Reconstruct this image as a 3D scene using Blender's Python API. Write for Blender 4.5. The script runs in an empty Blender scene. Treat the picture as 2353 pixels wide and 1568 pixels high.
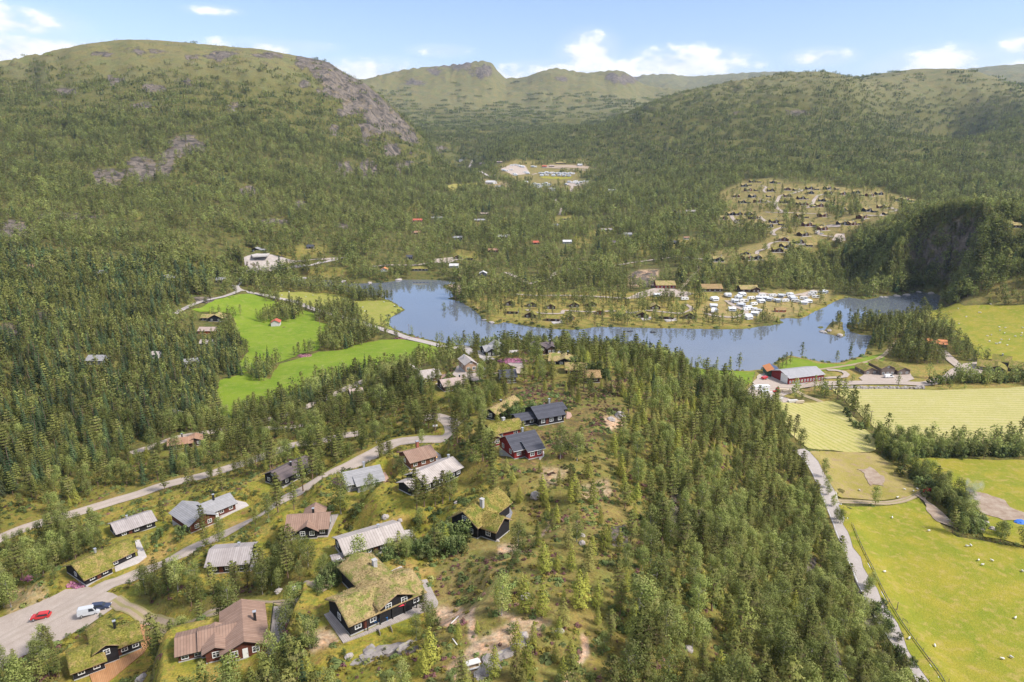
import bpy, bmesh, math, random
import numpy as np
from math import radians, sin, cos, pi, tan, atan2, sqrt
from mathutils import Vector, Matrix

# ------------------------------------------------------------------ camera
SC = bpy.context.scene
COL = SC.collection
F, CX, CY, TH = 1590.0, 1176.5, 784.0, radians(15.4)      # reference picture units: 2353 x 1568
CAMZ = 130.0
cam_d = bpy.data.cameras.new("camera")
cam = bpy.data.objects.new("camera", cam_d); COL.objects.link(cam)
cam.location = (0, 0, CAMZ); cam.rotation_euler = (pi/2 - TH, 0, 0)
cam_d.sensor_width = 36; cam_d.lens = 36*F/2353
cam_d.clip_start = 1; cam_d.clip_end = 60000
SC.camera = cam

# ------------------------------------------------------------------ sky and sun
SUN_EL, SUN_AZ = 47.0, 112.0          # azimuth clockwise from +Y (view direction)
SUN_ANGLE = 12.0
w = bpy.data.worlds.new("World"); SC.world = w; w.use_nodes = True
nt = w.node_tree; N = nt.nodes; LK = nt.links; N.clear()
def wn(t, **k):
    n = N.new(t)
    for a, b in k.items(): setattr(n, a, b)
    return n
sky = wn('ShaderNodeTexSky', sky_type='NISHITA', sun_disc=False, sun_elevation=radians(SUN_EL),
         sun_rotation=radians(SUN_AZ), air_density=1.3, dust_density=0.3, ozone_density=3.0, altitude=300)
tc = wn('ShaderNodeTexCoord')
sep = wn('ShaderNodeSeparateXYZ'); LK.new(tc.outputs['Generated'], sep.inputs[0])
def M(op, a, b=None, c=None, clamp=False):
    n = wn('ShaderNodeMath', operation=op, use_clamp=clamp)
    for i, v in enumerate((a, b, c)):
        if v is None: continue
        if isinstance(v, (int, float)): n.inputs[i].default_value = v
        else: LK.new(v, n.inputs[i])
    return n.outputs[0]
az = M('ARCTAN2', sep.outputs[0], sep.outputs[1])
el = M('ARCSINE', sep.outputs[2])
comb = wn('ShaderNodeCombineXYZ'); LK.new(az, comb.inputs[0]); LK.new(el, comb.inputs[1])
mp = wn('ShaderNodeMapping'); mp.inputs['Scale'].default_value = (1, 1.9, 1); LK.new(comb.outputs[0], mp.inputs[0])
nz = wn('ShaderNodeTexNoise'); nz.inputs['Scale'].default_value = 22; nz.inputs['Detail'].default_value = 8
nz.inputs['Roughness'].default_value = 0.55; LK.new(mp.outputs[0], nz.inputs['Vector'])
nz2 = wn('ShaderNodeTexNoise'); nz2.inputs['Scale'].default_value = 9; nz2.inputs['Detail'].default_value = 5
LK.new(mp.outputs[0], nz2.inputs['Vector'])
def px_azel(dx, dy):
    v = (dx-CX, F*cos(TH)-(dy-CY)*sin(TH), -F*sin(TH)-(dy-CY)*cos(TH))
    return atan2(v[0], v[1]), atan2(v[2], sqrt(v[0]**2+v[1]**2))
# cloud banks: centre, half sizes in the sky, softness
CLOUDS = [(40,112,190,42,1.0),(40,42,95,26,.8),(-200,80,200,60,1.0),(860,165,150,34,.95),(1352,112,62,44,1.0),(1330,158,190,22,.85),
          (1575,142,145,38,1.05),(1170,165,70,20,.85),(1885,126,62,15,.8),(2165,135,100,28,.95),(2350,98,45,22,.75),
          (490,21,46,8,.6),(590,104,110,15,.65),(1015,114,60,11,.6),(2240,155,70,10,.6),(2600,120,200,40,1.0),(700,105,60,9,.5)]
acc = None
for (dx, dy, rx, ry, s) in CLOUDS:
    a, e = px_azel(dx, dy); ra, re = rx/F*1.08, ry/F*1.15
    u = M('DIVIDE', M('SUBTRACT', az, a), ra); v = M('DIVIDE', M('SUBTRACT', el, e - re*.25), re)
    d2 = M('ADD', M('MULTIPLY', u, u), M('MULTIPLY', v, v))
    m = M('MULTIPLY', M('SUBTRACT', 1.0, d2), s)
    acc = m if acc is None else M('MAXIMUM', acc, m)
acc = M('MAXIMUM', acc, -1.2)
puff = M('ADD', acc, M('MULTIPLY', M('SUBTRACT', nz.outputs[0], 0.53), 3.6))
mr = wn('ShaderNodeMapRange', interpolation_type='SMOOTHSTEP'); LK.new(puff, mr.inputs[0])
mr.inputs[1].default_value = -0.08; mr.inputs[2].default_value = 0.85
veil = wn('ShaderNodeMapRange', interpolation_type='SMOOTHSTEP'); LK.new(M('ADD', acc, nz2.outputs[0]), veil.inputs[0])
veil.inputs[1].default_value = -0.2; veil.inputs[2].default_value = 1.4; veil.inputs[4].default_value = 0.3
over = wn('ShaderNodeMapRange', interpolation_type='SMOOTHSTEP'); LK.new(M('ADD', el, M('MULTIPLY', M('SUBTRACT', nz2.outputs[0], .5), .12)), over.inputs[0])   # unseen cloud cover added above the view to whiten ambient light and lake
over.inputs[1].default_value = .205; over.inputs[2].default_value = .33; over.inputs[4].default_value = .5
cm = M('MAXIMUM', M('MAXIMUM', mr.outputs[0], veil.outputs[0]), over.outputs[0])
ccol = wn('ShaderNodeMixRGB'); ccol.inputs[1].default_value = (5.3, 5.55, 6.1, 1); ccol.inputs[2].default_value = (7.2, 7.2, 7.3, 1)
mr3 = wn('ShaderNodeMapRange'); LK.new(nz.outputs[0], mr3.inputs[0]); mr3.inputs[1].default_value = .35; mr3.inputs[2].default_value = .62
LK.new(mr3.outputs[0], ccol.inputs[0])
mix = wn('ShaderNodeMixRGB'); LK.new(cm, mix.inputs[0]); tint = wn('ShaderNodeMixRGB', blend_type='MULTIPLY'); tint.inputs[0].default_value = 1; tint.inputs[2].default_value = (.96, .92, 1.10, 1); LK.new(sky.outputs[0], tint.inputs[1]); LK.new(tint.outputs[0], mix.inputs[1]); LK.new(ccol.outputs[0], mix.inputs[2])
bg = wn('ShaderNodeBackground'); bg.inputs[1].default_value = 0.122; LK.new(mix.outputs[0], bg.inputs[0])
wo = wn('ShaderNodeOutputWorld'); LK.new(bg.outputs[0], wo.inputs[0])

sun_d = bpy.data.lights.new("sun", 'SUN'); sun_d.energy = 4.1; sun_d.angle = radians(SUN_ANGLE); sun_d.color = (1, .955, .89)
sun = bpy.data.objects.new("sun", sun_d); COL.objects.link(sun)
sd = Vector((sin(radians(SUN_AZ))*cos(radians(SUN_EL)), cos(radians(SUN_AZ))*cos(radians(SUN_EL)), sin(radians(SUN_EL))))
sun.rotation_euler = sd.to_track_quat('Z', 'Y').to_euler()
sun.location = (0, 0, 900)
vs = SC.view_settings; vs.view_transform = 'Standard'; vs.look = 'None'; vs.exposure = 0.54; vs.gamma = 1
SC.render.film_transparent = False
try:
    SC.cycles.max_bounces = 5; SC.cycles.transparent_max_bounces = 4; SC.cycles.volume_bounces = 0
    SC.cycles.diffuse_bounces = 2; SC.cycles.glossy_bounces = 2
except Exception: pass

# ------------------------------------------------------------------ helpers
rng = np.random.default_rng(7); random.seed(7)
def hash2(ix, iy, s):
    n = (ix.astype(np.int64)*374761393 + iy.astype(np.int64)*668265263 + s*974711) & 0xffffffff
    n = ((n ^ (n >> 13))*1274126177) & 0xffffffff
    return ((n ^ (n >> 16)) & 0xffff)/65535.0
def vnoise(x, y, s=0):
    x = np.asarray(x, float); y = np.asarray(y, float)
    ix = np.floor(x); iy = np.floor(y); fx = x-ix; fy = y-iy
    fx = fx*fx*(3-2*fx); fy = fy*fy*(3-2*fy)
    a = hash2(ix, iy, s); b = hash2(ix+1, iy, s); c = hash2(ix, iy+1, s); d = hash2(ix+1, iy+1, s)
    return (a*(1-fx)+b*fx)*(1-fy)+(c*(1-fx)+d*fx)*fy
def fbm(x, y, s=0, o=4, g=.5):
    t = 0; a = 1; n = 0
    for i in range(o):
        t = t + a*vnoise(x*2**i + 17*i, y*2**i - 9*i, s+i*31); n += a; a *= g
    return t/n*2-1
def sstep(a, b, x):
    t = np.clip((np.asarray(x, float)-a)/(b-a), 0, 1); return t*t*(3-2*t)
def pdir(dx, dy):
    return np.array([dx-CX, F*cos(TH)-(dy-CY)*sin(TH), -F*sin(TH)-(dy-CY)*cos(TH)])
def PZ(dx, dy, z):
    d = pdir(dx, dy); t = (z-CAMZ)/d[2]; return d[0]*t, d[1]*t, z
def PD(dx, dy, y):
    d = pdir(dx, dy); t = y/d[1]; return d[0]*t, y, CAMZ+d[2]*t
def project(x, y, z):
    dep = y*cos(TH)-(z-CAMZ)*sin(TH); up = y*sin(TH)+(z-CAMZ)*cos(TH)
    dep = np.where(np.abs(dep) < 1e-3, 1e-3, dep)
    return CX+x/dep*F, CY-up/dep*F, dep
def pip(px, py, poly):
    px = np.asarray(px, float); py = np.asarray(py, float); ins = np.zeros(px.shape, bool); n = len(poly)
    for i in range(n):
        x0, y0 = poly[i][:2]; x1, y1 = poly[(i+1) % n][:2]
        if y0 == y1: continue
        c = ((y0 > py) != (y1 > py)) & (px < (x1-x0)*(py-y0)/(y1-y0)+x0)
        ins ^= c
    return ins
def segdist(px, py, a, b):
    ax, ay = a[:2]; bx, by = b[:2]; vx, vy = bx-ax, by-ay; L = vx*vx+vy*vy+1e-9
    t = np.clip(((px-ax)*vx+(py-ay)*vy)/L, 0, 1)
    return np.hypot(px-ax-t*vx, py-ay-t*vy), t
# zoom windows the coordinates below were read in -> picture units
def T(ox, oy, k):
    return lambda pts: [(ox+p[0]*k, oy+p[1]*k) for p in pts]
Z1 = T(358.3, 537.5, .3047); Z3 = T(776.4, 0, .3809); Z5 = T(1015.2, 537.5, .3047); Z7 = T(1636.3, 597.2, .3047)
ZA = T(0, 1134.7, .2765); ZB = T(537.5, 1104.8, .2955); ZC = T(1015.2, 1104.8, .2955); ZE = T(358.3, 895.8, .2792)
ZF = T(895.8, 776.4, .2666); ZV = T(1636.3, 358.3, .2285); ZR = T(1731.9, 1104.8, .2956)

# ------------------------------------------------------------------ terrain: control points
CP = []
def cz(l):
    for (dx, dy, z) in l: CP.append(PZ(dx, dy, z))
def cd(l):
    for (dx, dy, d) in l: CP.append(PD(dx, dy, d))
# the cabin ridge
cz([(1100,1560,58),(1300,1400,57),(1300,1200,54),(1200,1300,55),(1500,1560,55),(870,1440,50),(800,1560,52),(560,1500,45),(600,1568,44),
    (300,1560,31),(240,1500,28),(0,1560,21),(0,1480,22),(100,1420,23),(230,1400,25),(450,1420,36),(650,1400,44),(1090,1230,50),(860,1290,44),
    (1000,1320,50),(530,1310,34),(700,1230,40),(485,1190,29),(300,1220,24),(250,1310,25),(370,1290,27),(840,1130,41),(1000,1110,46),(650,1110,32),
    (960,1070,42),(1210,1045,51),(1140,1020,49),(1270,970,52),(1130,960,49),(1140,817,43),(1100,825,40),(1190,812,43),(1250,812,43),(1085,855,34),(980,875,28),(1290,845,43),
    (1350,865,44),(1350,950,51),(1450,900,49),(1420,970,52),(1200,880,45),(1100,910,42),(1000,930,36),(850,980,31),(850,900,19),(970,970,36),
    (1040,985,42),(700,1020,27),(560,1190,31),(780,1075,37),(640,1155,34),(500,1080,19),(360,1125,15),(140,1190,14),(0,1240,13),(0,1350,18),
    (150,1300,20),(410,1007,9),(620,965,10),(760,912,12),(880,868,18),(520,950,3.5),(1600,1300,50),
    (1500,1000,50),(1540,1100,48),(1570,1200,47),(1650,1200,36),(1750,1200,23),(1850,1200,9),(1905,1180,2.5),(1590,870,33),(1680,895,18),
    (1740,940,5),(1620,960,38),(1700,1050,24),(1780,1060,11),(1840,1070,3),(1600,1400,50),(1740,1400,38),(1850,1400,24),(1950,1400,9),
    (1995,1370,2.5),(1700,1560,49),(1800,1560,41),(1890,1560,30),(1950,1560,11),(2040,1540,3.5),(1470,840,37),(1550,860,33)])
CP += [(0,0,56),(0,40,58),(-60,40,46),(-120,60,26),(60,60,46),(80,90,32),(100,60,3),(108,20,3),(160,0,2),(-200,0,18),(50,0,48),(-50,0,49),
       (-10,368,24),(0,410,4),(70,345,26),(60,405,3),(-60,350,16),(-60,400,3),(110,370,8),(110,395,3),(-300,60,25),(-160,100,20)]
# valley floor, fields, lake shores
cz([(700,850,3),(900,820,2.5),(1000,800,2.2),(1035,803,2.4),(650,700,3),(600,760,3),(850,700,2),(760,680,2),(470,720,5),(2353,1560,2),(2353,1200,2),
    (2353,1000,2),(2353,900,2.2),(2200,1300,2),(2000,1000,2),(2100,1500,2.2),(2250,800,4),(2353,700,12),(2200,730,3),(2000,860,2.5),(1800,890,2.5),
    (1700,862,2),(1935,1200,2.2),(2200,880,2.6),(1560,755,1.5),(1700,700,3),(1300,730,2),(1180,710,2.5),(1400,690,4),(1500,660,7),(1620,670,6),(1850,690,2),
    (1780,650,8),(1960,670,3),(1050,660,2),(900,630,4),(1050,625,6),(2109,655,3),(2050,760,2.5),(2150,800,4),(2250,690,5),(700,630,3),(560,640,5)])
cz([(450,900,5),(420,800,6),(300,900,10),(200,900,17),(100,900,24),(0,900,30),(0,800,40),(150,800,29),(300,800,15),(0,1000,21),(0,1100,18),(200,1050,14),
    (300,1000,11),(400,700,12),(150,720,36),(250,740,22),(0,700,52)])
cd([(300,640,540),(380,640,530),(500,650,560),(0,620,500),(150,640,520),(0,560,600),(0,500,720),(0,400,950),(0,300,1250),(0,200,1600),(0,145,1900),(-250,180,1850),(-250,400,900),(-250,600,520),
    (150,118,2000),(290,92,2050),(290,200,1650),(290,300,1330),(290,400,1040),(300,500,810),(300,580,640),(420,100,2080),(600,118,2100),(500,250,1500),(600,200,1780),(600,300,1400),(600,400,1130),
    (600,500,860),(640,560,780),(600,598,735),(700,133,2080),(780,160,2020),(850,200,1960),(900,250,1900),(940,290,1850),(1000,345,1760),(1060,368,1720),(780,300,1650),(720,220,1850),(820,260,1880),
    (800,400,1350),(900,400,1450),(1000,420,1480),(800,500,960),(1000,500,1120),(1000,560,880),(800,600,750),(900,460,1200),(430,340,1180),(430,375,1120),(330,360,1150),(330,410,1020)])
cd([(1180,560,870),(1270,600,780),(1200,500,1150),(1250,400,1700),(1250,450,1400),(1150,310,2650),(1250,340,2200),(1400,500,1080),(1400,560,870),(1100,440,1450),(1330,425,1600),
    (1500,350,1900),(1500,450,1300),(1550,600,760),(1600,540,860),(1700,380,1480),(1680,590,690),(1780,590,680),(1800,500,940),(1900,470,1050),(1900,425,1190),(1750,425,1200),(1850,550,790),(1700,500,960),(2050,480,1010),(1950,560,770),
    (1700,250,2050),(1400,290,2300),(1550,215,2400),(1700,180,2420),(1850,165,2450),(1900,166,2440),(2000,300,1750),(1950,400,1290),(1850,330,1620),(1600,310,1850),(2100,450,1130),(2200,300,1850),(2353,200,2450),(2353,400,1280),(2150,400,1280),(2600,300,1700),
    (1980,178,3000),(2100,158,3100),(2230,158,3100),(2300,185,3050),(2000,200,2300),(2250,472,790),(2150,500,770),(2050,545,750),(2353,520,740),(2200,560,725),(2200,650,650),(2330,650,620),(2000,640,665),(2600,500,760),(2600,650,600)])
cd([(840,180,4400),(940,160,4500),(1000,152,4550),(1100,142,4600),(1140,162,4620),(1152,178,4600),(1200,180,4450),(1280,158,4500),(1340,170,4450),(1420,162,4500),(1460,182,4450),(1500,200,4400),(1000,250,3600),(1300,250,3500),(1100,200,4150),
    (1300,200,4050),(1000,300,2950),(1250,292,2950),(1450,250,3350),(1400,300,2700),(900,270,3300),(1560,175,7200),(1480,173,7000),(1620,178,7100),(1700,172,7200),(1800,165,7200),(2270,157,7000),(2353,149,7000),(2450,150,7000)])
def wpol(azdeg, r, z): CP.append((r*sin(radians(azdeg)), r*cos(radians(azdeg)), z))
for a, r, z in [(-24,2600,360),(-30,3200,340),(-15,2700,250),(-9,2550,190),(-6,2300,165),(-28,5200,300),(-15,5500,330),(-3,5600,480),(3,5600,420),(8,5500,420),(12,4000,300),(16,3600,330),(20,5000,350),(28,4500,360),(36,3600,330),
                (-35,9500,300),(0,9500,420),(20,9500,700),(36,9500,700),(32,1000,58),(27,930,52),(37,1000,60),(5,7000,420)]: wpol(a, r, z)
CP = np.array(CP)
def warp(x, y):
    r = np.hypot(x, y)+25; return np.arctan2(x, y)*1.0, np.log(r)
cu, cv = warp(CP[:, 0], CP[:, 1])
K = np.hypot(cu[:, None]-cu[None], cv[:, None]-cv[None])
n = len(CP); A_ = np.zeros((n+1, n+1)); A_[:n, :n] = K - np.eye(n)*0.004; A_[:n, n] = 1; A_[n, :n] = 1
W_ = np.linalg.solve(A_, np.append(CP[:, 2], 0))
# ------------------------------------------------------------------ terrain grid (fine towards the valley, coarse elsewhere)
azf = np.radians(np.arange(-43.5, 43.51, .135)); azs = np.radians(np.arange(45, 180.1, 3))
AZ = np.concatenate([-azs[::-1], azf, azs]); RR = np.exp(np.arange(math.log(28), math.log(10500), .0075))
gu = np.clip(AZ, radians(-46), radians(46)); cgi = np.arange(0, len(RR)+5, 6); Rc = np.exp(math.log(28)+cgi*.0075)
uc = np.linspace(radians(-46), radians(46), 190)
UU, VV = np.meshgrid(uc, np.log(Rc+25))
Hc = np.full(UU.shape, W_[n])
for i in range(n): Hc += W_[i]*np.hypot(UU-cu[i], VV-cv[i])
def blur(a):
    p = np.pad(a, 1, mode='edge')
    q = (p[:-2]+2*p[1:-1]+p[2:])/4; return (q[:, :-2]+2*q[:, 1:-1]+q[:, 2:])/4
Hc = blur(blur(Hc))
for _ in range(14):
    p = np.pad(Hc, ((0, 0), (1, 1)), mode='edge'); Hc = (p[:, :-2]+2*p[:, 1:-1]+p[:, 2:])/4
ui = np.interp(gu, uc, np.arange(len(uc))); vi = np.arange(len(RR))/6.0
u0 = np.clip(ui.astype(int), 0, len(uc)-2); v0 = np.clip(vi.astype(int), 0, len(Rc)-2)
fu = (ui-u0)[None]; fv = (vi-v0)[:, None]
H = (Hc[np.ix_(v0, u0)]*(1-fu)+Hc[np.ix_(v0, u0+1)]*fu)*(1-fv)+(Hc[np.ix_(v0+1, u0)]*(1-fu)+Hc[np.ix_(v0+1, u0+1)]*fu)*fv
aa = sstep(radians(60), radians(170), np.abs(AZ))[None]
H = H*(1-aa) + H.mean(axis=1, keepdims=True)*aa
GX = RR[:, None]*np.sin(AZ)[None]; GY = RR[:, None]*np.cos(AZ)[None]
# broken mountain relief, growing with height above the valley
R2 = np.broadcast_to(RR[:, None], H.shape)
mt = sstep(25, 160, H)*sstep(550, 1300, R2)
H = H + mt*(fbm(GX/420, GY/420, 3, 5)*26*sstep(900, 2200, R2) + fbm(GX/120, GY/120, 5, 4)*9 + (fbm(GX/45, GY/45, 11, 3))*3.5)
led = fbm(GX/150, GY/150, 21, 3)*60 + H       # rock ledges on the flanks
H = H + mt*7*np.sin(led/26*2*pi)*sstep(-.1, .35, fbm(GX/260, GY/260, 23, 2))
H = H + sstep(8, 30, H)*(1-mt)*(fbm(GX/38, GY/38, 6, 3)*2.4 + fbm(GX/11, GY/11, 8, 2)*.5)*sstep(60, 120, R2)
far = sstep(2600, 4200, R2); H = H + far*(fbm(GX/600, GY/600, 33, 5, .6)*60)*sstep(.2, 1, H/700+.3)
# each ridge line is brought to the height it really has
def ridge(pts, d, sig=.16, lo=.78, hi_=1.3, it=3):
    global H
    P_ = []
    for dx, dy in pts:
        v = pdir(dx, dy); P_.append((atan2(v[0], v[1]), v[2]/np.hypot(v[0], v[1])))
    P_.sort(); a_ = np.array([p[0] for p in P_]); s_ = np.array([p[1] for p in P_])
    for _ in range(it):
        rows = (RR > d*lo) & (RR < d*hi_); sl = ((H-CAMZ)/RR[:, None])[rows].max(axis=0)
        dl = (np.interp(AZ, a_, s_)-sl)*d; win = sstep(a_[0]-.09, a_[0], AZ)*(1-sstep(a_[-1], a_[-1]+.09, AZ)); dl = dl*win
        kk = np.ones(7)/7; dl = np.convolve(np.pad(dl, 3, mode='edge'), kk, 'valid')
        H = H+dl[None]*np.exp(-(np.log(RR/d)/sig)**2)[:, None]
ridge([(1455,178),(1480,172),(1540,170),(1580,176),(1620,174),(1700,168),(1760,165),(1830,165),(1900,175),(2100,175),(2235,157),(2290,151),(2353,147),(2450,150)], 7100, .12)
ridge([(780,185),(840,182),(880,171),(930,160),(970,155),(1010,152),(1060,147),(1100,140),(1125,142),(1142,158),(1152,176),(1175,180),(1205,178),(1240,165),(1275,156),(1310,162),(1345,168),(1385,164),(1420,161),(1445,170),(1470,190),(1500,200),(1560,205),(1620,205)], 4500, .15)
ridge([(1975,180),(2030,168),(2100,158),(2200,156),(2240,162),(2290,178),(2353,200),(2450,215)], 3050, .12)
ridge([(1380,290),(1440,262),(1500,235),(1560,215),(1620,200),(1680,188),(1740,178),(1800,168),(1850,164),(1900,164),(1940,172),(1990,184),(2060,205),(2200,240)], 2430, .13, .8, 1.2)
ridge([(-300,190),(-100,158),(0,144),(100,122),(150,110),(210,98),(290,90),(360,92),(430,98),(520,106),(600,113),(680,128),(720,135),(755,143),(780,160),(800,172),(850,198),(880,225),(910,252),(945,288),(985,325),(1040,358)], 2030, .15, .8, 1.2)
ridge([(1960,600),(2000,565),(2040,540),(2080,508),(2130,488),(2200,474),(2270,472),(2320,485),(2353,498),(2450,500)], 770, .10, .88, 1.12)
# lake and river
LAKE = [(520,652),(547,648),(600,645),(678,641),(754,644),(815,652),(876,650),(925,643),(983,643),(1013,644),(1060,652),(1016,658),(1038,670),(1047,681),(1024,687),(1058,694),
  (1091,714),(1116,739),(1137,746),(1158,740),(1186,745),(1228,752),(1289,758),(1335,757),(1381,751),(1472,754),(1564,755),(1655,757),(1712,756),(1783,746),(1801,742),(1789,734),
  (1807,731),(1831,733),(1850,728),(1889,708),(1926,689),(1950,684),(1987,689),(2032,681),(2078,678),(2109,670),(2163,678),(2154,701),(2160,707),(2136,716),(2112,731),(2075,742),
  (2000,744),(1941,745),(1953,762),(1978,769),(2002,771),(1996,792),(1987,817),(1965,823),(1926,833),(1895,833),(1862,827),(1831,820),(1816,817),(1789,829),(1770,842),(1752,852),
  (1697,852),(1640,850),(1579,842),(1509,832),(1400,812),(1250,802),(1120,800),(1032,790),(968,778),(922,764),(894,748),(898,729),(931,713),(901,693),(876,684),(828,676),
  (754,661),(663,655),(600,656),(545,660),(500,664),(460,672),(455,660)]
ISLES = [[(1886,763),(1895,759),(1907,746),(1917,739),(1938,739),(1936,750),(1941,765),(1939,774),(1923,772),(1898,766)],[(1922,726),(1930,723),(1936,728),(1926,730)],[(1880,752),(1888,750),(1892,754),(1884,756)]]
LAKEW = [PZ(a, b, 0)[:2] for a, b in LAKE]; ISLEW = [[PZ(a, b, 0)[:2] for a, b in q] for q in ISLES]
def lake_sd(x, y):       # negative in the water
    x = np.asarray(x, float); y = np.asarray(y, float); d = np.full(x.shape, 1e9)
    for q in [LAKEW]+ISLEW:
        for i in range(len(q)): d = np.minimum(d, segdist(x, y, q[i], q[(i+1) % len(q)])[0])
    ins = pip(x, y, LAKEW)
    for q in ISLEW: ins &= ~pip(x, y, q)
    return np.where(ins, -d, d)
sel = (GX > -500) & (GX < 640) & (GY > 330) & (GY < 800)
s_ = lake_sd(GX[sel], GY[sel]); h_ = H[sel]
wob = fbm(GX[sel]/9, GY[sel]/9, 41, 3)*1.6; s2 = s_+wob
h_ = np.maximum(h_, .5); bank = np.where(s2 < 0, np.maximum(s2*.3, -2.5), np.minimum(s2*.28, 1.2)+.04)
k_ = sstep(3, 26, s2); H[sel] = np.where(s2 < 0, bank, bank*(1-k_)+h_*k_)
nl = ~sel; H[nl] = np.maximum(H[nl], .6)
def hgt(x, y):
    x = np.asarray(x, float); y = np.asarray(y, float)
    a = np.arctan2(x, y); r = np.maximum(np.hypot(x, y), 28.01)
    i = np.clip(np.searchsorted(AZ, a)-1, 0, len(AZ)-2); fa = (a-AZ[i])/(AZ[i+1]-AZ[i])
    q = np.clip((np.log(r)-math.log(28))/.0075, 0, len(RR)-1.001); j = q.astype(int); fr = q-j
    return (H[j, i]*(1-fa)+H[j, i+1]*fa)*(1-fr)+(H[j+1, i]*(1-fa)+H[j+1, i+1]*fa)*fr
def G(dx, dy, zadd=0):
    """where the sight line through a picture point meets the ground"""
    d = pdir(dx, dy); d = d/np.hypot(d[0], d[1])
    rs = np.exp(np.arange(math.log(60), math.log(10400), .004))
    hh = hgt(d[0]*rs, d[1]*rs); ray = CAMZ+d[2]*rs-zadd
    b = np.nonzero(ray < hh)[0]
    if len(b) == 0 or b[0] == 0: r = rs[0] if len(b) else rs[-1]
    else:
        k = b[0]; e0 = ray[k-1]-hh[k-1]; e1 = hh[k]-ray[k]; r = rs[k-1]+(rs[k]-rs[k-1])*e0/(e0+e1+1e-9)
    return float(d[0]*r), float(d[1]*r)
def scale_at(x, y, z):      # metres per picture unit
    return (y*cos(TH)-(z-CAMZ)*sin(TH))/F
# ------------------------------------------------------------------ houses: data (needed early, the ground is levelled under them)
# A, B: picture points of the base corners of the side that faces the camera, W: depth, blocks: (x0,x1,y0,y1,wall height,ridge,pitch,roof)
HS = []
def Hh(name, label, lm, A, B, W, roof, wall, hw=2.4, ridge='x', pitch=26, blocks=None, chim=None, decks=(), win=(3, 2), trim='white', door=None, lift=0, deckm='deck_grey', win2=None, rail=False, fy=None):
    HS.append(dict(fy=fy,name=name, label=label, lm=lm, A=A, B=B, W=W, roof=roof, wall=wall, hw=hw, ridge=ridge, pitch=pitch, blocks=blocks, chim=chim, decks=decks, win=win, trim=trim,
                   door=door, lift=lift, deckm=deckm, win2=win2, rail=rail))
def one(p): return p[0]
Hh('turf_roof_cabin', 'black timber cabin with turf roof over an orange-brown terrace, beside the gravel parking area', 'the turf cabin with the orange terrace',
   (168,1550), (326,1490), 6.6, 'turf', 'black', 2.5, 'x', 27,
   lambda L: [(-L/2+4.2, L/2, 0, 6.6, 2.5, 'x', 27), (-L/2+4.2, L/2-4.3, -.9, 8.2, 3.7, 'y', 26), (-L/2, -L/2+5.4, -2.2, 5.0, 2.2, 'x', 25)], chim=(2.4, 4.4, 1.5, 'dark'),
   decks=[(ZA([(740,1500),(770,1580),(860,1600),(1190,1330),(1265,1220),(1235,1100),(1165,1090),(1175,1290),(950,1400),(760,1460)]), 'deck_orange')], win=(4, 2))
Hh('log_cabin', 'large brown board-roofed log cabin with cross gable and railed pale side deck', 'the large brown board-roofed cabin',
   (516,1526), (614,1501), 12, 'board_brown', 'redbrown', 2.6, 'y', 25,
   lambda L: [(-L/2, L/2, 0, 12.0, 2.2, 'y', 24), (-L/2-3.6, -L/2+2, 3.0, 9.0, 2.1, 'x', 24), (-L/2-2.9, -L/2+.4, 1.2, 7.6, 2.4, 'y', 24), (-L/2-7.4, -L/2-3.2, 3.4, 9.2, 1.8, 'x', 22)],
   chim=(2.1, 6.2, 1.3, 'dark'), decks=[([(617,1498),(629,1395),(671,1393),(667,1440),(640,1490),(628,1505)], 'deck_grey')], win=(2, 1), rail=True)
Hh('turf_roof_cabin', 'big black cabin with dry tan turf roof, cross gable and furniture on its deck', 'the big tan turf-roofed cabin',
   (806,1462), (972,1386), 8.4, 'turf_tan', 'black', 2.5, 'x', 25,
   lambda L: [(-L/2, L/2, 0, 8.4, 2.5, 'x', 25), (-1.6, 4.6, -.5, 15.0, 3.4, 'y', 25)], chim=(2.6, 9.4, 1.5, 'stone'),
   decks=[(ZB([(700,1045),(760,1020),(880,1190),(905,1225),(1010,1180),(1480,950),(1440,780),(1500,770),(1590,950),(1580,985),(1230,1120),(960,1225),(850,1265)]), 'deck_grey'),
          (ZB([(1170,730),(1300,668),(1345,705),(1200,768)]), 'deck_pale'), (ZB([(826,880),(900,850),(960,895),(860,920)]), 'deck_pale')], win=(5, 1))
Hh('turf_roof_cabin', 'black cabin with thick green turf roof, stone chimney and slate terrace, alone on the ridge', 'the black turf cabin with the stone chimney',
   (1039,1218), (1097,1239), 12.5, 'turf_gold', 'black', 3.4, 'y', 37,
   lambda L: [(-L/2, L/2, 0, 12.5, 3.1, 'y', 36), (-L/2+3, L/2+3.9, 1.2, 6.4, 2.7, 'x', 33)], chim=(1.4, 4.6, 1.6, 'stone'),
   decks=[(ZC([(455,240),(490,205),(530,215),(550,250),(520,335),(470,300)]), 'slate')], win=(2, 1), win2=True)
Hh('board_roof_cabin', 'long low black cabin with pale grey board roof and white windows, above the small shed', 'the long pale board-roofed cabin',
   (796,1294), (930,1253), 7.6, 'board_pale', 'black', 2.3, 'x', 21, lambda L: [(-L/2, L/2, 0, 7.6, 2.3, 'x', 21)], chim=(2.2, 4.0, 1.0, 'metal'),
   decks=[(ZB([(1300,395),(1385,378),(1425,470),(1400,530),(1340,545)]), 'deck_pale')], win=(4, 2))
Hh('garden_shed', 'tiny grey garden shed at the left end of the long pale board-roofed cabin', 'the tiny shed', (770,1306), (791,1301), 2.2, 'board_grey', 'greydark', 1.7, 'x', 14, None, win=(1, 0))
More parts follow.
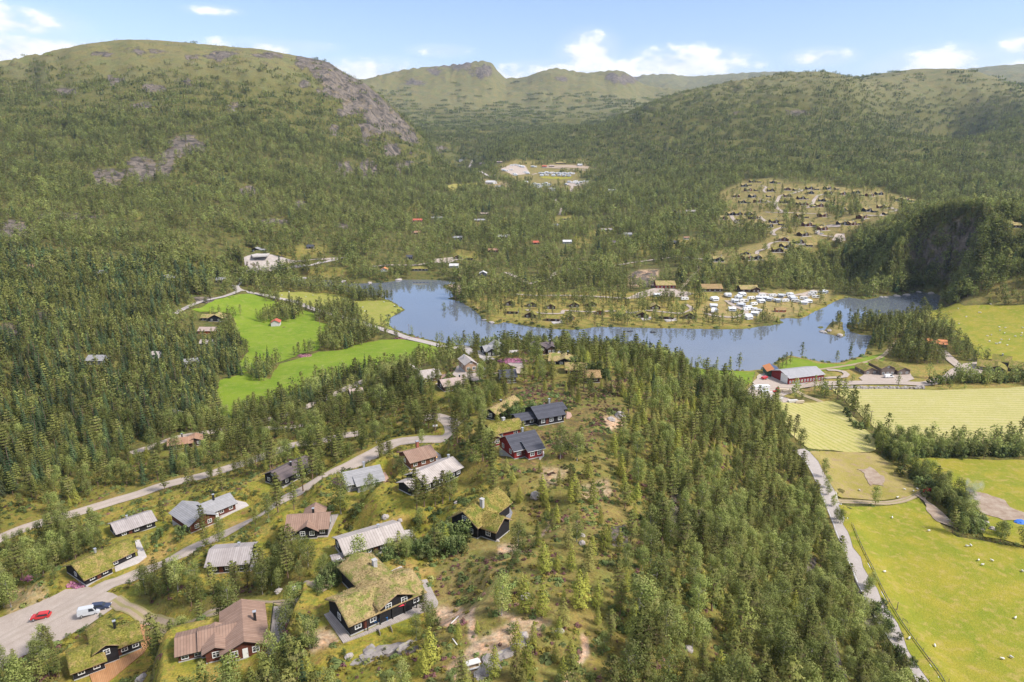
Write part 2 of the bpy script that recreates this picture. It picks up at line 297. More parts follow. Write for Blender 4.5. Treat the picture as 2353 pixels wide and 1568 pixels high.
Hh('board_roof_cabin', 'brown board-roofed cabin with front and back cross gables and a grey deck all round', 'the cross-gabled brown cabin',
   (661,1238), (753,1232), 7.4, 'board_brown', 'black', 2.4, 'x', 27, lambda L: [(-L/2, L/2, 0, 7.4, 2.4, 'x', 27), (-2.1, 2.3, -.7, 4.0, 2.3, 'y', 30), (-1.6, 2.8, 3.5, 10.2, 2.3, 'y', 30)],
   chim=(.9, 4.9, 1.0, 'dark'), decks=[(ZB([(385,480),(415,380),(600,330),(745,270),(815,262),(730,440),(560,440)]), 'deck_grey')], win=(4, 2))
Hh('board_roof_cabin', 'pale grey board-roofed cabin with silver chimney strip behind the dense clump of trees', 'the grey board-roofed cabin behind the clump',
   (478,1320), (571,1313), 8.6, 'board_grey', 'black', 2.3, 'x', 20, None, chim=(1.6, 5.2, .9, 'metal'), decks=[(ZA([(2078,500),(2150,490),(2130,600),(2080,650)]), 'deck_pale')], win=(3, 1))
Hh('tile_roof_cabin', 'red-brown cabin with grey tiled roof in two gables and white paving at one end', 'the grey-roofed red-brown cabin',
   (462,1205), (542,1172), 7, 'tile_grey', 'redbrown', 2.4, 'x', 27, lambda L: [(-L/2+2, L/2, 0, 7, 2.4, 'x', 27), (-L/2-4.2, -L/2+3.2, -2.6, 8.4, 2.6, 'y', 27)],
   chim=(.6, 3.2, 1.8, 'dark'), decks=[(ZE([(450,1095),(655,985),(650,910),(740,930),(765,955),(640,1010),(480,1090)]), 'deck_pale')], win=(3, 2))
Hh('board_roof_cabin', 'low cabin with silvery board roof between two small trees, behind the long turf-roofed cabin', 'the silvery board-roofed cabin',
   (272,1241), (358,1211), 7.4, 'board_grey', 'black', 2.2, 'x', 22, None, chim=(-1.2, 3.6, 1.4, 'metal'), win=(3, 1))
Hh('turf_roof_cabin', 'long low cabin with bright green turf roof in two steps and white deck', 'the stepped green turf cabin',
   (194,1343), (318,1284), 9.0, 'turf', 'black', 2.0, 'x', 26, lambda L: [(-L/2, -.4, -1.0, 9.0, 2.0, 'x', 24), (-.1, L/2, 1.2, 8.6, 2.1, 'x', 24)], chim=(-.8, 5.8, .9, 'metal'),
   decks=[(ZA([(950,600),(1150,520),(1120,390),(1160,385),(1220,525),(1150,580),(960,650)]), 'deck_pale')], win=(2, 1))
Hh('tile_roof_cabin', 'grey-walled cabin with smooth pale grey roof and a red-floored deck beyond', 'the pale grey tiled cabin',
   (800,1131), (880,1113), 7.6, 'tile_grey', 'grey', 2.4, 'x', 26, lambda L: [(-L/2, L/2, 0, 7.6, 2.4, 'x', 26), (-L/2+2.4, L/2-.4, -1.6, 4.5, 2.3, 'x', 20)], chim=(1.2, 5.2, 1.4, 'metal'),
   decks=[(ZE([(1865,690),(1885,680),(1940,760),(1900,800),(1870,780)]), 'deck_rust')], win=(3, 2))
Hh('tile_roof_cabin', 'long black cabin with dark purplish-brown roof beside the gravel road, gable windows facing the camera', 'the long black cabin',
   (610,1108), (647,1121), 13.5, 'tile_brown', 'black', 2.8, 'y', 25, None, chim=(1.0, 6.5, 1.3, 'dark'), decks=[([(650,1123),(672,1110),(676,1103),(649,1117)], 'deck_pale')], win=(2, 3), win2=True)
Hh('board_roof_cabin', 'long black cabin with light grey corrugated roof and white windows, behind a row of pines', 'the light corrugated-roofed cabin',
   (978,1132), (1060,1093), 7.2, 'board_pale', 'black', 2.5, 'x', 24, lambda L: [(-L/2, L/2, 0, 7.2, 2.5, 'x', 24), (-L/2-3.4, -L/2+.2, 1, 6.2, 2.0, 'x', 20)], chim=(5.4, 3.8, 1.2, 'metal'),
   decks=[(ZE([(2070,840),(2110,790),(2150,800),(2150,860),(2100,855)]), 'deck_grey')], win=(6, 1))
Hh('board_roof_cabin', 'log cabin with warm brown board roof, brick chimney and lit porch lamp', 'the brown cabin with the brick chimney',
   (945,1080), (1002,1064), 7.6, 'board_brown', 'logbrown', 2.4, 'x', 24, None, chim=(1.4, 6.4, 1.2, 'brick'),
   decks=[(ZE([(2080,665),(2110,640),(2300,590),(2290,500),(2345,540),(2353,580),(2240,650)]), 'deck_pale')], win=(3, 1))
Hh('tile_roof_cabin', 'red cabin with near-black tiled roof and white corner deck on the heath', 'the red cabin with the black roof',
   (1182,1056), (1243,1042), 8.4, 'tile_black', 'red', 2.7, 'x', 29, lambda L: [(-L/2, L/2, 0, 8.4, 2.7, 'x', 29), (-.8, L/2-.6, -1.9, 4, 2.6, 'x', 25)], chim=(1.1, 5.0, 1.2, 'metal'),
   decks=[(ZF([(1280,1000),(1290,955),(1330,985),(1330,1020),(1290,1055)]), 'deck_pale')], win=(3, 2))
Hh('turf_roof_cabin', 'red log cabin with bright green turf roof and white paving in front', 'the red turf-roofed cabin',
   (1126,1030), (1170,1020), 8, 'turf', 'red', 2.4, 'y', 28, lambda L: [(-L/2, L/2-3, 0, 8.5, 2.6, 'y', 29), (L/2-3.2, L/2+6.4, 3.4, 9.6, 2.5, 'x', 27)], chim=(5, 7, 1.2, 'stone'),
   decks=[(ZF([(980,940),(1000,900),(1070,830),(1110,850),(1090,895),(1010,930)]), 'deck_pale')], win=(2, 1))
Hh('tile_roof_cabin', 'black cabin with long black roof and pale annex at its end, on the heath', 'the long black-roofed cabin on the heath',
   (1238,980), (1302,968), 9, 'tile_black', 'black', 2.4, 'x', 24, lambda L: [(-L/2, L/2-1, 0, 9, 2.6, 'x', 24), (-L/2-5.6, -L/2+.2, 2, 7, 2.1, 'x', 20), (L/2-3.6, L/2+1.2, 3.0, 8.2, 2.9, 'x', 21)],
   chim=(1.6, 5.4, 1.6, 'metal'), decks=[(ZF([(1520,700),(1525,640),(1560,650),(1570,675),(1545,700)]), 'deck_rust')], win=(3, 1))
Hh('turf_roof_cabin', 'black cabin with dry straw-coloured turf roof among birches', 'the straw-roofed cabin among birches',
   (1114,961), (1140,967), 14, 'turf_tan', 'black', 2.3, 'y', 30, None, chim=(-.5, 7, .9, 'dark'), win=(1, 2))
# group of cabins at the far end of the ridge
Hh('tile_roof_cabin', 'black two-gabled cabin with grey roof, at the lake end of the ridge', 'the black two-gabled cabin', (1117,820), (1161,815), 8, 'tile_grey', 'black', 3.4, 'x', 27,
   lambda L: [(-L/2, L/2, 1, 8.5, 2.6, 'x', 27), (-L/2+.5, -L/2+5.2, -.6, 7.2, 2.9, 'y', 29), (-.5, 6.4, -.8, 9, 3.9, 'y', 30)], chim=(3.4, 4.4, 1.6, 'metal'), win=(3, 1), win2=True,
   decks=[([(1163,815),(1168,806),(1192,805),(1180,813)], 'deck_pale')])
Hh('tile_roof_cabin', 'dark brown two-gabled cabin with brown roof, at the lake end of the ridge', 'the dark brown two-gabled cabin', (1227,817), (1275,813), 8.5, 'tile_brown', 'darkbrown', 3, 'x', 27,
   lambda L: [(-L/2, L/2, 1, 8.5, 2.6, 'x', 27), (-L/2+.4, -L/2+5.4, -.5, 7.5, 3.5, 'y', 29), (1.4, 5.4, -.4, 7.5, 2.9, 'y', 29)], chim=(3.6, 2.6, 1.8, 'dark'), win=(3, 1),
   decks=[([(1280,812),(1285,806),(1298,809),(1286,816)], 'deck_pale')])
Hh('turf_roof_cabin', 'wide cabin with golden turf roof in two parts below the dark brown cabin', 'the golden turf-roofed cabin', (1262,841), (1312,843), 8.5, 'turf_tan', 'black', 2.3, 'x', 25,
   lambda L: [(-L/2, L/2-5, 0, 8.5, 2.3, 'x', 25), (L/2-5.2, L/2, -.6, 6.5, 2.5, 'y', 25)], chim=(2.8, 4.6, 1.1, 'dark'), win=(3, 1))
Hh('turf_roof_cabin', 'low straw-roofed cabin half hidden by young pines, below the golden turf roof', 'the low straw-roofed cabin', (1300,862), (1345,863), 7.5, 'turf_tan', 'darkbrown', 2.2, 'x', 23, None, chim=(0, 4, 1.1, 'dark'), win=(3, 1))
Hh('turf_roof_cabin', 'last small orange-tan roofed cabin at the heath edge, behind pine tops', 'the small orange-tan roofed cabin', (1341,880), (1378,880), 7, 'turf_orange', 'darkbrown', 2.2, 'x', 22, None, chim=(-1.6, 4.4, 1.3, 'dark'), win=(2, 1))
Hh('wood_cabin', 'tall bare-wood cabin with pale grey roof and white end deck above the gravel turning place', 'the bare-wood cabin', (1070,856), (1096,853), 10, 'board_pale', 'wood', 3.4, 'y', 31, None, chim=(-1, 7, 1, 'metal'), win=(2, 1), win2=True,
   decks=[([(1097,852),(1090,838),(1100,835),(1118,847),(1112,852)], 'deck_white')])
Hh('board_roof_cabin', 'brown cabin with stepped pale roof and white-walled garage end, by the pink fireweed', 'the stepped pale-roofed cabin', (958,882), (1013,872), 8.5, 'board_pale', 'logbrown', 2.6, 'x', 22,
   lambda L: [(-L/2+3, L/2, 0, 8.5, 2.5, 'x', 22), (-L/2+2.8, L/2-4, -2, 3, 2.2, 'x', 16), (-L/2-.5, -L/2+2.8, -1.2, 6.5, 2.3, 'x', 18)], win=(3, 1),
   decks=[([(1012,874),(1016,862),(1032,858),(1029,868),(1014,878)], 'deck_rust')])
Hh('wood_cabin', 'pale cabin with steep light roof just behind the stepped pale-roofed cabin', 'the pale steep-roofed cabin', (942,868), (964,862), 10, 'board_pale', 'wood', 2.6, 'y', 29, None, win=(1, 1))
Hh('board_roof_cabin', 'cabin with pinkish-grey board roof beside the top gravel road, trees in front', 'the pinkish board-roofed cabin', (1021,901), (1071,893), 7.8, 'board_pink', 'darkbrown', 2.3, 'x', 22, None, chim=(3.4, 3.8, 1.2, 'dark'), win=(3, 1))
Hh('board_roof_cabin', 'small pink-beige roofed cabin between the lower gravel road and the pines', 'the pink-beige roofed cabin', (808,918), (836,912), 7, 'board_pink', 'darkbrown', 2.2, 'x', 22, None, chim=(.8, 3, 1.1, 'dark'), win=(2, 1))
Hh('board_roof_cabin', 'rust-brown roofed cabin almost hidden by trees beside the lowest gravel road', 'the hidden rust-roofed cabin', (388,1036), (466,1026), 7, 'board_rust', 'darkbrown', 2.3, 'x', 22, lambda L: [(-L/2, -L/2+9, 0, 7, 2.3, 'x', 22), (L/2-6, L/2, 1.5, 7, 2.3, 'y', 22)], chim=(-1.5, 5, 1.3, 'dark'), win=(2, 1))
Hh('black_cabin', 'dark cabin hidden behind pines just below the upper gravel turning place', 'the dark cabin among pines', (1152,882), (1186,880), 7, 'tile_black', 'darkbrown', 2.6, 'x', 26, None, win=(3, 1))
# scattered cabins and farm houses around the lake
def sm(name, label, lm, base, wpx, roof, wall, ridge='x', yaw=0, W=None, hw=2.4, blocks=None, pitch=27, chim=None, win=(2, 1), decks=()):
    A = (base[0]-wpx/2, base[1]); B = (base[0]+wpx/2, base[1])
    Hh(name, label, lm, A, B, W or 7, roof, wall, hw, ridge, pitch, blocks, chim, decks, win, fy=yaw*100)
sm('grey_cabin','small light grey-roofed cabin deep in the dark spruces at the edge of the near field','the lone cabin in the spruces',(392,966),18,'tile_grey','black',yaw=-.3,W=6)
sm('turf_roof_cabin','turf-roofed farm cabin with white outdoor furniture at the corner of the green field','the turf cabin at the green field',(487,738),52,'turf_tan','black',blocks=lambda L:[(-L/2,L/2-8,1,8,2.3,'x',26),(L/2-10,L/2,-2,7,2.6,'y',27)],win=(3,1),decks=[([(497,735),(505,728),(520,733),(508,741)],'deck_white')])
sm('brown_cabin','brown-roofed house with bright orange end wall beside the green field','the house with the orange wall',(476,768),40,'board_pink','orange',win=(2,1))
sm('grey_cabin','white-sided house with flat light roof below the orange-walled house','the white-sided house',(472,797),26,'board_pale','grey',W=6)
sm('grey_cabin','white and grey cabin with a white deck among the pines left of the near field','the white and grey cabin',(441,843),28,'tile_grey','grey',yaw=.25,blocks=lambda L:[(-L/2,L/2,0,7,2.4,'x',27),(0,4,-1.5,5,2.4,'y',27)],decks=[([(432,850),(455,838),(458,842),(437,853)],'deck_white')])
sm('field_barn','small white barn with orange-red roof standing in the green field against a grove','the small barn with the orange-red roof',(633,751),19,'metal_red','white',ridge='y',W=7,hw=3.2,yaw=.1,win=(0,0))
sm('grey_cabin','grey-roofed brown cabin with two gables above the bend of the river road','the two-gabled grey cabin above the bend',(385,646),34,'tile_grey','darkbrown',blocks=lambda L:[(-L/2,L/2-6,0,8,2.6,'y',28),(L/2-6,L/2,2,7,2.2,'x',26)],win=(2,1))
sm('black_cabin','small black cabin with blue-grey roof close to the bridge','the black cabin by the bridge',(506,650),19,'tile_grey','black')
sm('grey_cabin','light grey cabin with car-sized terrace among pines on the left slope','the grey cabin on the left slope',(217,838),36,'tile_grey','grey',win=(3,1))
sm('white_cabin','tiny whitish cabin in the pines between two left-slope cabins','the tiny whitish cabin',(356,824),16,'board_pale','white',W=5)
sm('brown_cabin','rust-roofed cabin at the left edge of the forest below the mountain','the rust-roofed cabin',(72,623),24,'board_rust','darkbrown')
sm('black_cabin','dark grey cabin with pale deck on the left forest slope','the dark cabin on the slope',(237,635),26,'tile_grey','black',decks=[([(224,636),(250,634),(246,640),(228,641)],'deck_pale')])
sm('black_cabin','black cabin pair on the blasted rock terrace above the bridge road','the black cabin on the rock terrace',(595,580),32,'tile_grey','black',blocks=lambda L:[(-L/2,-L/2+7,0,8,3.4,'y',22),(-L/2+8,L/2,1,7,2.4,'x',14)],decks=[([(575,583),(622,580),(614,587),(580,589)],'deck_pale')])
sm('black_cabin','small black cabin on the grassy shelf behind the quarry wall','the small cabin behind the quarry',(712,572),15,'tile_black','darkbrown')
sm('red_cabin','red-roofed cabin in the forest at the foot of the left mountain','the red-roofed forest cabin',(959,510),20,'metal_red','red')
sm('black_cabin','black cabin with light roof edge just right of the red-roofed forest cabin','the black forest cabin',(1004,505),24,'tile_grey','black')
sm('brown_cabin','brown cabin above the small green lawn','the brown cabin above the lawn',(1113,495),20,'board_pink','darkbrown')
sm('brown_cabin','red and grey double cabin at the small green lawn','the double cabin at the lawn',(1104,510),26,'tile_grey','redbrown')
sm('brown_cabin','small orange-brown cabin in the forest below the red-roofed one','the small orange-brown cabin',(959,539),14,'board_rust','redbrown')
sm('grey_cabin','grey-roofed brown cabin with white gable in the valley forest','the white-gabled valley cabin',(1051,551),21,'tile_grey','darkbrown')
sm('white_cabin','white-roofed cabin with blue tarpaulin colour at one side in the valley forest','the white-roofed valley cabin',(1157,548),26,'metal_white','wood')
sm('turf_roof_cabin','turf-roofed cabin on the small open shelf by the valley path','the turf cabin on the shelf',(1300,506),22,'turf','darkbrown')
sm('grey_cabin','small blue-grey cabin below the turf cabin on the shelf','the small blue-grey cabin',(1278,522),13,'tile_grey','grey')
sm('grey_cabin','pair of grey sheds on the brown clearing of the valley','the grey sheds',(1395,533),24,'board_grey','greydark')
sm('red_cabin','pinkish red-roofed cabin in the middle of the valley forest','the pinkish red-roofed cabin',(1230,562),18,'metal_red','redbrown')
sm('white_cabin','light grey cabin with pale roof beside the yellow-green clearing','the pale cabin by the clearing',(1304,560),20,'metal_white','grey')
sm('red_cabin','little red cabin right of the yellow-green clearing','the little red cabin',(1409,562),12,'tile_brown','red')
sm('grey_cabin','grey cabin with green lawn above the little red cabin','the grey cabin on the lawn',(1443,543),18,'tile_grey','grey')
sm('white_cabin','white-fronted cabin with pink roof at the edge of the right valley forest','the white-fronted cabin',(1556,492),16,'board_pink','white')
sm('grey_cabin','grey cabin half behind birches beside the white-fronted cabin','the grey cabin behind birches',(1588,490),22,'board_grey','greydark')
sm('black_cabin','blue-black two-gabled cabin on the brown clearing of the right valley forest','the blue-black cabin',(1550,562),16,'tile_black','black')
sm('white_cabin','tiny white and orange hut right of the blue-black cabin','the tiny white and orange hut',(1578,551),12,'board_rust','white',W=4)
sm('brown_cabin','orange-brown cabin pair in the birches north of the river','the orange-brown cabin pair',(1133,580),22,'board_rust','redbrown')
sm('turf_roof_cabin','dark turf-roofed log cabin by the wide gravel place north of the river','the dark turf cabin north of the river',(1052,596),18,'turf','darkbrown',ridge='y')
sm('turf_roof_cabin','right-hand dark turf-roofed cabin beside the gravel place north of the river','the second turf cabin north of the river',(1077,598),18,'turf','darkbrown')
sm('white_cabin','white and grey cabin high in the right valley forest','the white cabin high in the forest',(1407,440),18,'metal_white','grey')
sm('white_house','white house beside the valley road at the foot of the left mountain','the white house by the valley road',(1060,371),10,'tile_grey','white',W=6,hw=3.4)
sm('grey_cabin','grey barn with brown walls where the valley road bends','the grey barn at the bend',(1108,378),12,'board_grey','darkbrown')
sm('brown_cabin','brown cabin north of the caravan park','the brown cabin north of the caravans',(1148,375),12,'board_pink','darkbrown')
sm('white_house','large white-roofed farm building at the golden field','the white-roofed farm building',(1124,423),24,'metal_white','white',yaw=-.35,hw=3.4,W=14)
sm('grey_cabin','grey-roofed farmhouse beside the large white-roofed farm building','the grey farmhouse',(1146,432),18,'tile_grey','grey',yaw=-.2,W=9)
sm('brown_cabin','orange-roofed hut at the upper terrace of the far caravan park','the orange-roofed hut',(1251,385),10,'metal_red','darkbrown',W=9)
sm('black_cabin','dark hut in the middle of the upper terrace of the far caravan park','the dark hut on the terrace',(1268,384),11,'board_pink','black',W=9)
sm('brown_cabin','tan-roofed building at the top of the far caravan park','the tan-roofed building',(1289,377),22,'turf_tan','darkbrown',W=10)
sm('white_house','white service block at the end of the upper terrace','the white service block',(1333,381),11,'metal_white','white',W=8)
sm('orange_roof_cabin','small cabin with orange roof by the river road north of the dark pool','the orange-roofed river cabin',(882,625),15,'metal_orange','white',ridge='y')
sm('turf_roof_cabin','low dark turf-roofed cabins beside the looping gravel drive north of the dark pool','the low turf cabin at the loop',(965,623),34,'turf','black',win=(4,1))
sm('black_cabin','black cabin behind pines above the river road','the black cabin above the river road',(940,596),13,'tile_black','black')
sm('white_cabin','light flat-roofed cabin among pines above the sand spit','the flat-roofed cabin above the spit',(1043,616),20,'metal_white','grey')
sm('white_cabin','white-roofed house beside the orange shrub above the spit','the white-roofed house above the spit',(1110,634),16,'metal_white','greydark',ridge='y')
for i, (q, wp, lab) in enumerate([((1177,722),24,'by the left end of the camp shore'),((1218,731),26,'second from the left along the camp shore'),((1270,739),30,'with wide white deck on the camp shore'),
        ((1378,724),16,'small and red, in the middle of the camp shore'),((1427,727),18,'behind shrubs in the middle of the camp shore'),((1476,731),28,'with the bright white deck steps on the camp shore'),
        ((1530,734),34,'with a pale terrace right of centre on the camp shore'),((1585,734),30,'nearest to the shore caravans')]):
    sm('lakeside_cabin', 'dark turf-roofed lakeside cabin '+lab, 'the lakeside cabin '+lab.split(' on ')[0], q, wp, 'turf', 'red' if 'red' in lab else 'darkbrown', ridge='y' if i % 2 else 'x', yaw=-.12,
       decks=[([(q[0]-4,q[1]+1),(q[0]+wp*.7,q[1]-3),(q[0]+wp*.75,q[1]+3),(q[0]+2,q[1]+6)],'deck_pale')] if 'deck' in lab or 'terrace' in lab else ())
sm('lakeside_cabin','yellow new-wood lakeside cabin with turf roof among the dark ones','the yellow lakeside cabin',(1311,736),20,'turf','yellow',ridge='y')
for q, lab in [((1172,703),'behind the first shore cabin'),((1222,706),'with the white gable window, second row'),((1265,711),'behind the wide-decked cabin, second row'),((1320,707),'left of the tall pines, second row'),
        ((1360,705),'right of the tall pines, second row'),((1506,712),'with orange-tan roof, second row')]:
    sm('camp_cabin','dark camp cabin '+lab+' from the lake','the camp cabin '+lab.split(',')[0],q,22,'turf_tan' if 'orange' in lab else 'turf','darkbrown',ridge='y')
sm('reception_building','wide red building with dry turf roof at the gravel yard of the camp','the red reception building',(1530,663),44,'turf_tan','red',W=12,hw=3,win=(5,1))
sm('service_building','long brown turf-roofed building at the top of the caravan rows','the brown service building',(1637,671),46,'turf_orange','darkbrown',W=12,hw=3,win=(4,1))
sm('service_building','turf-roofed brown lodge behind the caravan rows with a cross gable','the lodge behind the caravans',(1722,672),40,'turf_tan','darkbrown',W=12,hw=3,blocks=lambda L:[(-L/2,L/2,0,11,2.8,'x',26),(2,9,-1.4,8,3.2,'y',28)],win=(3,1))
sm('red_shed','low orange-red shed at the little harbour beside the caravans','the harbour shed',(1795,718),22,'turf_orange','orange',W=5,hw=2)
# farm on the right
Hh('cattle_barn', 'long red barn with grey roof and a row of white-framed windows, in the gravel farmyard', 'the long red barn', (1812,884.5), (1892,875), 15, 'metal_grey', 'red', 4.0, 'x', 17, None, win=(12, 0))
Hh('machine_shed', 'green shed with split orange and dark blue roof behind the red barn', 'the green machine shed', (1763,867), (1792,868), 11, 'split', 'greenwall', 3.6, 'y', 22, None, win=(1, 0))
Hh('white_boat_hall', 'long low white tunnel tent behind the barn roof', 'the white tunnel', (1858,866), (1886,865), 6, 'metal_white', 'white', 2.6, 'x', 14, None, win=(0, 0))
Hh('turf_roof_farmhouse', 'small turf-roofed storehouse at the left end of the farm court', 'the turf storehouse', (1986,862), (2016,861), 10, 'turf', 'log', 2.6, 'y', 24, None, win=(2, 1))
Hh('turf_roof_farmhouse', 'tall turf-roofed log farmhouse in the middle of the farm court', 'the middle farmhouse', (2024,864), (2054,863), 13, 'turf', 'log', 4.6, 'y', 24, None, win=(3, 2), win2=True)
Hh('turf_roof_farmhouse', 'low turf-roofed log house with white door at the right of the farm court', 'the right farmhouse', (2062,863), (2090,862), 11, 'turf', 'log', 3.0, 'y', 24, None, win=(2, 1))
Hh('orange_roof_cabin', 'cabin with bright orange tiled roof and open porch in the trees above the farm', 'the bright orange-roofed cabin', (2134,798), (2172,798), 10, 'metal_orange', 'logbrown', 2.4, 'x', 20, None, win=(3, 1), fy=-24)
for i, (q, wp, lab) in enumerate([((2262,852),30,'lowest and leftmost'),((2290,858),34,'with dark gable in front'),((2300,840),34,'highest, with a chimney'),((2338,856),34,'cut by the picture edge')]):
    sm('turf_roof_lodge','turf-roofed dark lodge at the right edge beyond the gravel place, '+lab,'the turf lodge '+lab.split(',')[0],q,wp,'turf','darkbrown',W=11,ridge='x' if i!=1 else 'y',yaw=-.35,chim=(0,5,1.2,'stone') if i==2 else None)
for q, lab in [((2321,520),'left of the pair'),((2338,524),'right of the pair')]:
    sm('turf_roof_cabin','tan-roofed cabin behind the dark rocky hill at the picture edge, '+lab,'the edge cabin '+lab,q,18,'turf_tan','darkbrown')

# hillside cabin village: (row, points, s = small annexe)
VIL = [('topmost', [(415,270,0),(475,270,1),(610,278,0),(672,280,1)]),
 ('second', [(330,312,0),(378,302,1),(375,355,0),(450,355,1),(595,360,0),(755,348,0),(845,352,1),(988,340,0),(1055,345,1),(1175,340,0),(1262,342,1)]),
 ('third', [(245,418,0),(420,420,0),(575,415,1),(765,415,0),(990,385,0),(1187,390,0),(1322,393,0),(1455,380,0),(1505,405,1),(1600,410,0),(1690,395,0)]),
 ('fourth', [(308,478,0),(365,478,1),(475,472,0),(522,472,1),(725,478,0),(795,480,1),(880,492,1),(905,440,0),(930,500,0),(955,440,1),(1020,520,1),(1085,515,0),(1115,460,0),(1158,462,1),(1200,520,0),(1250,525,1),(1880,455,0),(1955,460,0),(2010,465,1)]),
 ('fifth', [(120,642,0),(195,600,0),(270,600,0),(275,655,1),(365,598,0),(430,635,0),(900,620,0),(945,628,1),(1080,605,1),(1135,615,0),(1320,562,0),(1365,562,1),(1530,632,0),(1575,562,0),(1640,570,1),(1710,530,0),(1760,598,1),(1770,530,1)]),
 ('sixth', [(475,700,0),(580,720,0),(635,680,0),(700,700,1),(880,800,1),(935,810,0),(970,710,0),(1020,710,1),(1090,730,0),(1125,750,0),(1320,700,0),(1385,700,1),(1420,700,0),(1470,695,1)]),
 ('lowest', [(65,1065,0),(335,1010,0),(370,1050,0),(450,1045,0),(665,970,0),(720,860,0),(760,930,0),(880,885,0),(980,915,1)])]
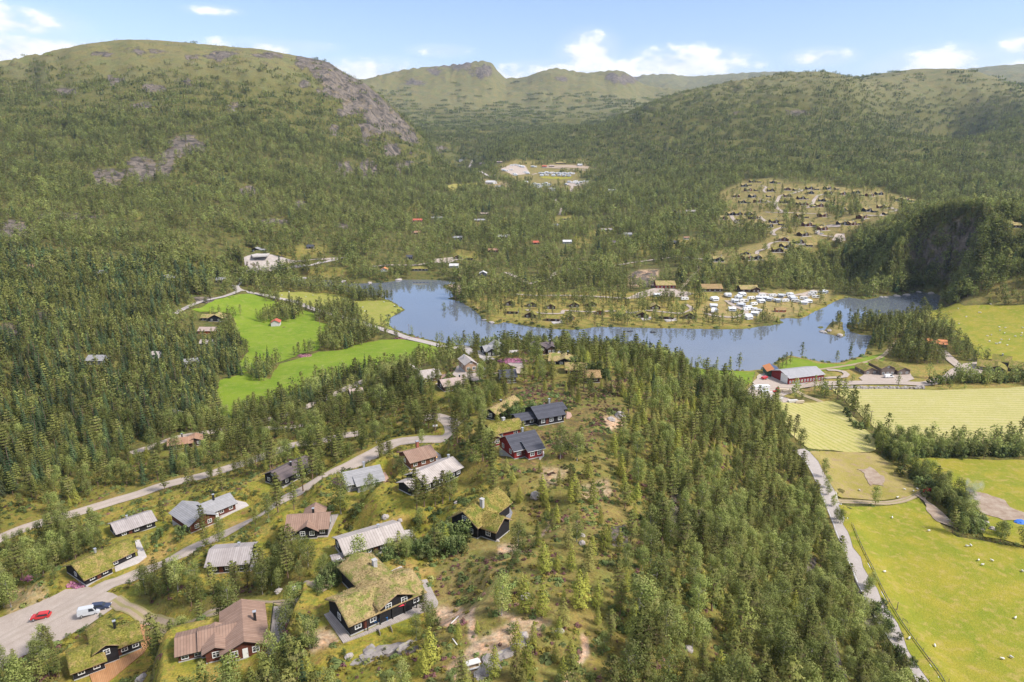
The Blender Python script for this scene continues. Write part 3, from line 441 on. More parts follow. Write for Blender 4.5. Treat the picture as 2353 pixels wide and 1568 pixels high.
# ------------------------------------------------------------------ roads: (name, label, width, points, material)
ROADS = [
 ('gravel_road', 6.2, [(-60,1512),(40,1463),(110,1428),(190,1385),(262,1343),(330,1308),(372,1288),(450,1252),(560,1192),(640,1153),(720,1110),(790,1074),(850,1050),(905,1028),(960,1014),(1010,1000),(1035,988),(1043,976),(1033,967),(1005,964),(975,969)], 'gravel', 'main gravel road climbing past the cabins to its loop'),
 ('gravel_road', 5.6, [(-60,1262),(0,1240),(60,1215),(140,1190),(210,1170),(270,1152),(330,1135),(360,1125),(400,1112),(470,1091),(515,1078),(600,1052),(674,1028),(730,1014),(771,1003),(830,990)], 'gravel', 'gravel road along the foot of the ridge at left'),
 ('gravel_road', 4.6, [(300,1040),(350,1026),(410,1007),(470,997),(520,987),(572,975),(623,963),(663,951),(687,942),(720,928),(754,913),(809,888),(846,876),(882,868),(937,862)], 'gravel', 'lowest gravel road beside the spruce row'),
 ('gravel_road', 3.6, [(600,990),(640,985),(668,979),(700,972)], 'gravel', 'short gravel spur by the fireweed'),
 ('gravel_track', 3.4, [(262,1385),(285,1402),(310,1412),(350,1420),(400,1424),(440,1421),(490,1408),(530,1396),(570,1388),(630,1384),(672,1390),(720,1402),(760,1412)], 'track', 'curving gravel drive to the lower cabins'),
 ('gravel_road', 5.0, [(1012,900),(1030,888),(1060,876),(1090,868),(1115,860),(1140,856),(1175,852),(1200,850)], 'gravel', 'gravel road at the top of the ridge'),
 ('asphalt_road', 6.0, [(1130,822),(1074,809),(1035,803),(985,790),(937,778),(905,766),(876,757),(852,750),(828,743),(800,734),(760,724),(721,713),(675,697),(636,688),(602,678),(572,670),(553,664),(545,660),(540,655)], 'asphalt', 'pale lake road between the fields and the lake'),
 ('asphalt_road', 5.0, [(553,669),(530,677),(511,684),(480,691),(450,699),(422,710),(400,722)], 'asphalt', 'branch road along the upper edge of the green field'),
 ('asphalt_road', 6.0, [(568,632),(585,628),(602,626),(648,621),(675,618),(709,611),(735,604),(760,598),(775,595)], 'asphalt', 'road beyond the bridge below the rock wall'),
 ('gravel_road', 4.5, [(640,606),(663,603),(695,600),(724,597),(770,593),(800,594)], 'gravel', 'upper road cut into the rock above the bridge road'),
 ('asphalt_road', 6.2, [(2180,1650),(2130,1566),(2090,1506),(2060,1460),(2038,1425),(2015,1385),(1995,1345),(1978,1305),(1962,1272),(1948,1240),(1934,1205),(1920,1172),(1908,1145),(1898,1120),(1880,1085),(1858,1052),(1835,1030)], 'asphalt', 'pale asphalt road below the cliff at right'),
 ('farm_track', 3.0, [(1916,1149),(1945,1153),(1985,1157),(2020,1159),(2050,1157),(2080,1150),(2105,1137),(2125,1128)], 'track', 'dirt track across the pasture'),
 ('gravel_road', 6.5, [(1735,893),(1790,889),(1850,888),(1920,884),(1990,881),(2060,881),(2120,884),(2150,879),(2180,869),(2195,855),(2210,848),(2240,845)], 'gravel', 'farm road between the barn and the lodges'),
 ('gravel_road', 6.0, [(2215,850),(2198,838),(2185,827),(2172,815),(2162,806)], 'gravel', 'drive up to the orange-roofed cabin'),
 ('farm_track', 2.8, [(1800,862),(1850,855),(1910,847),(1970,838),(2010,828),(2030,818),(2045,803),(2060,785)], 'track', 'field track along the lake shore'),
 ('gravel_track', 3.4, [(1895,872),(1915,868),(1938,868),(1945,860),(1930,853),(1900,852)], 'gravel', 'gravel loop beside the barn'),
 ('farm_track', 3.4, [(1826,897),(1850,910),(1880,921),(1890,926)], 'track', 'short dirt track below the farmyard'),
 ('gravel_road', 5.5, Z5([(480,290),(560,325),(625,365),(660,385),(740,362),(820,345),(855,305),(900,283),(980,268),(1040,266),(1100,262)]), 'gravel', 'valley road behind the camp forest'),
 ('gravel_road', 4.5, Z5([(1290,250),(1380,232),(1450,220),(1600,200),(1700,185),(1770,175),(1880,188),(1960,192),(2040,185)]), 'gravel', 'road towards the hillside village'),
 ('gravel_road', 4.5, Z5([(520,458),(700,468),(880,468),(1050,470),(1200,478),(1400,490),(1500,450),(1600,430),(1750,430)]), 'gravel', 'camp road behind the lakeside cabins'),
 ('gravel_track', 3.5, Z5([(640,575),(720,600),(900,607),(920,582),(1080,590),(1250,585),(1380,585),(1420,602),(1540,580),(1640,590),(1800,606),(1860,590),(1885,565),(1840,530)]), 'gravel', 'gravel path between the lakeside cabins'),
 ('gravel_track', 4.5, Z5([(1990,600),(2050,622),(2200,636),(2280,615),(2290,590),(2230,560),(2180,530),(2150,500)]), 'gravel', 'gravel loop among the caravans'),
 ('gravel_road', 6, Z7([(350,258),(500,262),(650,262),(780,242),(740,262),(690,285)]), 'gravel', 'gravel road behind the caravan rows'),
 ('gravel_track', 3.5, Z5([(1790,430),(1850,370),(1900,310),(1940,270),(1920,220)]), 'track', 'grassy track climbing from the camp'),
 ('gravel_road', 5.5, Z1([(1640,250),(1740,235),(1900,242),(2000,238),(2130,210),(2200,200),(2330,195)]), 'gravel', 'gravel road north of the dark pool'),
 ('gravel_road', 7, ZV([(540,568),(620,575),(700,578),(850,580),(1060,583)]), 'gravel', 'wide village road across the middle'),
 ('gravel_road', 5, ZV([(715,572),(660,535),(640,490),(665,440),(690,402),(800,386),(880,365),(908,343),(860,325)]), 'gravel', 'village road up the middle'),
 ('gravel_road', 4, ZV([(640,482),(560,457),(490,432)]), 'gravel', 'short village lane at left'),
 ('gravel_road', 5, ZV([(960,532),(1000,500),(1030,440),(1080,397),(1150,378)]), 'gravel', 'village road up to the third row'),
 ('gravel_road', 5, ZV([(1530,600),(1620,605),(1700,606),(1735,578),(1850,552),(1842,532),(1800,528)]), 'gravel', 'village loop at right'),
 ('gravel_road', 5, ZV([(640,815),(606,780),(640,745),(700,722),(745,716)]), 'gravel', 'village lane bending below the sixth row'),
 ('gravel_road', 4, ZV([(450,1005),(462,962),(560,930),(565,900),(610,875),(700,855)]), 'gravel', 'village lane past the lowest cabins'),
 ('gravel_road', 5, ZV([(195,605),(210,640),(240,665),(270,690)]), 'gravel', 'village lane at the left corner'),
 ('gravel_road', 4, ZV([(480,608),(535,665)]), 'gravel', 'steep village lane'),
 ('gravel_road', 5, ZV([(2115,488),(2075,505),(2030,532)]), 'gravel', 'village turning place at far right'),
 ('gravel_road', 4, ZV([(420,305),(540,305),(520,350),(540,385)]), 'gravel', 'village lane in the second row'),
 ('gravel_road', 5, ZV([(1060,745),(1062,785),(1100,810),(1160,825),(1210,835)]), 'gravel', 'village lane to the building site'),
 ('asphalt_road', 6, Z3([(790,1020),(800,990),(812,965)]), 'asphalt', 'valley road below the left mountain'),
 ('asphalt_road', 6, Z3([(855,1035),(900,1058),(930,1075)]), 'asphalt', 'valley road at the farm'),
 ('gravel_road', 5, Z3([(1335,1300),(1345,1265),(1318,1235),(1310,1200)]), 'gravel', 'track through the valley forest'),
 ('gravel_road', 6, Z3([(1405,1160),(1412,1125),(1375,1112)]), 'gravel', 'drive of the far camp'),
 ('gravel_road', 7, Z3([(1170,1058),(1230,1045),(1430,1055)]), 'gravel', 'lower terrace road of the far camp'),
 ('gravel_road', 6, Z3([(1290,1015),(1380,1022),(1500,1030)]), 'gravel', 'upper terrace road of the far camp'),
 ('foot_path', .8, ZC([(240,950),(225,1010),(240,1150),(235,1220),(290,1280),(330,1300)]), 'dirt', 'trodden path towards the picnic bench'),
 ('foot_path', .6, ZC([(460,1020),(560,1075),(700,1085),(830,1100)]), 'dirt', 'faint path across the heath'),
 ('foot_path', .7, ZC([(1100,1220),(1120,1290),(1110,1350),(1030,1450),(980,1500),(960,1568)]), 'dirt', 'red-brown path down the heath'),
 ('foot_path', .7, ZC([(840,170),(830,250),(800,320),(770,370)]), 'dirt', 'rocky path east of the turf cabin'),
]
AREAS = [   # flat gravel places, draped
 ('gravel_parking', [(-60,1450),(0,1420),(60,1395),(150,1356),(200,1350),(262,1362),(280,1385),(262,1395),(200,1440),(120,1482),(60,1505),(-60,1560)], 'gravel'),
 ('gravel_yard', [(1040,862),(1052,842),(1066,846),(1078,862),(1116,852),(1112,862),(1060,880)], 'gravel'),
 ('gravel_yard', [(1168,838),(1176,832),(1200,836),(1204,848),(1190,850)], 'gravel'),
 ('farm_yard', [(1727,885),(1745,862),(1765,857),(1800,870),(1812,880),(1850,884),(1830,900),(1800,912),(1830,925),(1760,928),(1735,918),(1712,900)], 'gravel'),
 ('farm_court', [(1975,870),(1990,858),(2030,860),(2090,858),(2100,872),(2075,882),(1990,882)], 'gravel'),
 ('gravel_yard', [(2195,850),(2205,838),(2250,832),(2262,845),(2255,862),(2225,872),(2200,868)], 'gravel'),
 ('camp_yard', Z5([(1400,492),(1530,430),(1600,412),(1750,420),(1900,450),(1840,480),(1740,478),(1600,462),(1500,488)]), 'gravel'),
 ('gravel_yard', Z5([(-60,192),(80,178),(110,200),(60,222),(-60,222)]), 'gravel'),
 ('earth_patch', [(2225,1128),(2262,1138),(2310,1160),(2353,1178),(2400,1195),(2400,1215),(2353,1203),(2300,1200),(2262,1182),(2238,1160)], 'soil'),
 ('earth_patch', [(1965,1078),(2000,1074),(2040,1098),(2034,1122),(1995,1118)], 'soil'),
 ('earth_patch', [(2105,1140),(2125,1133),(2160,1175),(2200,1215),(2188,1222),(2140,1185)], 'soil'),
 ('rock_cut', [(560,592),(590,583),(625,586),(668,598),(672,604),(640,612),(605,616),(575,627),(563,612)], 'rubble'),
 ('building_site', ZV([(1205,850),(1245,785),(1330,782),(1345,850),(1285,882)]), 'gravel'),
 ('village_yard', ZV([(1110,705),(1200,692),(1290,700),(1290,716),(1130,726)]), 'gravel'),
 ('sand_beach', [(1020,655),(1035,652),(1060,655),(1062,668),(1053,682),(1046,664),(1033,658)], 'sand'),
 ('camp_yard', Z3([(1230,1000),(1380,995),(1515,1005),(1510,1020),(1380,1012),(1240,1016)]), 'track'),
 ('caravan_ground', Z3([(980,1025),(1040,995),(1130,1000),(1160,1050),(1060,1060)]), 'gravel'),
 ('caravan_ground', Z3([(1360,1110),(1400,1095),(1510,1100),(1500,1118),(1420,1125)]), 'gravel'),
]
FIELDS = [
 ('green_field', Z1([(270,575),(450,500),(640,460),(740,460),(830,488),(1000,545),(1190,600),(1210,660),(1310,690),(1290,790),(1220,880),(1080,915),(920,975),(780,1010),(640,1060),(600,1060),(640,960),(700,890),(620,800),(600,700),(600,650),(560,600),(430,590),(330,590)]), 'field_green'),
 ('green_field', Z1([(475,1105),(640,1062),(700,1050),(860,1100),(930,982),(1100,938),(1230,892),(1400,882),(1520,832),(1700,802),(1850,797),(2000,822),(2180,872),(2210,905),(2200,940),(2090,960),(1900,1000),(1700,1060),(1520,1080),(1240,1105),(1100,1215),(900,1290),(700,1350),(560,1398),(500,1400),(470,1300),(450,1240),(480,1160)]), 'field_green'),
 ('lake_meadow', Z1([(900,440),(1100,440),(1330,455),(1520,495),(1700,482),(1770,515),(1860,575),(1760,635),(1735,690),(1840,748),(2000,797),(2200,838),(2150,835),(1900,770),(1720,705),(1600,665),(1540,640),(1500,560),(1400,560),(1250,540),(1190,560),(1040,515),(920,478)]), 'field_lake'),
 ('sheep_pasture', Z7([(1650,392),(1730,362),(1900,350),(2100,342),(2352,342),(2800,340),(2800,830),(2352,800),(2100,755),(1990,745),(1960,640),(1850,600),(1800,570),(1850,545),(1780,505),(1650,450)]), 'field_pasture'),
 ('hay_field', Z7([(900,972),(1000,962),(1300,977),(1700,987),(2000,977),(2352,962),(2900,955),(2900,1365),(2352,1365),(2000,1372),(1700,1382),(1400,1362),(1280,1332),(1150,1200),(1030,1090)]), 'hay_a'),
 ('hay_field', Z7([(410,1097),(600,1077),(900,1067),(960,1095),(1100,1230),(1245,1370),(1230,1440),(1180,1455),(900,1442),(720,1425),(600,1320),(520,1200)]), 'hay_b'),
 ('rough_pasture', [(1862,1040),(1890,1036),(2010,1042),(2095,1095),(2122,1122),(2080,1143),(2000,1152),(1925,1144),(1905,1100),(1880,1062)], 'field_rough'),
 ('pasture', [(1925,1160),(2010,1165),(2080,1160),(2112,1146),(2150,1195),(2200,1235),(2353,1262),(2800,1300),(2800,1640),(2190,1640),(2135,1568),(2090,1495),(2040,1405),(2000,1330),(1965,1260)], 'field_pasture'),
 ('pasture', [(2085,1052),(2353,1058),(2800,1060),(2800,1290),(2353,1255),(2260,1235),(2240,1200),(2180,1130),(2140,1115)], 'field_pasture'),
 ('green_field', [(1560,842),(1600,848),(1640,852),(1697,855),(1735,855),(1727,880),(1712,893),(1640,884),(1590,870)], 'field_green'),
 ('shore_lawn', [(1795,850),(1792,836),(1818,822),(1850,828),(1880,836),(1935,838),(1965,828),(1990,822),(2040,808),(2030,830),(1990,848),(1900,852),(1850,860),(1810,862)], 'field_green'),
 ('golden_field', Z3([(640,1128),(700,1112),(800,1106),(865,1108),(850,1116),(760,1124),(715,1145),(700,1172),(655,1150)]), 'field_gold'),
 ('camp_lawn', Z3([(1215,1066),(1420,1068),(1405,1078),(1240,1078)]), 'field_pasture'),
]
def xy(l): return [G(a, b) for a, b in l]
ROADW = []
PATHS = [xy(r[2]) for r in ROADS if r[0] == 'foot_path']; ROADS = [r for r in ROADS if r[0] != 'foot_path']
for nm, wd, pts, mt_, lb in ROADS:
    P = np.array(xy(pts)); ROADW.append((nm, wd, P, mt_, lb))
def smooth_line(P, step=3.0):
    P = np.asarray(P, float); n = len(P)
    if n == 2: Q = P
    else:
        Q = []
        E = np.vstack([2*P[0]-P[1], P, 2*P[-1]-P[-2]])
        for i in range(n-1):
            p0, p1, p2, p3 = E[i:i+4]
            for t in np.linspace(0, 1, 9)[:-1]:
                Q.append(.5*((2*p1)+(-p0+p2)*t+(2*p0-5*p1+4*p2-p3)*t*t+(-p0+3*p1-3*p2+p3)*t**3))
        Q.append(P[-1]); Q = np.array(Q)
    d = np.r_[0, np.cumsum(np.hypot(*np.diff(Q, axis=0).T))]; m = max(2, int(d[-1]/step)+1)
    s = np.linspace(0, d[-1], m); return np.c_[np.interp(s, d, Q[:, 0]), np.interp(s, d, Q[:, 1])]
# level the ground across every road
gx, gy = GX.ravel(), GY.ravel(); Hf = H.ravel(); near = np.nonzero(gx*gx+gy*gy < 2300**2)[0]; near = near[np.abs(np.arctan2(gx[near], gy[near])) < radians(48)]
nx, ny = gx[near], gy[near]
best = np.full(len(near), 1e9); tgt = np.zeros(len(near)); wid = np.zeros(len(near))
RL = []
for (nm, wd, P, mt_, lb) in ROADW:
    dist = np.hypot(*P.mean(0)); Q = smooth_line(P, 2.0 if dist < 350 else 5.0); z = hgt(Q[:, 0], Q[:, 1])
    kk = 9 if nm != 'foot_path' else 3
    zp = np.pad(z, kk, mode='edge'); z = np.convolve(zp, np.ones(2*kk+1)/(2*kk+1), 'valid'); z = np.maximum(z, .9)
    RL.append((nm, wd, Q, z, mt_, lb)); m_ = wd/2+7
    for i in range(0, len(Q)-1):
        a, b = Q[i], Q[i+1]
        c = np.nonzero((nx > min(a[0], b[0])-m_) & (nx < max(a[0], b[0])+m_) & (ny > min(a[1], b[1])-m_) & (ny < max(a[1], b[1])+m_))[0]
        if not len(c): continue
        d, t = segdist(nx[c], ny[c], a, b); u = d < best[c]; cc = c[u]
        best[cc] = d[u]; tgt[cc] = z[i]+(z[i+1]-z[i])*t[u]; wid[cc] = wd
kf = 1-sstep(wid/2+1.2, wid/2+6.5, best)
Hf[near] = Hf[near]*(1-kf)+tgt*kf
road_d = best-wid/2
def zonal(x, y): return np.hypot(x, y)
# house sites
for h in HS:
    mx, my = (h['A'][0]+h['B'][0])/2, (h['A'][1]+h['B'][1])/2
    g = G(mx, my); z = float(hgt(*g)); A = np.array(PZ(*h['A'], z)); B = np.array(PZ(*h['B'], z))
    v = B[:2]-A[:2]
    if h['fy'] is not None: v = np.hypot(*v)*np.array([cos(radians(h['fy'])), sin(radians(h['fy']))])
    elif np.hypot(*((A+B)/2)[:2]) > 225:
        yw = np.clip(atan2(v[1], v[0]), radians(-26), radians(26)); v = abs(v[0])/cos(yw)*np.array([cos(yw), sin(yw)])
    L = float(np.hypot(*v)); h['L'] = L; h['yaw'] = atan2(v[1], v[0]); h['c'] = ((A+B)/2)[:2]; h['z'] = z
    ex = v/L; ey = np.array([-ex[1], ex[0]]); h['ex'] = ex; h['ey'] = ey
    h['bl'] = [b for b in (h['blocks'](L) if h['blocks'] else [(-L/2, L/2, 0, h['W'], h['hw'], h['ridge'], h['pitch'])])]
PADS = []
def pad(c, ex, ey, x0, x1, y0, y1, z, soft):
    dx = nx-c[0]; dy = ny-c[1]; u = dx*ex[0]+dy*ex[1]; v = dx*ey[0]+dy*ey[1]
    d = np.hypot(np.maximum(np.maximum(x0-u, u-x1), 0), np.maximum(np.maximum(y0-v, v-y1), 0))
    s = np.nonzero(d < soft)[0]; k = 1-sstep(soft*.25, soft, d[s])
    Hf[near[s]] = Hf[near[s]]*(1-k)+z*k
    PADS.append((c, ex, ey, x0, x1, y0, y1))
for h in HS:
    b = h['bl']; pad(h['c'], h['ex'], h['ey'], min(q[0] for q in b)-.6, max(q[1] for q in b)+.6, min(q[2] for q in b)-.8, max(q[3] for q in b)+.6, h['z'], 6.5 if h['name'] == 'log_cabin' else 13 if h['c'][1] < 260 else 8); PADS[-1] = PADS[-1]+((4.5 if h['c'][1] < 260 or h['name'] in ('camp_cabin', 'lakeside_cabin') else 9 if h['c'][1] < 480 else 17),)
def padpoly(w_, z, soft=3.0):
    w_ = np.array(w_); c0 = w_.mean(0); sp_ = np.ptp(w_, 0)+6
    c = np.nonzero((np.abs(nx-c0[0]) < sp_[0]) & (np.abs(ny-c0[1]) < sp_[1]))[0]; dd = np.full(len(c), 1e9)
    for i in range(len(w_)): dd = np.minimum(dd, segdist(nx[c], ny[c], w_[i], w_[(i+1) % len(w_)])[0])
    dd[pip(nx[c], ny[c], w_)] = 0; k = 1-sstep(.6, soft, dd); Hf[near[c]] = Hf[near[c]]*(1-k)+z*k
for h in HS:
    for poly, mt_ in h['decks']: padpoly([PZ(a, b_, h['z'])[:2] for a, b_ in poly], h['z']-.05)
VILW = []
for ri, (rn, pts) in enumerate(VIL):
    for ci, (a, b, s) in enumerate(pts):
        q = ZV([(a, b)])[0]; g = G(*q); z = float(hgt(*g)); VILW.append((rn, ci, len(pts), g, z, s, q))
        pad(np.array(g), np.array([1, 0]), np.array([0, 1]), -5, 5, -5, 5, z, 8); PADS[-1] = PADS[-1]+(16,)
for nm, pts, mt_ in AREAS:        # yards are graded to a plane
    w_ = np.array(xy(pts)); c0 = w_.mean(0); sp_ = np.ptp(w_, 0)+12
    c = np.nonzero((np.abs(nx-c0[0]) < sp_[0]) & (np.abs(ny-c0[1]) < sp_[1]))[0]; ins = pip(nx[c], ny[c], w_)
    dd = np.full(len(c), 1e9)
    for i in range(len(w_)): dd = np.minimum(dd, segdist(nx[c], ny[c], w_[i], w_[(i+1) % len(w_)])[0])
    dd[ins] = 0
    if ins.sum() < 4: continue
    A3 = np.c_[nx[c][ins]-c0[0], ny[c][ins]-c0[1], np.ones(ins.sum())]; co_ = np.linalg.lstsq(A3, Hf[near[c][ins]], rcond=None)[0]
    zz = np.maximum(co_[0]*(nx[c]-c0[0])+co_[1]*(ny[c]-c0[1])+co_[2], .8); k = 1-sstep(.8, 5, dd); Hf[near[c]] = Hf[near[c]]*(1-k)+zz*k
H[:] = Hf.reshape(H.shape)
# keep the lake open after levelling
s2 = lake_sd(GX[sel], GY[sel])+fbm(GX[sel]/9, GY[sel]/9, 41, 3)*1.6; hh = H[sel]; H[sel] = np.where(s2 < 0, np.minimum(hh, np.maximum(s2*.3, -2.5)), hh)
# fields are smooth
FIELDW = []
for nm, pts, mt_ in FIELDS:
    FIELDW.append((nm, xy(pts), mt_))
# visibility of each ground vertex from the camera height (only used to leave out what no view shows)
dirsl = (H-CAMZ)/RR[:, None]; run = np.maximum.accumulate(dirsl, axis=0)
# ------------------------------------------------------------------ materials
MATS = {}
def nmat(name):
    m = bpy.data.materials.new(name); m.use_nodes = True; t = m.node_tree; t.nodes.clear()
    o = t.nodes.new('ShaderNodeOutputMaterial'); b = t.nodes.new('ShaderNodeBsdfPrincipled'); t.links.new(b.outputs[0], o.inputs[0])
    b.inputs['Specular IOR Level'].default_value = .25; b.inputs['Roughness'].default_value = .85; MATS[name] = m
    return m, t, b
class Tk:
    def __init__(s, t): s.t = t
    def n(s, ty, **k):
        x = s.t.nodes.new(ty)
        for a, b in k.items(): setattr(x, a, b)
        return x
    def put(s, i, v):
        if v is None: return
        if isinstance(v, bpy.types.NodeSocket): s.t.links.new(v, i)
        else:
            if isinstance(v, (tuple, list)) and len(v) == 3 and i.type == 'RGBA': v = (*v, 1)
            i.default_value = v
    def math(s, op, a, b=None, c=None, clamp=False):
        x = s.n('ShaderNodeMath', operation=op, use_clamp=clamp)
        for i, v in enumerate((a, b, c)): s.put(x.inputs[i], v)
        return x.outputs[0]
    def noise(s, vec, scale, detail=4, rough=.55, dist=0):
        x = s.n('ShaderNodeTexNoise'); s.put(x.inputs['Vector'], vec); x.inputs['Scale'].default_value = scale
        x.inputs['Detail'].default_value = detail; x.inputs['Roughness'].default_value = rough; x.inputs['Distortion'].default_value = dist
        return x.outputs[0]
    def mix(s, f, a, b, mode='MIX'):
        x = s.n('ShaderNodeMixRGB', blend_type=mode); s.put(x.inputs[0], f); s.put(x.inputs[1], a); s.put(x.inputs[2], b); return x.outputs[0]
    def rng(s, v, a, b, c=0.0, d=1.0):
        x = s.n('ShaderNodeMapRange'); s.put(x.inputs[0], v)
        for i, q in enumerate((a, b, c, d)): x.inputs[i+1].default_value = q
        return x.outputs[0]
    def pos(s): return s.n('ShaderNodeNewGeometry').outputs['Position']
    def obj(s): return s.n('ShaderNodeTexCoord').outputs['Object']
    def map(s, vec, scale=(1, 1, 1), rot=(0, 0, 0)):
        x = s.n('ShaderNodeMapping'); s.put(x.inputs[0], vec); x.inputs['Scale'].default_value = scale; x.inputs['Rotation'].default_value = rot; return x.outputs[0]
    def bump(s, h, strength=.5, dist=.2):
        x = s.n('ShaderNodeBump'); s.put(x.inputs['Height'], h); x.inputs['Strength'].default_value = strength; x.inputs['Distance'].default_value = dist; return x.outputs[0]
def grassy(name, cols, scale=.25, fine=2.2, bump=.4, stripes=None, seed=0):
    cols = [tuple(q*.86 for q in c) for c in cols]; m, t, b = nmat(name); k = Tk(t); p = k.map(k.pos(), (1, 1, .3)); p_ = k.n('ShaderNodeVectorMath', operation='ADD'); k.put(p_.inputs[0], p); p_.inputs[1].default_value = (seed*37, seed*11, 0); p = p_.outputs[0]
    a = k.noise(p, scale*.35, 5, .6, .6); c = k.noise(p, scale*1.8, 4); f = k.noise(p, fine, 3)
    x = k.mix(k.rng(a, .38, .62), cols[0], cols[1]); x = k.mix(k.rng(c, .5, .72), x, cols[2])
    if stripes: x = stripes(k, x)
    x = k.mix(k.rng(f, .3, .7, 0, .45), x, (0.25, 0.3, 0.15), 'OVERLAY')
    k.put(b.inputs['Base Color'], x); k.put(b.inputs['Normal'], k.bump(k.noise(p, fine*1.4, 3), bump, .3)); b.inputs['Roughness'].default_value = .95
    return m
def stripe(ang, period, colr, amount, curve=10):
    def f(k, x):
        p = k.map(k.pos(), (1, 1, 0), (0, 0, radians(ang)))
        s = k.n('ShaderNodeSeparateXYZ'); k.put(s.inputs[0], p)
        wb = k.noise(k.map(k.pos(), (1, 1, 0)), .012, 1); v = k.math('ADD', s.outputs[1], k.math('MULTIPLY', wb, curve))
        w_ = k.math('SINE', k.math('MULTIPLY', v, 2*pi/period))
        g = k.math('MULTIPLY', k.rng(w_, .0, .9), k.rng(k.noise(k.pos(), .9, 3), .3, .55))
        return k.mix(k.math('MULTIPLY', g, amount), x, colr)
    return f
grassy('field_green', [(.165,.25,.012),(.22,.29,.018),(.27,.30,.05)], .12, 1.5)
grassy('field_lake', [(.28,.29,.04),(.35,.32,.07),(.38,.32,.11)], .15, 1.5, seed=1)
grassy('field_pasture', [(.25,.27,.02),(.37,.31,.035),(.44,.33,.09)], .22, 1.6, .8, seed=2)
grassy('field_rough', [(.33,.27,.06),(.42,.32,.12),(.38,.26,.15)], .2, 1.6, seed=3)
grassy('field_gold', [(.34,.29,.07),(.38,.31,.09),(.30,.28,.06)], .1, 1, seed=4)
grassy('hay_a', [(.50,.43,.17),(.54,.46,.19),(.56,.47,.23)], .1, 1.4, .2, stripe(2, 3.4, (.30,.30,.07), .7, 14), seed=5)
grassy('hay_b', [(.49,.42,.15),(.53,.45,.18),(.55,.46,.22)], .1, 1.4, .2, stripe(62, 3.3, (.27,.28,.06), .8, 16), seed=6)
def gravel(name, c0, c1, tracks=0):
    c0 = (c0[0]*.84, c0[1]*.80, c0[2]*.77); c1 = (c1[0]*.84, c1[1]*.80, c1[2]*.77)
    m, t, b = nmat(name); k = Tk(t); p = k.pos(); a = k.noise(p, .35, 5, .65); f = k.noise(p, 5, 3)
    x = k.mix(k.rng(a, .35, .65), c0, c1); x = k.mix(k.rng(f, .4, .7, 0, .5), x, tuple(v*.6 for v in c0))
    if tracks:
        uv = k.n('ShaderNodeUVMap'); uv.uv_map = 'road'; s = k.n('ShaderNodeSeparateXYZ'); k.put(s.inputs[0], uv.outputs[0])
        d = k.math('ABSOLUTE', k.math('SUBTRACT', k.math('ABSOLUTE', s.outputs[0]), .5))      # wheel tracks lie at half of the half width
        g = k.rng(k.math('ADD', d, k.math('MULTIPLY', k.math('SUBTRACT', a, .5), .5)), .22, .34)
        x = k.mix(k.math('MULTIPLY', g, tracks), x, (.26, .23, .08) if tracks > .5 else (.30, .25, .19))
    k.put(b.inputs['Base Color'], x); k.put(b.inputs['Normal'], k.bump(f, .35, .06)); b.inputs['Roughness'].default_value = .95
    return m
gravel('gravel', (.46,.39,.33), (.55,.475,.41), .35); gravel('track', (.40,.31,.22), (.48,.39,.29), .8); gravel('sand', (.52,.37,.26), (.56,.44,.33))
gravel('soil', (.34,.25,.18), (.50,.42,.33)); gravel('dirt', (.36,.21,.12), (.42,.29,.19)); gravel('asphalt', (.47,.43,.40), (.53,.49,.455)); gravel('rubble', (.40,.36,.33), (.56,.51,.47))
# ---- open ground: heath, bog grass, bare rock by slope; attribute cov = (grass, bare, heather)
m, t, b = nmat('heath'); k = Tk(t); P0 = k.pos(); cov = k.n('ShaderNodeVertexColor'); cov.layer_name = 'cov'
sp = k.n('ShaderNodeSeparateColor'); k.put(sp.inputs[0], cov.outputs[0]); cr, cg, cb = sp.outputs[0], sp.outputs[1], sp.outputs[2]
pz = k.n('ShaderNodeSeparateXYZ'); k.put(pz.inputs[0], P0)
nb = k.noise(P0, .035, 5, .6); nm_ = k.noise(P0, .16, 5, .65, .5); nf = k.noise(P0, .8, 4, .65); nn = k.noise(P0, 3.2, 3, .6)
base = k.mix(k.rng(nm_, .36, .62), (.062,.078,.018), (.115,.095,.03)); base = k.mix(k.rng(nf, .52, .68), base, (.10,.125,.022))
alp = k.mix(k.rng(nb, .35, .65), (.185,.155,.062), (.120,.135,.050)); alp = k.mix(k.rng(nm_, .5, .62, 0, .7), alp, (.11,.115,.038)); alp = k.mix(k.rng(nf, .45, .65, 0, .5), alp, (.10,.095,.04))
base = k.mix(k.rng(k.math('ADD', pz.outputs[2], k.math('MULTIPLY', k.math('SUBTRACT', nb, .5), 260)), 235, 335), base, alp)
grs = k.mix(k.rng(nm_, .4, .6), (.235,.235,.022), (.36,.27,.05)); grs = k.mix(k.rng(nf, .48, .66), grs, (.14,.18,.02)); grs = k.mix(k.rng(k.noise(P0, .09, 4), .56, .68), grs, (.40,.27,.10))
dk = k.noise(P0, .42, 6, .7, .4); dk2 = k.noise(P0, 1.3, 5, .7)
grs = k.mix(k.rng(k.math('ADD', k.math('MULTIPLY', dk, .6), k.math('MULTIPLY', dk2, .4)), .50, .60, 0, .85), grs, (.075,.095,.018)); grs = k.mix(k.rng(k.noise(P0, .3, 5, .7, .6), .57, .66, 0, .8), grs, (.23,.115,.05))
x = k.mix(k.math('MULTIPLY', cr, k.rng(nm_, .2, .45, .6, 1)), base, grs)
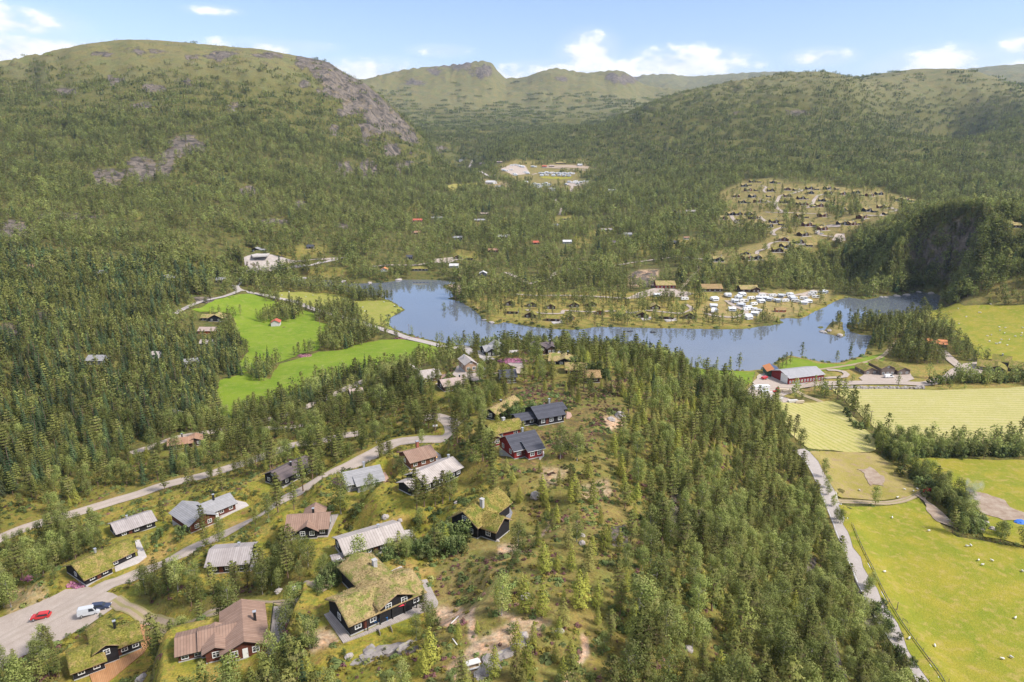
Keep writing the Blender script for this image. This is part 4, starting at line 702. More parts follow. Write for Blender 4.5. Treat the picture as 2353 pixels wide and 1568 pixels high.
hea = k.mix(k.rng(nf, .36, .6), (.105,.082,.035), (.19,.135,.045)); hea = k.mix(k.rng(k.noise(P0, .22, 5, .65), .46, .58), hea, (.135,.145,.03)); hea = k.mix(k.rng(k.noise(P0, .09, 5, .65), .56, .66), hea, (.24,.19,.035)); hea = k.mix(k.rng(k.noise(P0, 1.6, 3), .60, .68), hea, (.15,.06,.075)); hea = k.mix(k.rng(dk2, .52, .62, 0, .8), hea, (.06,.072,.02)); hea = k.mix(k.rng(k.noise(P0, .8, 5, .7), .60, .68, 0, .7), hea, (.36,.24,.10))
x = k.mix(cb, x, hea)
br = k.mix(k.rng(nf, .35, .6), (.42,.26,.165), (.46,.36,.28)); x = k.mix(k.math('MULTIPLY', cg, k.rng(nm_, .25, .5, .35, 1)), x, br)
ge = k.n('ShaderNodeNewGeometry'); sn = k.n('ShaderNodeSeparateXYZ'); k.put(sn.inputs[0], ge.outputs['Normal'])
st = k.map(P0, (.065, .065, .012)); rk = k.noise(st, 1.0, 7, .7, 1.0); rkf = k.noise(k.map(P0, (.5, .5, .12)), 1, 5, .7)
rock = k.mix(k.rng(rk, .40, .58), (.035,.031,.027), (.175,.15,.13)); rock = k.mix(k.rng(rkf, .5, .7, 0, .65), rock, (.09,.08,.073))
rock = k.mix(k.rng(k.noise(P0, .05, 4), .55, .7, 0, .5), rock, (.22,.17,.08))
slope = k.math('MULTIPLY', k.math('SUBTRACT', 1.0, sn.outputs[2]), .8)
rf = k.rng(k.math('ADD', slope, k.math('MULTIPLY', k.math('SUBTRACT', k.noise(P0, .03, 6, .7), .5), 1.1)), .40, .56)
rat = k.n('ShaderNodeVertexColor'); rat.layer_name = 'rck'; rs = k.n('ShaderNodeSeparateColor'); k.put(rs.inputs[0], rat.outputs[0])
rf = k.math('MAXIMUM', rf, k.rng(k.math('ADD', rs.outputs[0], k.math('MULTIPLY', k.math('SUBTRACT', k.noise(P0, .07, 7, .75), .5), 2.1)), .48, .64))
# boulders and bare slabs on the high tops
tops = k.math('MULTIPLY', k.rng(pz.outputs[2], 230, 420), k.rng(k.noise(P0, .045, 7, .75, .4), .56, .64)); rf = k.math('MAXIMUM', rf, k.math('MULTIPLY', tops, .85))
x = k.mix(rf, x, rock); x = k.mix(1.0, x, k.mix(k.rng(k.math('ADD', k.math('MULTIPLY', dk2, .5), k.math('MULTIPLY', dk, .5)), .38, .62), (.62,.60,.56), (1.95,1.80,1.58)), 'MULTIPLY')
x = k.mix(k.rng(nn, .3, .7, 0, .35), x, (.12,.12,.12), 'OVERLAY')
k.put(b.inputs['Base Color'], x); b.inputs['Roughness'].default_value = .95
hb = k.math('ADD', k.math('MULTIPLY', nf, .5), k.math('MULTIPLY', rk, k.math('MULTIPLY', rf, 5.0)))
k.put(b.inputs['Normal'], k.bump(hb, .7, 1.0))
# ---- water
m, t, b = nmat('lake_water'); k = Tk(t); P0 = k.pos()
b.inputs['Base Color'].default_value = (.12,.135,.16,1); b.inputs['Specular IOR Level'].default_value = 1.0; b.inputs['IOR'].default_value = 1.6
calm = k.rng(k.noise(P0, .012, 3), .42, .62, .012, .07); k.put(b.inputs['Roughness'], calm)
k.put(b.inputs['Normal'], k.bump(k.noise(k.map(P0, (1, .5, 1)), .9, 4), .05, .1))
def rocky(name, c0, c1, sc=.6):
    m, t, b = nmat(name); k = Tk(t); p = k.obj(); x = k.mix(k.rng(k.noise(p, sc, 5, .7), .35, .65), c0, c1); x = k.mix(k.rng(k.noise(p, sc*3, 3), .58, .7, 0, .7), x, (.30,.27,.10))
    k.put(b.inputs['Base Color'], x); k.put(b.inputs['Normal'], k.bump(k.noise(p, sc*4, 4), .6, .15))
rocky('boulder', (.30,.26,.235), (.44,.39,.36)); rocky('ledge', (.17,.145,.13), (.36,.32,.29), .25)

# ------------------------------------------------------------------ object helpers
def tag(o, label=None, cat=None, group=None, kind=None):
    if label: o['label'] = label
    if cat: o['category'] = cat
    if group: o['group'] = group
    if kind: o['kind'] = kind
    return o
def empty(name, loc, rz=0):
    o = bpy.data.objects.new(name, None); COL.objects.link(o); o.location = loc; o.rotation_euler = (0, 0, rz); o.empty_display_size = .5; return o
def mk(name, verts, faces, mats, parent=None, smooth=False, uv=None, mi=None, link=True):
    me = bpy.data.meshes.new(name); me.from_pydata([tuple(map(float, v)) for v in verts], [], [tuple(map(int, f)) for f in faces])
    for q in (mats if isinstance(mats, (list, tuple)) else [mats]): me.materials.append(MATS[q])
    if mi is not None: me.polygons.foreach_set('material_index', np.array(mi, dtype=np.int32))
    if smooth: me.polygons.foreach_set('use_smooth', np.ones(len(me.polygons), dtype=bool))
    if uv is not None:
        l = me.uv_layers.new(name=uv[0]); vi = np.zeros(len(me.loops), dtype=np.int32); me.loops.foreach_get('vertex_index', vi); l.data.foreach_set('uv', np.asarray(uv[1], dtype=np.float32)[vi].ravel())
    me.update(); o = bpy.data.objects.new(name, me)
    if link: COL.objects.link(o)
    if parent: o.parent = parent
    return o
class MB:
    def __init__(s): s.v = []; s.f = []; s.u = []
    def box(s, x0, x1, y0, y1, z0, z1, rz=0, c=(0, 0)):
        n = len(s.v); ca, sa = cos(rz), sin(rz)
        for z in (z0, z1):
            for x, y in ((x0, y0), (x1, y0), (x1, y1), (x0, y1)):
                s.v.append((c[0]+x*ca-y*sa if rz else x, c[1]+x*sa+y*ca if rz else y, z)); s.u.append((x, y))
        s.f += [(n, n+3, n+2, n+1), (n+4, n+5, n+6, n+7), (n, n+1, n+5, n+4), (n+1, n+2, n+6, n+5), (n+2, n+3, n+7, n+6), (n+3, n, n+4, n+7)]; return s
    def prism(s, pts, z0, z1):
        n = len(s.v); k = len(pts); 
        for z in (z0, z1):
            for p in pts: s.v.append((p[0], p[1], z)); s.u.append((p[0], p[1]))
        s.f.append(tuple(range(n+k-1, n-1, -1))); s.f.append(tuple(range(n+k, n+2*k)))
        for i in range(k): j = (i+1) % k; s.f.append((n+i, n+j, n+k+j, n+k+i))
        return s
    def poly(s, vs, fs, us=None):
        n = len(s.v); s.v += [tuple(v) for v in vs]; s.f += [tuple(i+n for i in f) for f in fs]; s.u += list(us) if us is not None else [(v[0], v[1]) for v in vs]; return s
    def tube(s, a, b, r, r2=None, n=6):
        a, b = Vector(a), Vector(b); d = (b-a).normalized(); u = d.orthogonal().normalized(); w_ = d.cross(u); k = len(s.v); r2 = r if r2 is None else r2
        for c, q in ((a, r), (b, r2)):
            for i in range(n):
                t_ = 2*pi*i/n; s.v.append(tuple(c+(u*cos(t_)+w_*sin(t_))*q)); s.u.append((i/n, 0))
        s.f += [(k+i, k+(i+1) % n, k+n+(i+1) % n, k+n+i) for i in range(n)]+[tuple(range(k+n-1, k-1, -1)), tuple(range(k+n, k+2*n))]; return s
    def build(s, name, mat, parent=None, smooth=False, link=True): return mk(name, s.v, s.f, mat, parent, smooth, ('road' if False else 'uv', s.u), link=link)

# ------------------------------------------------------------------ zones: what grows where, drawn on the visible ground
PX, PY, _dep = project(GX, GY, H)
VIS = (dirsl >= run-0.004)
inview = (np.abs(np.arctan2(GX, GY)) < radians(43)) & VIS
COV = np.zeros(H.shape+(3,)); RCK = np.zeros(H.shape); DEN = np.ones(H.shape); MIXW = np.zeros(H.shape+(4,)); MIXW[:] = (.42, .03, .53, .02)
wx = PX+fbm(GX/14, GY/14, 71, 3)*np.clip(900/np.maximum(RR[:, None], 100), 1, 7); wy = PY+fbm(GX/14, GY/14, 72, 3)*np.clip(500/np.maximum(RR[:, None], 100), .7, 4)
def zone(poly, den=None, mixw=None, cov=None, rck=None, all_=False):
    if cov is not None and cov[2] > .5 and cov[2] < .7: cov = (.45, cov[1], .38)
    xs = [p[0] for p in poly]; ys = [p[1] for p in poly]
    c = (wx > min(xs)) & (wx < max(xs)) & (wy > min(ys)) & (wy < max(ys)) & (inview if not all_ else True)
    i = np.nonzero(c); q = pip(wx[i], wy[i], poly); i = (i[0][q], i[1][q])
    if den is not None: DEN[i] = den
    if mixw is not None: MIXW[i] = mixw
    if cov is not None: COV[i] = cov
    if rck is not None: RCK[i] = rck
# high ground thins out
hi = sstep(210, 400, H+fbm(GX/160, GY/160, 81, 3)*70)
DEN *= 1-hi*.93; DEN *= .42+.75*sstep(-.35, .25, fbm(GX/45, GY/45, 82, 4)); MIXW[..., 2] += hi*.5
left_ = (np.arctan2(GX, GY) < radians(-12)) & (R2 > 600); DEN[left_] *= 1-sstep(285, 350, H+fbm(GX/160, GY/160, 83, 3)*60)[left_]*.9
MIXW[(R2 > 700)] = (.34, .0, .65, .01)
PINE, YNG, BIR, MIXD = (.8,.04,.12,.04), (.15,.75,.10,0), (.1,.05,.85,0), (.5,.08,.4,.02)
zone([(-200,560),(520,640),(420,705),(280,760),(560,800),(520,960),(330,1040),(0,1235),(-200,1300)], 1.25, (.50,.0,.14,.36))
zone([(-200,1270),(0,1245),(350,1128),(700,1030),(1000,960),(1200,1000),(1160,1080),(1000,1250),(1010,1568),(-200,1650)], .05, (.5,.1,.4,0), (.85,.0,.12))
zone([(0,1150),(330,1050),(640,975),(830,900),(1030,900),(1120,880),(1130,960),(1030,965),(960,1010),(800,1060),(650,1080),(430,1125),(200,1180),(0,1245)], .62, MIXD, (.5,.0,.2))
zone([(620,1030),(760,1010),(960,960),(965,1010),(860,1040),(780,1065),(700,1110),(640,1060)], .5, MIXD, (.6,.0,.1))
zone([(1020,900),(1200,860),(1290,800),(1440,830),(1600,880),(1600,1000),(1500,1060),(1200,1090),(1100,1000),(1120,930)], .55, (.35,.45,.2,0), (.35,.0,.35))
zone([(1060,815),(1280,800),(1300,850),(1210,850),(1100,862),(960,900),(930,860),(1030,835)], .16, MIXD, (.5,.0,.4))
zone([(1150,975),(1180,890),(1290,880),(1330,930),(1440,930),(1400,1010),(1290,1050),(1240,1100),(1150,1085)], .07, YNG, (.12,.0,.95))
zone([(1290,880),(1440,870),(1400,930),(1330,930)], .3, YNG, (.12,.0,.8))
zone([(1100,1090),(1260,1070),(1480,1020),(1500,1200),(1420,1400),(1380,1640),(960,1640),(1000,1300),(1160,1230),(1180,1150)], .52, YNG, (.28,.05,.62))
zone([(1060,1230),(1180,1240),(1180,1300),(1090,1440),(990,1420),(1010,1290)], .14, YNG, (.5,.1,.5))
zone([(1400,1010),(1600,980),(1760,930),(1900,1150),(2060,1640),(1330,1640),(1400,1400),(1490,1200)], 1.1, (.40,.20,.40,0), (.3,0,.4))
zone([(130,1440),(380,1420),(380,1660),(130,1660)], .02)
zone([(1550,1200),(1820,1150),(1900,1180),(2070,1568),(2070,1640),(1650,1640),(1700,1400)], 1.35, (.30,.08,.62,0), (.2,0,.3))
zone([(300,1415),(316,1372),(350,1345),(420,1340),(480,1362),(560,1350),(630,1300),(700,1275),(730,1290),(690,1340),(640,1370),(560,1385),(440,1412),(350,1412)], 1.9, (.55,.0,.45,0), (.3,0,.3))
zone([(-60,1260),(230,1200),(230,1280),(160,1300),(170,1340),(40,1410),(-60,1420)], .75, (.25,0,.75,0), (.6,0,.2))
zone([(-60,1520),(100,1500),(150,1520),(160,1640),(-60,1640)], .9, (.25,0,.75,0), (.4,0,.3))
zone([(670,1400),(740,1390),(770,1480),(730,1530),(620,1560),(640,1500)], .5, (.1,.3,.6,0), (.6,0,.3))
zone([(1030,1000),(1110,990),(1130,1100),(1060,1130),(960,1150),(950,1130),(1050,1110)], .45, (.6,.2,.2,0), (.5,0,.4))
# bare ground, slabs and cliffs near the camera
for pl, c in [([(985,1400),(1060,1395),(1080,1425),(1030,1445),(990,1430)], (0,.9,.1)), ([(690,1450),(760,1445),(790,1480),(720,1500)], (0,.7,.1)), ([(0,1360),(100,1340),(120,1390),(20,1420)], (.6,.5,0)),
              ([(1100,1470),(1180,1425),(1260,1425),(1240,1460),(1150,1520),(1040,1568),(1020,1540)], (0,.75,.2)), ([(1140,1250),(1200,1245),(1195,1270),(1145,1275)], (0,.8,.1)), ([(1330,1120),(1400,1100),(1410,1140),(1340,1150)], (0,.6,.3)),
              ([(750,1300),(800,1290),(790,1330),(720,1350)], (.1,.7,.1)), ([(1385,960),(1430,950),(1440,975),(1400,990)], (0,.8,.2)), ([(1240,1075),(1310,1075),(1290,1110),(1245,1120)], (0,.5,.4)),
              ([(1960,1075),(2030,1080),(2040,1120),(1980,1120)], (0,.7,0))]: zone(pl, .05, None, c)
for pl in [[(1540,1110),(1565,1120),(1560,1230),(1530,1240)], [(1400,1210),(1440,1205),(1445,1260),(1405,1255)], [(1890,1450),(1915,1440),(1950,1568),(1960,1640),(1920,1640)], [(1955,1290),(1985,1330),(2010,1420),(2000,1470),(1975,1400)],
           [(1845,1270),(1880,1280),(1870,1330),(1850,1320)], [(1600,1160),(1625,1165),(1620,1210),(1600,1200)], [(850,1508),(930,1490),(980,1480),(960,1496),(890,1512),(820,1522)]]: zone(pl, .12, None, None, 1.0)
for P_ in PATHS:
    Q_ = smooth_line(np.array(P_), 1.5); m_ = np.nonzero((np.abs(GX-Q_[:, 0].mean()) < 60) & (np.abs(GY-Q_[:, 1].mean()) < 60)); dd = np.full(len(m_[0]), 1e9)
    for i in range(len(Q_)-1): dd = np.minimum(dd, segdist(GX[m_], GY[m_], Q_[i], Q_[i+1])[0])
    k_ = dd < .55+.25*fbm(GX[m_]/2, GY[m_]/2, 5, 2); COV[m_[0][k_], m_[1][k_]] = (0, .95, .05)
# mountain cliffs and slabs
ELN = fbm(GX/30, GY/30, 95, 4)*1.5+fbm(PX/9, PY/26, 96, 3)*.9+.25
def ell(cx, cy, rx, ry, r=1.0, den=.12):
    q = ((wx-cx)/rx)**2+((wy-cy)/ry)**2+ELN; i = inview & (q < 1.6) & (R2 > 350); RCK[i] = np.maximum(RCK[i], (r*sstep(1.6, .5, q))[i]); j = i & (q < 1); DEN[j] *= den
for e in [(425,335,46,32),(325,390,42,30),(245,408,42,22),(385,375,20,28),(350,205,45,12),(445,132,45,8),(515,130,40,12),(350,118,60,6),(240,125,30,5),(150,212,32,9),(250,185,32,14),(430,190,30,10),(540,245,25,12),(330,245,35,10),
          (620,128,40,8),(35,535,50,28),(150,500,60,12),(225,498,28,12),(130,240,30,8),(760,300,28,14),(795,395,20,30),(850,395,28,22),(905,345,28,16),(930,380,20,22),(840,330,16,12),(885,250,12,14),(700,190,16,12),
          (770,210,34,26),(810,250,40,30),(860,280,36,30),(905,300,30,24),(730,165,34,22),(700,140,30,14),(940,325,18,20),(600,600,50,20),(640,617,50,9),(20,760,18,18),(150,722,90,13),(500,690,60,8),(460,630,20,8),(620,510,40,8),(780,520,20,8),(1010,345,20,8),
          (690,470,16,10),(570,440,20,10),(2205,610,16,12),(1830,260,30,8),(1700,262,24,10),(2240,230,30,6),(1480,640,34,22),
          (1050,150,50,12),(1000,165,30,8),(1430,180,44,14),(1110,165,30,16),(1290,182,24,6),(960,190,40,8)]: ell(*e)
zone([(690,128),(730,134),(762,148),(800,168),(850,200),(900,248),(950,298),(968,332),(935,328),(890,300),(845,270),(800,240),(750,205),(715,170)], .10, None, None, 1.0)
# clearings in the valley
zone(ZV([(230,300),(330,240),(620,230),(900,290),(1150,270),(1400,340),(1700,330),(1850,400),(2140,450),(2120,540),(1900,560),(1700,650),(1520,720),(1400,780),(1340,900),(1150,900),(900,960),(800,1010),(640,1060),(300,1080),(-20,1100),(0,960),(300,920),(520,870),(560,800),(480,730),(60,700),(80,600),(180,540),(0,420),(120,350)]), .12, (.3,0,.7,0), (.46,.14,.26))
for pl in [ZV([(1100,420),(1500,430),(1450,500),(1250,500)]), ZV([(1250,560),(1500,520),(1480,620),(1200,640),(1150,560)]), ZV([(700,640),(900,640),(930,760),(740,790)]), ZV([(450,520),(650,500),(640,560),(470,590)]), ZV([(100,690),(520,740),(540,860),(330,900),(40,880)]), ZV([(700,500),(820,500),(880,560),(760,570)])]: zone(pl, .8, MIXD)
zone(Z3([(960,1000),(1060,960),(1240,980),(1500,960),(1530,1040),(1440,1080),(1520,1110),(1400,1180),(1320,1140),(1180,1160),(1120,1110),(980,1040)]), .34, MIXD, (.3,.12,.15))
zone(Z3([(860,1080),(1040,1110),(1030,1150),(900,1150),(860,1110)]), .1, MIXD, (.3,.5,.1))
for pl in [Z3([(800,1340),(900,1330),(890,1375),(810,1385)]), Z3([(1250,1310),(1420,1300),(1450,1370),(1270,1370)]), Z3([(1420,1430),(1560,1440),(1500,1500),(1430,1500)]), Z3([(1480,1400),(1680,1370),(1650,1420),(1520,1430)]), Z3([(1820,1490),(1880,1480),(1900,1540),(1820,1550)]),
           Z3([(2040,1260),(2180,1270),(2160,1310),(2060,1310)]), Z3([(1990,1450),(2170,1430),(2190,1500),(2000,1500)]), Z1([(820,170),(1000,100),(1300,90),(1300,150),(1000,180)]), Z1([(1100,300),(1400,250),(1480,320),(1300,340),(1120,340)]), Z5([(1240,180),(1400,170),(1380,230),(1260,220)]),
           Z5([(60,120),(260,130),(280,200),(120,210)]), Z3([(400,1250),(500,1250),(480,1290),(410,1290)]), [(284,495),(325,493),(326,505),(286,506)], Z3([(830,790),(950,800),(940,820),(840,815)]), Z3([(1090,825),(1240,830),(1220,845),(1100,840)])]: zone(pl, .32, MIXD, (.5,.05,.1))
zone(Z3([(880,760),(1000,770),(1180,790),(1230,820),(1100,815),(960,805),(890,790)]), 1.6, (.3,0,0,.7))
# lakeside camp
zone(Z5([(150,500),(520,440),(1000,440),(1500,440),(1930,430),(2353,470),(2353,700),(1800,700),(1200,690),(700,690),(400,670),(250,580)]), .42, (.62,.0,.38,0), (.7,.1,0))
zone(Z5([(400,655),(700,670),(1050,700),(1500,690),(2000,700),(2353,700),(2353,716),(1800,716),(1200,702),(1000,724),(600,690),(420,680)]), .12, BIR, (.55,0,.1))
zone(Z7([(60,255),(420,240),(900,225),(900,290),(780,350),(640,420),(520,440),(0,460),(-100,380),(0,280)]), .12, MIXD, (.6,.25,0))
zone(Z5([(1400,320),(1500,270),(1640,270),(1620,340),(1500,390),(1420,400)]), .03, MIXD, (0,.9,0), .6)
zone(Z7([(600,440),(700,380),(860,320),(940,270),(1030,270),(950,310),(830,370),(700,440)]), .2, BIR, (.6,0,0))
# right shore and farm
zone([(1700,825),(2050,800),(2150,840),(2353,830),(2353,895),(1900,900),(1700,930)], .04, MIXD, (.7,.1,.0))
zone([(1700,900),(1760,925),(1860,925),(1920,905),(1920,960),(1760,935)], .05, BIR, (.75,.1,.05))
zone([(1945,742),(1990,725),(2080,730),(2120,740),(2155,770),(2165,800),(2140,840),(2080,838),(2030,822),(2005,800),(2003,772),(1960,765)], 1.35, (.8,0,.15,.05), (.3,0,.2))
zone([(2140,770),(2180,775),(2205,800),(2235,830),(2210,838),(2180,822),(2165,800)], 1.3, MIXD, (.3,0,.2))
zone([(1893,758),(1935,742),(1936,772),(1905,768)], .45, PINE, (.5,.2,.2))
zone([(2160,650),(2353,640),(2353,700),(2250,700),(2160,690)], .6, BIR, (.4,.1,.2))
zone([(2130,862),(2200,868),(2215,860),(2353,868),(2353,884),(2140,892)], 1.5, (0,0,1,0))
zone([(2075,882),(2130,866),(2140,892),(2080,893)], .3, BIR)
zone([(1905,960),(1925,950),(1990,1020),(2030,1050),(2000,1040)], .22, BIR, (.7,0,.2))
HEDGE = (0,0,1,0)
CL = [([(2018,1012),(2060,1020),(2075,1050),(2060,1065),(2035,1045)],1.9,HEDGE),([(2065,1032),(2150,1036),(2353,1030),(2700,1030),(2700,1052),(2353,1052),(2150,1055),(2072,1050)],1.9,HEDGE),([(2085,1090),(2130,1092),(2145,1120),(2110,1118)],1.9,HEDGE),
      ([(2135,1125),(2175,1125),(2215,1155),(2238,1185),(2250,1222),(2232,1235),(2195,1200),(2155,1160)],2.2,HEDGE),
      ([(722,722),(760,708),(830,715),(835,748),(872,772),(830,797),(790,808),(740,808),(728,792),(752,772),(758,747),(725,738)],1.8,MIXD),([(590,738),(610,722),(650,712),(690,714),(697,728),(670,742),(640,744),(602,747)],1.9,PINE),
      ([(555,862),(580,848),(620,842),(638,838),(640,850),(610,878),(585,882),(572,868)],1.3,(.5,0,.3,.2)),([(560,655),(660,658),(760,665),(830,684),(868,682),(895,692),(800,694),(760,680),(650,670),(570,664)],1.5,(.85,0,.15,0)),
      ([(768,672),(800,666),(828,676),(822,692),(790,692),(770,684)],1.8,MIXD),([(835,742),(870,750),(872,790),(835,770)],.6,MIXD)]
for pl, d_, mw in CL: zone(pl, d_, mw, (.3,0,.1))
for pl in [[(2230,1130),(2300,1160),(2353,1180),(2353,1200),(2290,1190),(2240,1160)], [(2240,1180),(2290,1190),(2300,1225),(2255,1215)]]: zone(pl, .02, BIR, (.3,.7,0), .4)

# ------------------------------------------------------------------ ground mesh
nr, na = H.shape
V_ = np.stack([GX, GY, H], -1).reshape(-1, 3)
ii = (np.arange(nr-1)[:, None]*na+np.arange(na-1)[None]).ravel()
Fq = np.stack([ii, ii+1, ii+na+1, ii+na], -1)
me = bpy.data.meshes.new('ground'); nv0 = len(V_)
V_ = np.vstack([V_, [[0, 0, 57.5]]]); cap = np.stack([np.arange(na-1), np.full(na-1, nv0), np.arange(na-1)+1], -1)
nq, ncap = len(Fq), len(cap)
me.vertices.add(len(V_)); me.vertices.foreach_set('co', V_.ravel()); me.loops.add(nq*4+ncap*3)
me.loops.foreach_set('vertex_index', np.concatenate([Fq.ravel(), cap.ravel()]).astype(np.int32)); me.polygons.add(nq+ncap)
me.polygons.foreach_set('loop_start', np.concatenate([np.arange(nq)*4, nq*4+np.arange(ncap)*3]).astype(np.int32))
try: me.polygons.foreach_set('loop_total', np.concatenate([np.full(nq, 4), np.full(ncap, 3)]).astype(np.int32))
except Exception: pass
me.update(calc_edges=True); me.validate(); me.polygons.foreach_set('use_smooth', np.ones(len(me.polygons), dtype=bool))
def vcol(name, arr):
    a = me.color_attributes.new(name, 'FLOAT_COLOR', 'POINT'); q = np.ones((len(me.vertices), 4), dtype=np.float32); q[:nv0, :arr.shape[-1]] = arr.reshape(nv0, -1); a.data.foreach_set('color', q.ravel())
def bl2(a):
    p = np.pad(a, ((1, 1), (1, 1), (0, 0)), mode='edge'); q = (p[:-2]+2*p[1:-1]+p[2:])/4; return (q[:, :-2]+2*q[:, 1:-1]+q[:, 2:])/4
vcol('cov', bl2(COV)); vcol('rck', np.repeat(bl2(RCK[..., None]), 3, -1))
me.materials.append(MATS['heath'])
ground = bpy.data.objects.new('ground', me); COL.objects.link(ground); tag(ground, 'heath and forest floor rising into rocky mountains', kind='structure')
mk('lake_water', [(-520,340,0),(660,340,0),(660,830,0),(-520,830,0)], [(0,1,2,3)], 'lake_water')['kind'] = 'structure'

# ------------------------------------------------------------------ draped sheets: fields, yards, roads
def drape(name, pts, mat, off, cell=6.0, label=None):
    bm = bmesh.new(); vs_ = [bm.verts.new((x, y, 0)) for x, y in pts]
    try: f = bm.faces.new(vs_)
    except Exception: bm.free(); return None
    bmesh.ops.triangulate(bm, faces=bm.faces[:])
    xs = [p[0] for p in pts]; ys = [p[1] for p in pts]
    for ax, lo, hi_ in ((0, min(xs), max(xs)), (1, min(ys), max(ys))):
        c = math.floor(lo/cell)*cell+cell
        while c < hi_:
            no = Vector((1, 0, 0)) if ax == 0 else Vector((0, 1, 0))
            bmesh.ops.bisect_plane(bm, geom=bm.verts[:]+bm.edges[:]+bm.faces[:], plane_co=no*c, plane_no=no); c += cell
    bm.normal_update()
    for f in bm.faces:
        if f.normal.z < 0: f.normal_flip()
    co = np.array([v.co[:] for v in bm.verts]); z = hgt(co[:, 0], co[:, 1])+off
    for v, q in zip(bm.verts, z): v.co.z = q
    m_ = bpy.data.meshes.new(name); bm.to_mesh(m_); bm.free(); m_.materials.append(MATS[mat])
    m_.polygons.foreach_set('use_smooth', np.ones(len(m_.polygons), dtype=bool)); l = m_.uv_layers.new(name='road'); l.data.foreach_set('uv', np.full(len(m_.loops)*2, .5, dtype=np.float32))
    o = bpy.data.objects.new(name, m_); COL.objects.link(o); o['kind'] = 'structure'
    if label: o['label'] = label
    return o
def wobble(pts, step=5, amp=1.0, s=1):
    out = []
    for i in range(len(pts)):
        a = np.array(pts[i]); b_ = np.array(pts[(i+1) % len(pts)]); n_ = max(1, int(np.hypot(*(b_-a))/step)); nn_ = np.array([-(b_-a)[1], (b_-a)[0]])/(np.hypot(*(b_-a))+1e-6)
        for j in range(n_):
            q = a+(b_-a)*j/n_; out.append(tuple(q+nn_*amp*float(fbm(q[0]/7+s, q[1]/7, 55, 3))))
    return out
for nm, pts, mt_ in FIELDW: drape(nm, wobble(pts, 5, 1.6), mt_, .26 if mt_ != 'field_gold' else .7, 3.5 if nm in ('pasture', 'rough_pasture') else 6)
for i, (nm, pts, mt_) in enumerate(AREAS):
    w_ = xy(pts); d_ = np.hypot(*np.mean(w_, 0)); drape(nm, wobble(w_, 2 if d_ < 300 else 5, .8 if mt_ != 'soil' else 3.5), mt_, (.42 if mt_ == 'soil' else .10 if d_ < 260 else .34), 1.5 if d_ < 260 else 4)
for ri, (nm, wd, Q, z, mt_, lb) in enumerate(RL):
    d_ = np.hypot(*Q.mean(0)); tn = np.gradient(Q, axis=0); tn /= np.hypot(*tn.T)[:, None]+1e-9; nrm = np.c_[-tn[:, 1], tn[:, 0]]
    edge = fbm(Q[:, 0]/3, Q[:, 1]/3, 61+ri, 3)*(.35 if mt_ != 'asphalt' else .05); vs_ = []; uvs = []; K_ = 7 if d_ < 400 else 5
    s_len = np.r_[0, np.cumsum(np.hypot(*np.diff(Q, axis=0).T))]
    for i in range(len(Q)):
        for j in range(K_):
            u_ = -1+2*j/(K_-1); q = Q[i]+nrm[i]*u_*(wd/2+edge[i]*(1 if u_ > 0 else -1)*(1 if abs(u_) > .9 else 0)); hh_ = float(hgt(q[0], q[1]))
            vs_.append((q[0], q[1], hh_+(.13 if d_ < 400 else .45 if d_ < 1300 else .8)+(.05 if abs(u_) < .9 else 0))); uvs.append((u_, s_len[i]))
    fs = [(i*K_+j+1, i*K_+j, (i+1)*K_+j, (i+1)*K_+j+1) for i in range(len(Q)-1) for j in range(K_-1)]
    o = mk(nm, vs_, fs, mt_, smooth=True, uv=('road', uvs)); tag(o, lb, kind='structure')
# ------------------------------------------------------------------ foliage materials and tree meshes
def leafmat(name, c0, c1, c2, trans=.25):
    m, t, b = nmat(name); k = Tk(t); oi = k.n('ShaderNodeObjectInfo'); at = k.n('ShaderNodeVertexColor'); at.layer_name = 'tint'
    s = k.n('ShaderNodeSeparateColor'); k.put(s.inputs[0], at.outputs[0])
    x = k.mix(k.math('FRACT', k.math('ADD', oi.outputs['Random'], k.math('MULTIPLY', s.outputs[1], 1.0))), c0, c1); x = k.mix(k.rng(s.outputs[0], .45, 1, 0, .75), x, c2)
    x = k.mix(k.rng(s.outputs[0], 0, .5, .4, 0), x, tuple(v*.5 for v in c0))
    pz_ = k.noise(k.pos(), .02, 3); x = k.mix(k.rng(pz_, .35, .7, 0, .4), x, tuple(v*1.2 for v in c2))
    r2 = k.math('FRACT', k.math('ADD', k.math('MULTIPLY', oi.outputs['Random'], 7.31), k.math('MULTIPLY', s.outputs[1], 3.0))); x = k.mix(k.rng(r2, .68, .97, 0, .4), x, (c2[0]*.95, c2[0]*.76, c2[0]*.38))
    pn = k.noise(k.pos(), .045, 3); vv_ = k.math('MULTIPLY', k.rng(pn, .36, .60, .58, 1.22), k.rng(k.math('FRACT', k.math('MULTIPLY', oi.outputs['Random'], 13.7)), 0, 1, .74, 1.30)); x = k.mix(1.0, x, vv_, 'MULTIPLY')
    k.put(b.inputs['Base Color'], x); b.inputs['Roughness'].default_value = .8; b.inputs['Specular IOR Level'].default_value = .12
    tr = k.n('ShaderNodeBsdfTranslucent'); k.put(tr.inputs[0], x); ms = k.n('ShaderNodeMixShader'); ms.inputs[0].default_value = trans
    o = [q for q in t.nodes if q.type == 'OUTPUT_MATERIAL'][0]; t.links.new(b.outputs[0], ms.inputs[1]); t.links.new(tr.outputs[0], ms.inputs[2]); t.links.new(ms.outputs[0], o.inputs[0])
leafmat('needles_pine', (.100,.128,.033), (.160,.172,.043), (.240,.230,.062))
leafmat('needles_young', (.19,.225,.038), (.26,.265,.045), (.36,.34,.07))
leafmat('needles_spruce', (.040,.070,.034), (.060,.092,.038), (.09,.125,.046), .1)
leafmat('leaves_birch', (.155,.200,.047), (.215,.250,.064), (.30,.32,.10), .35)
leafmat('leaves_dark', (.070,.115,.036), (.110,.150,.045), (.175,.205,.065), .2)
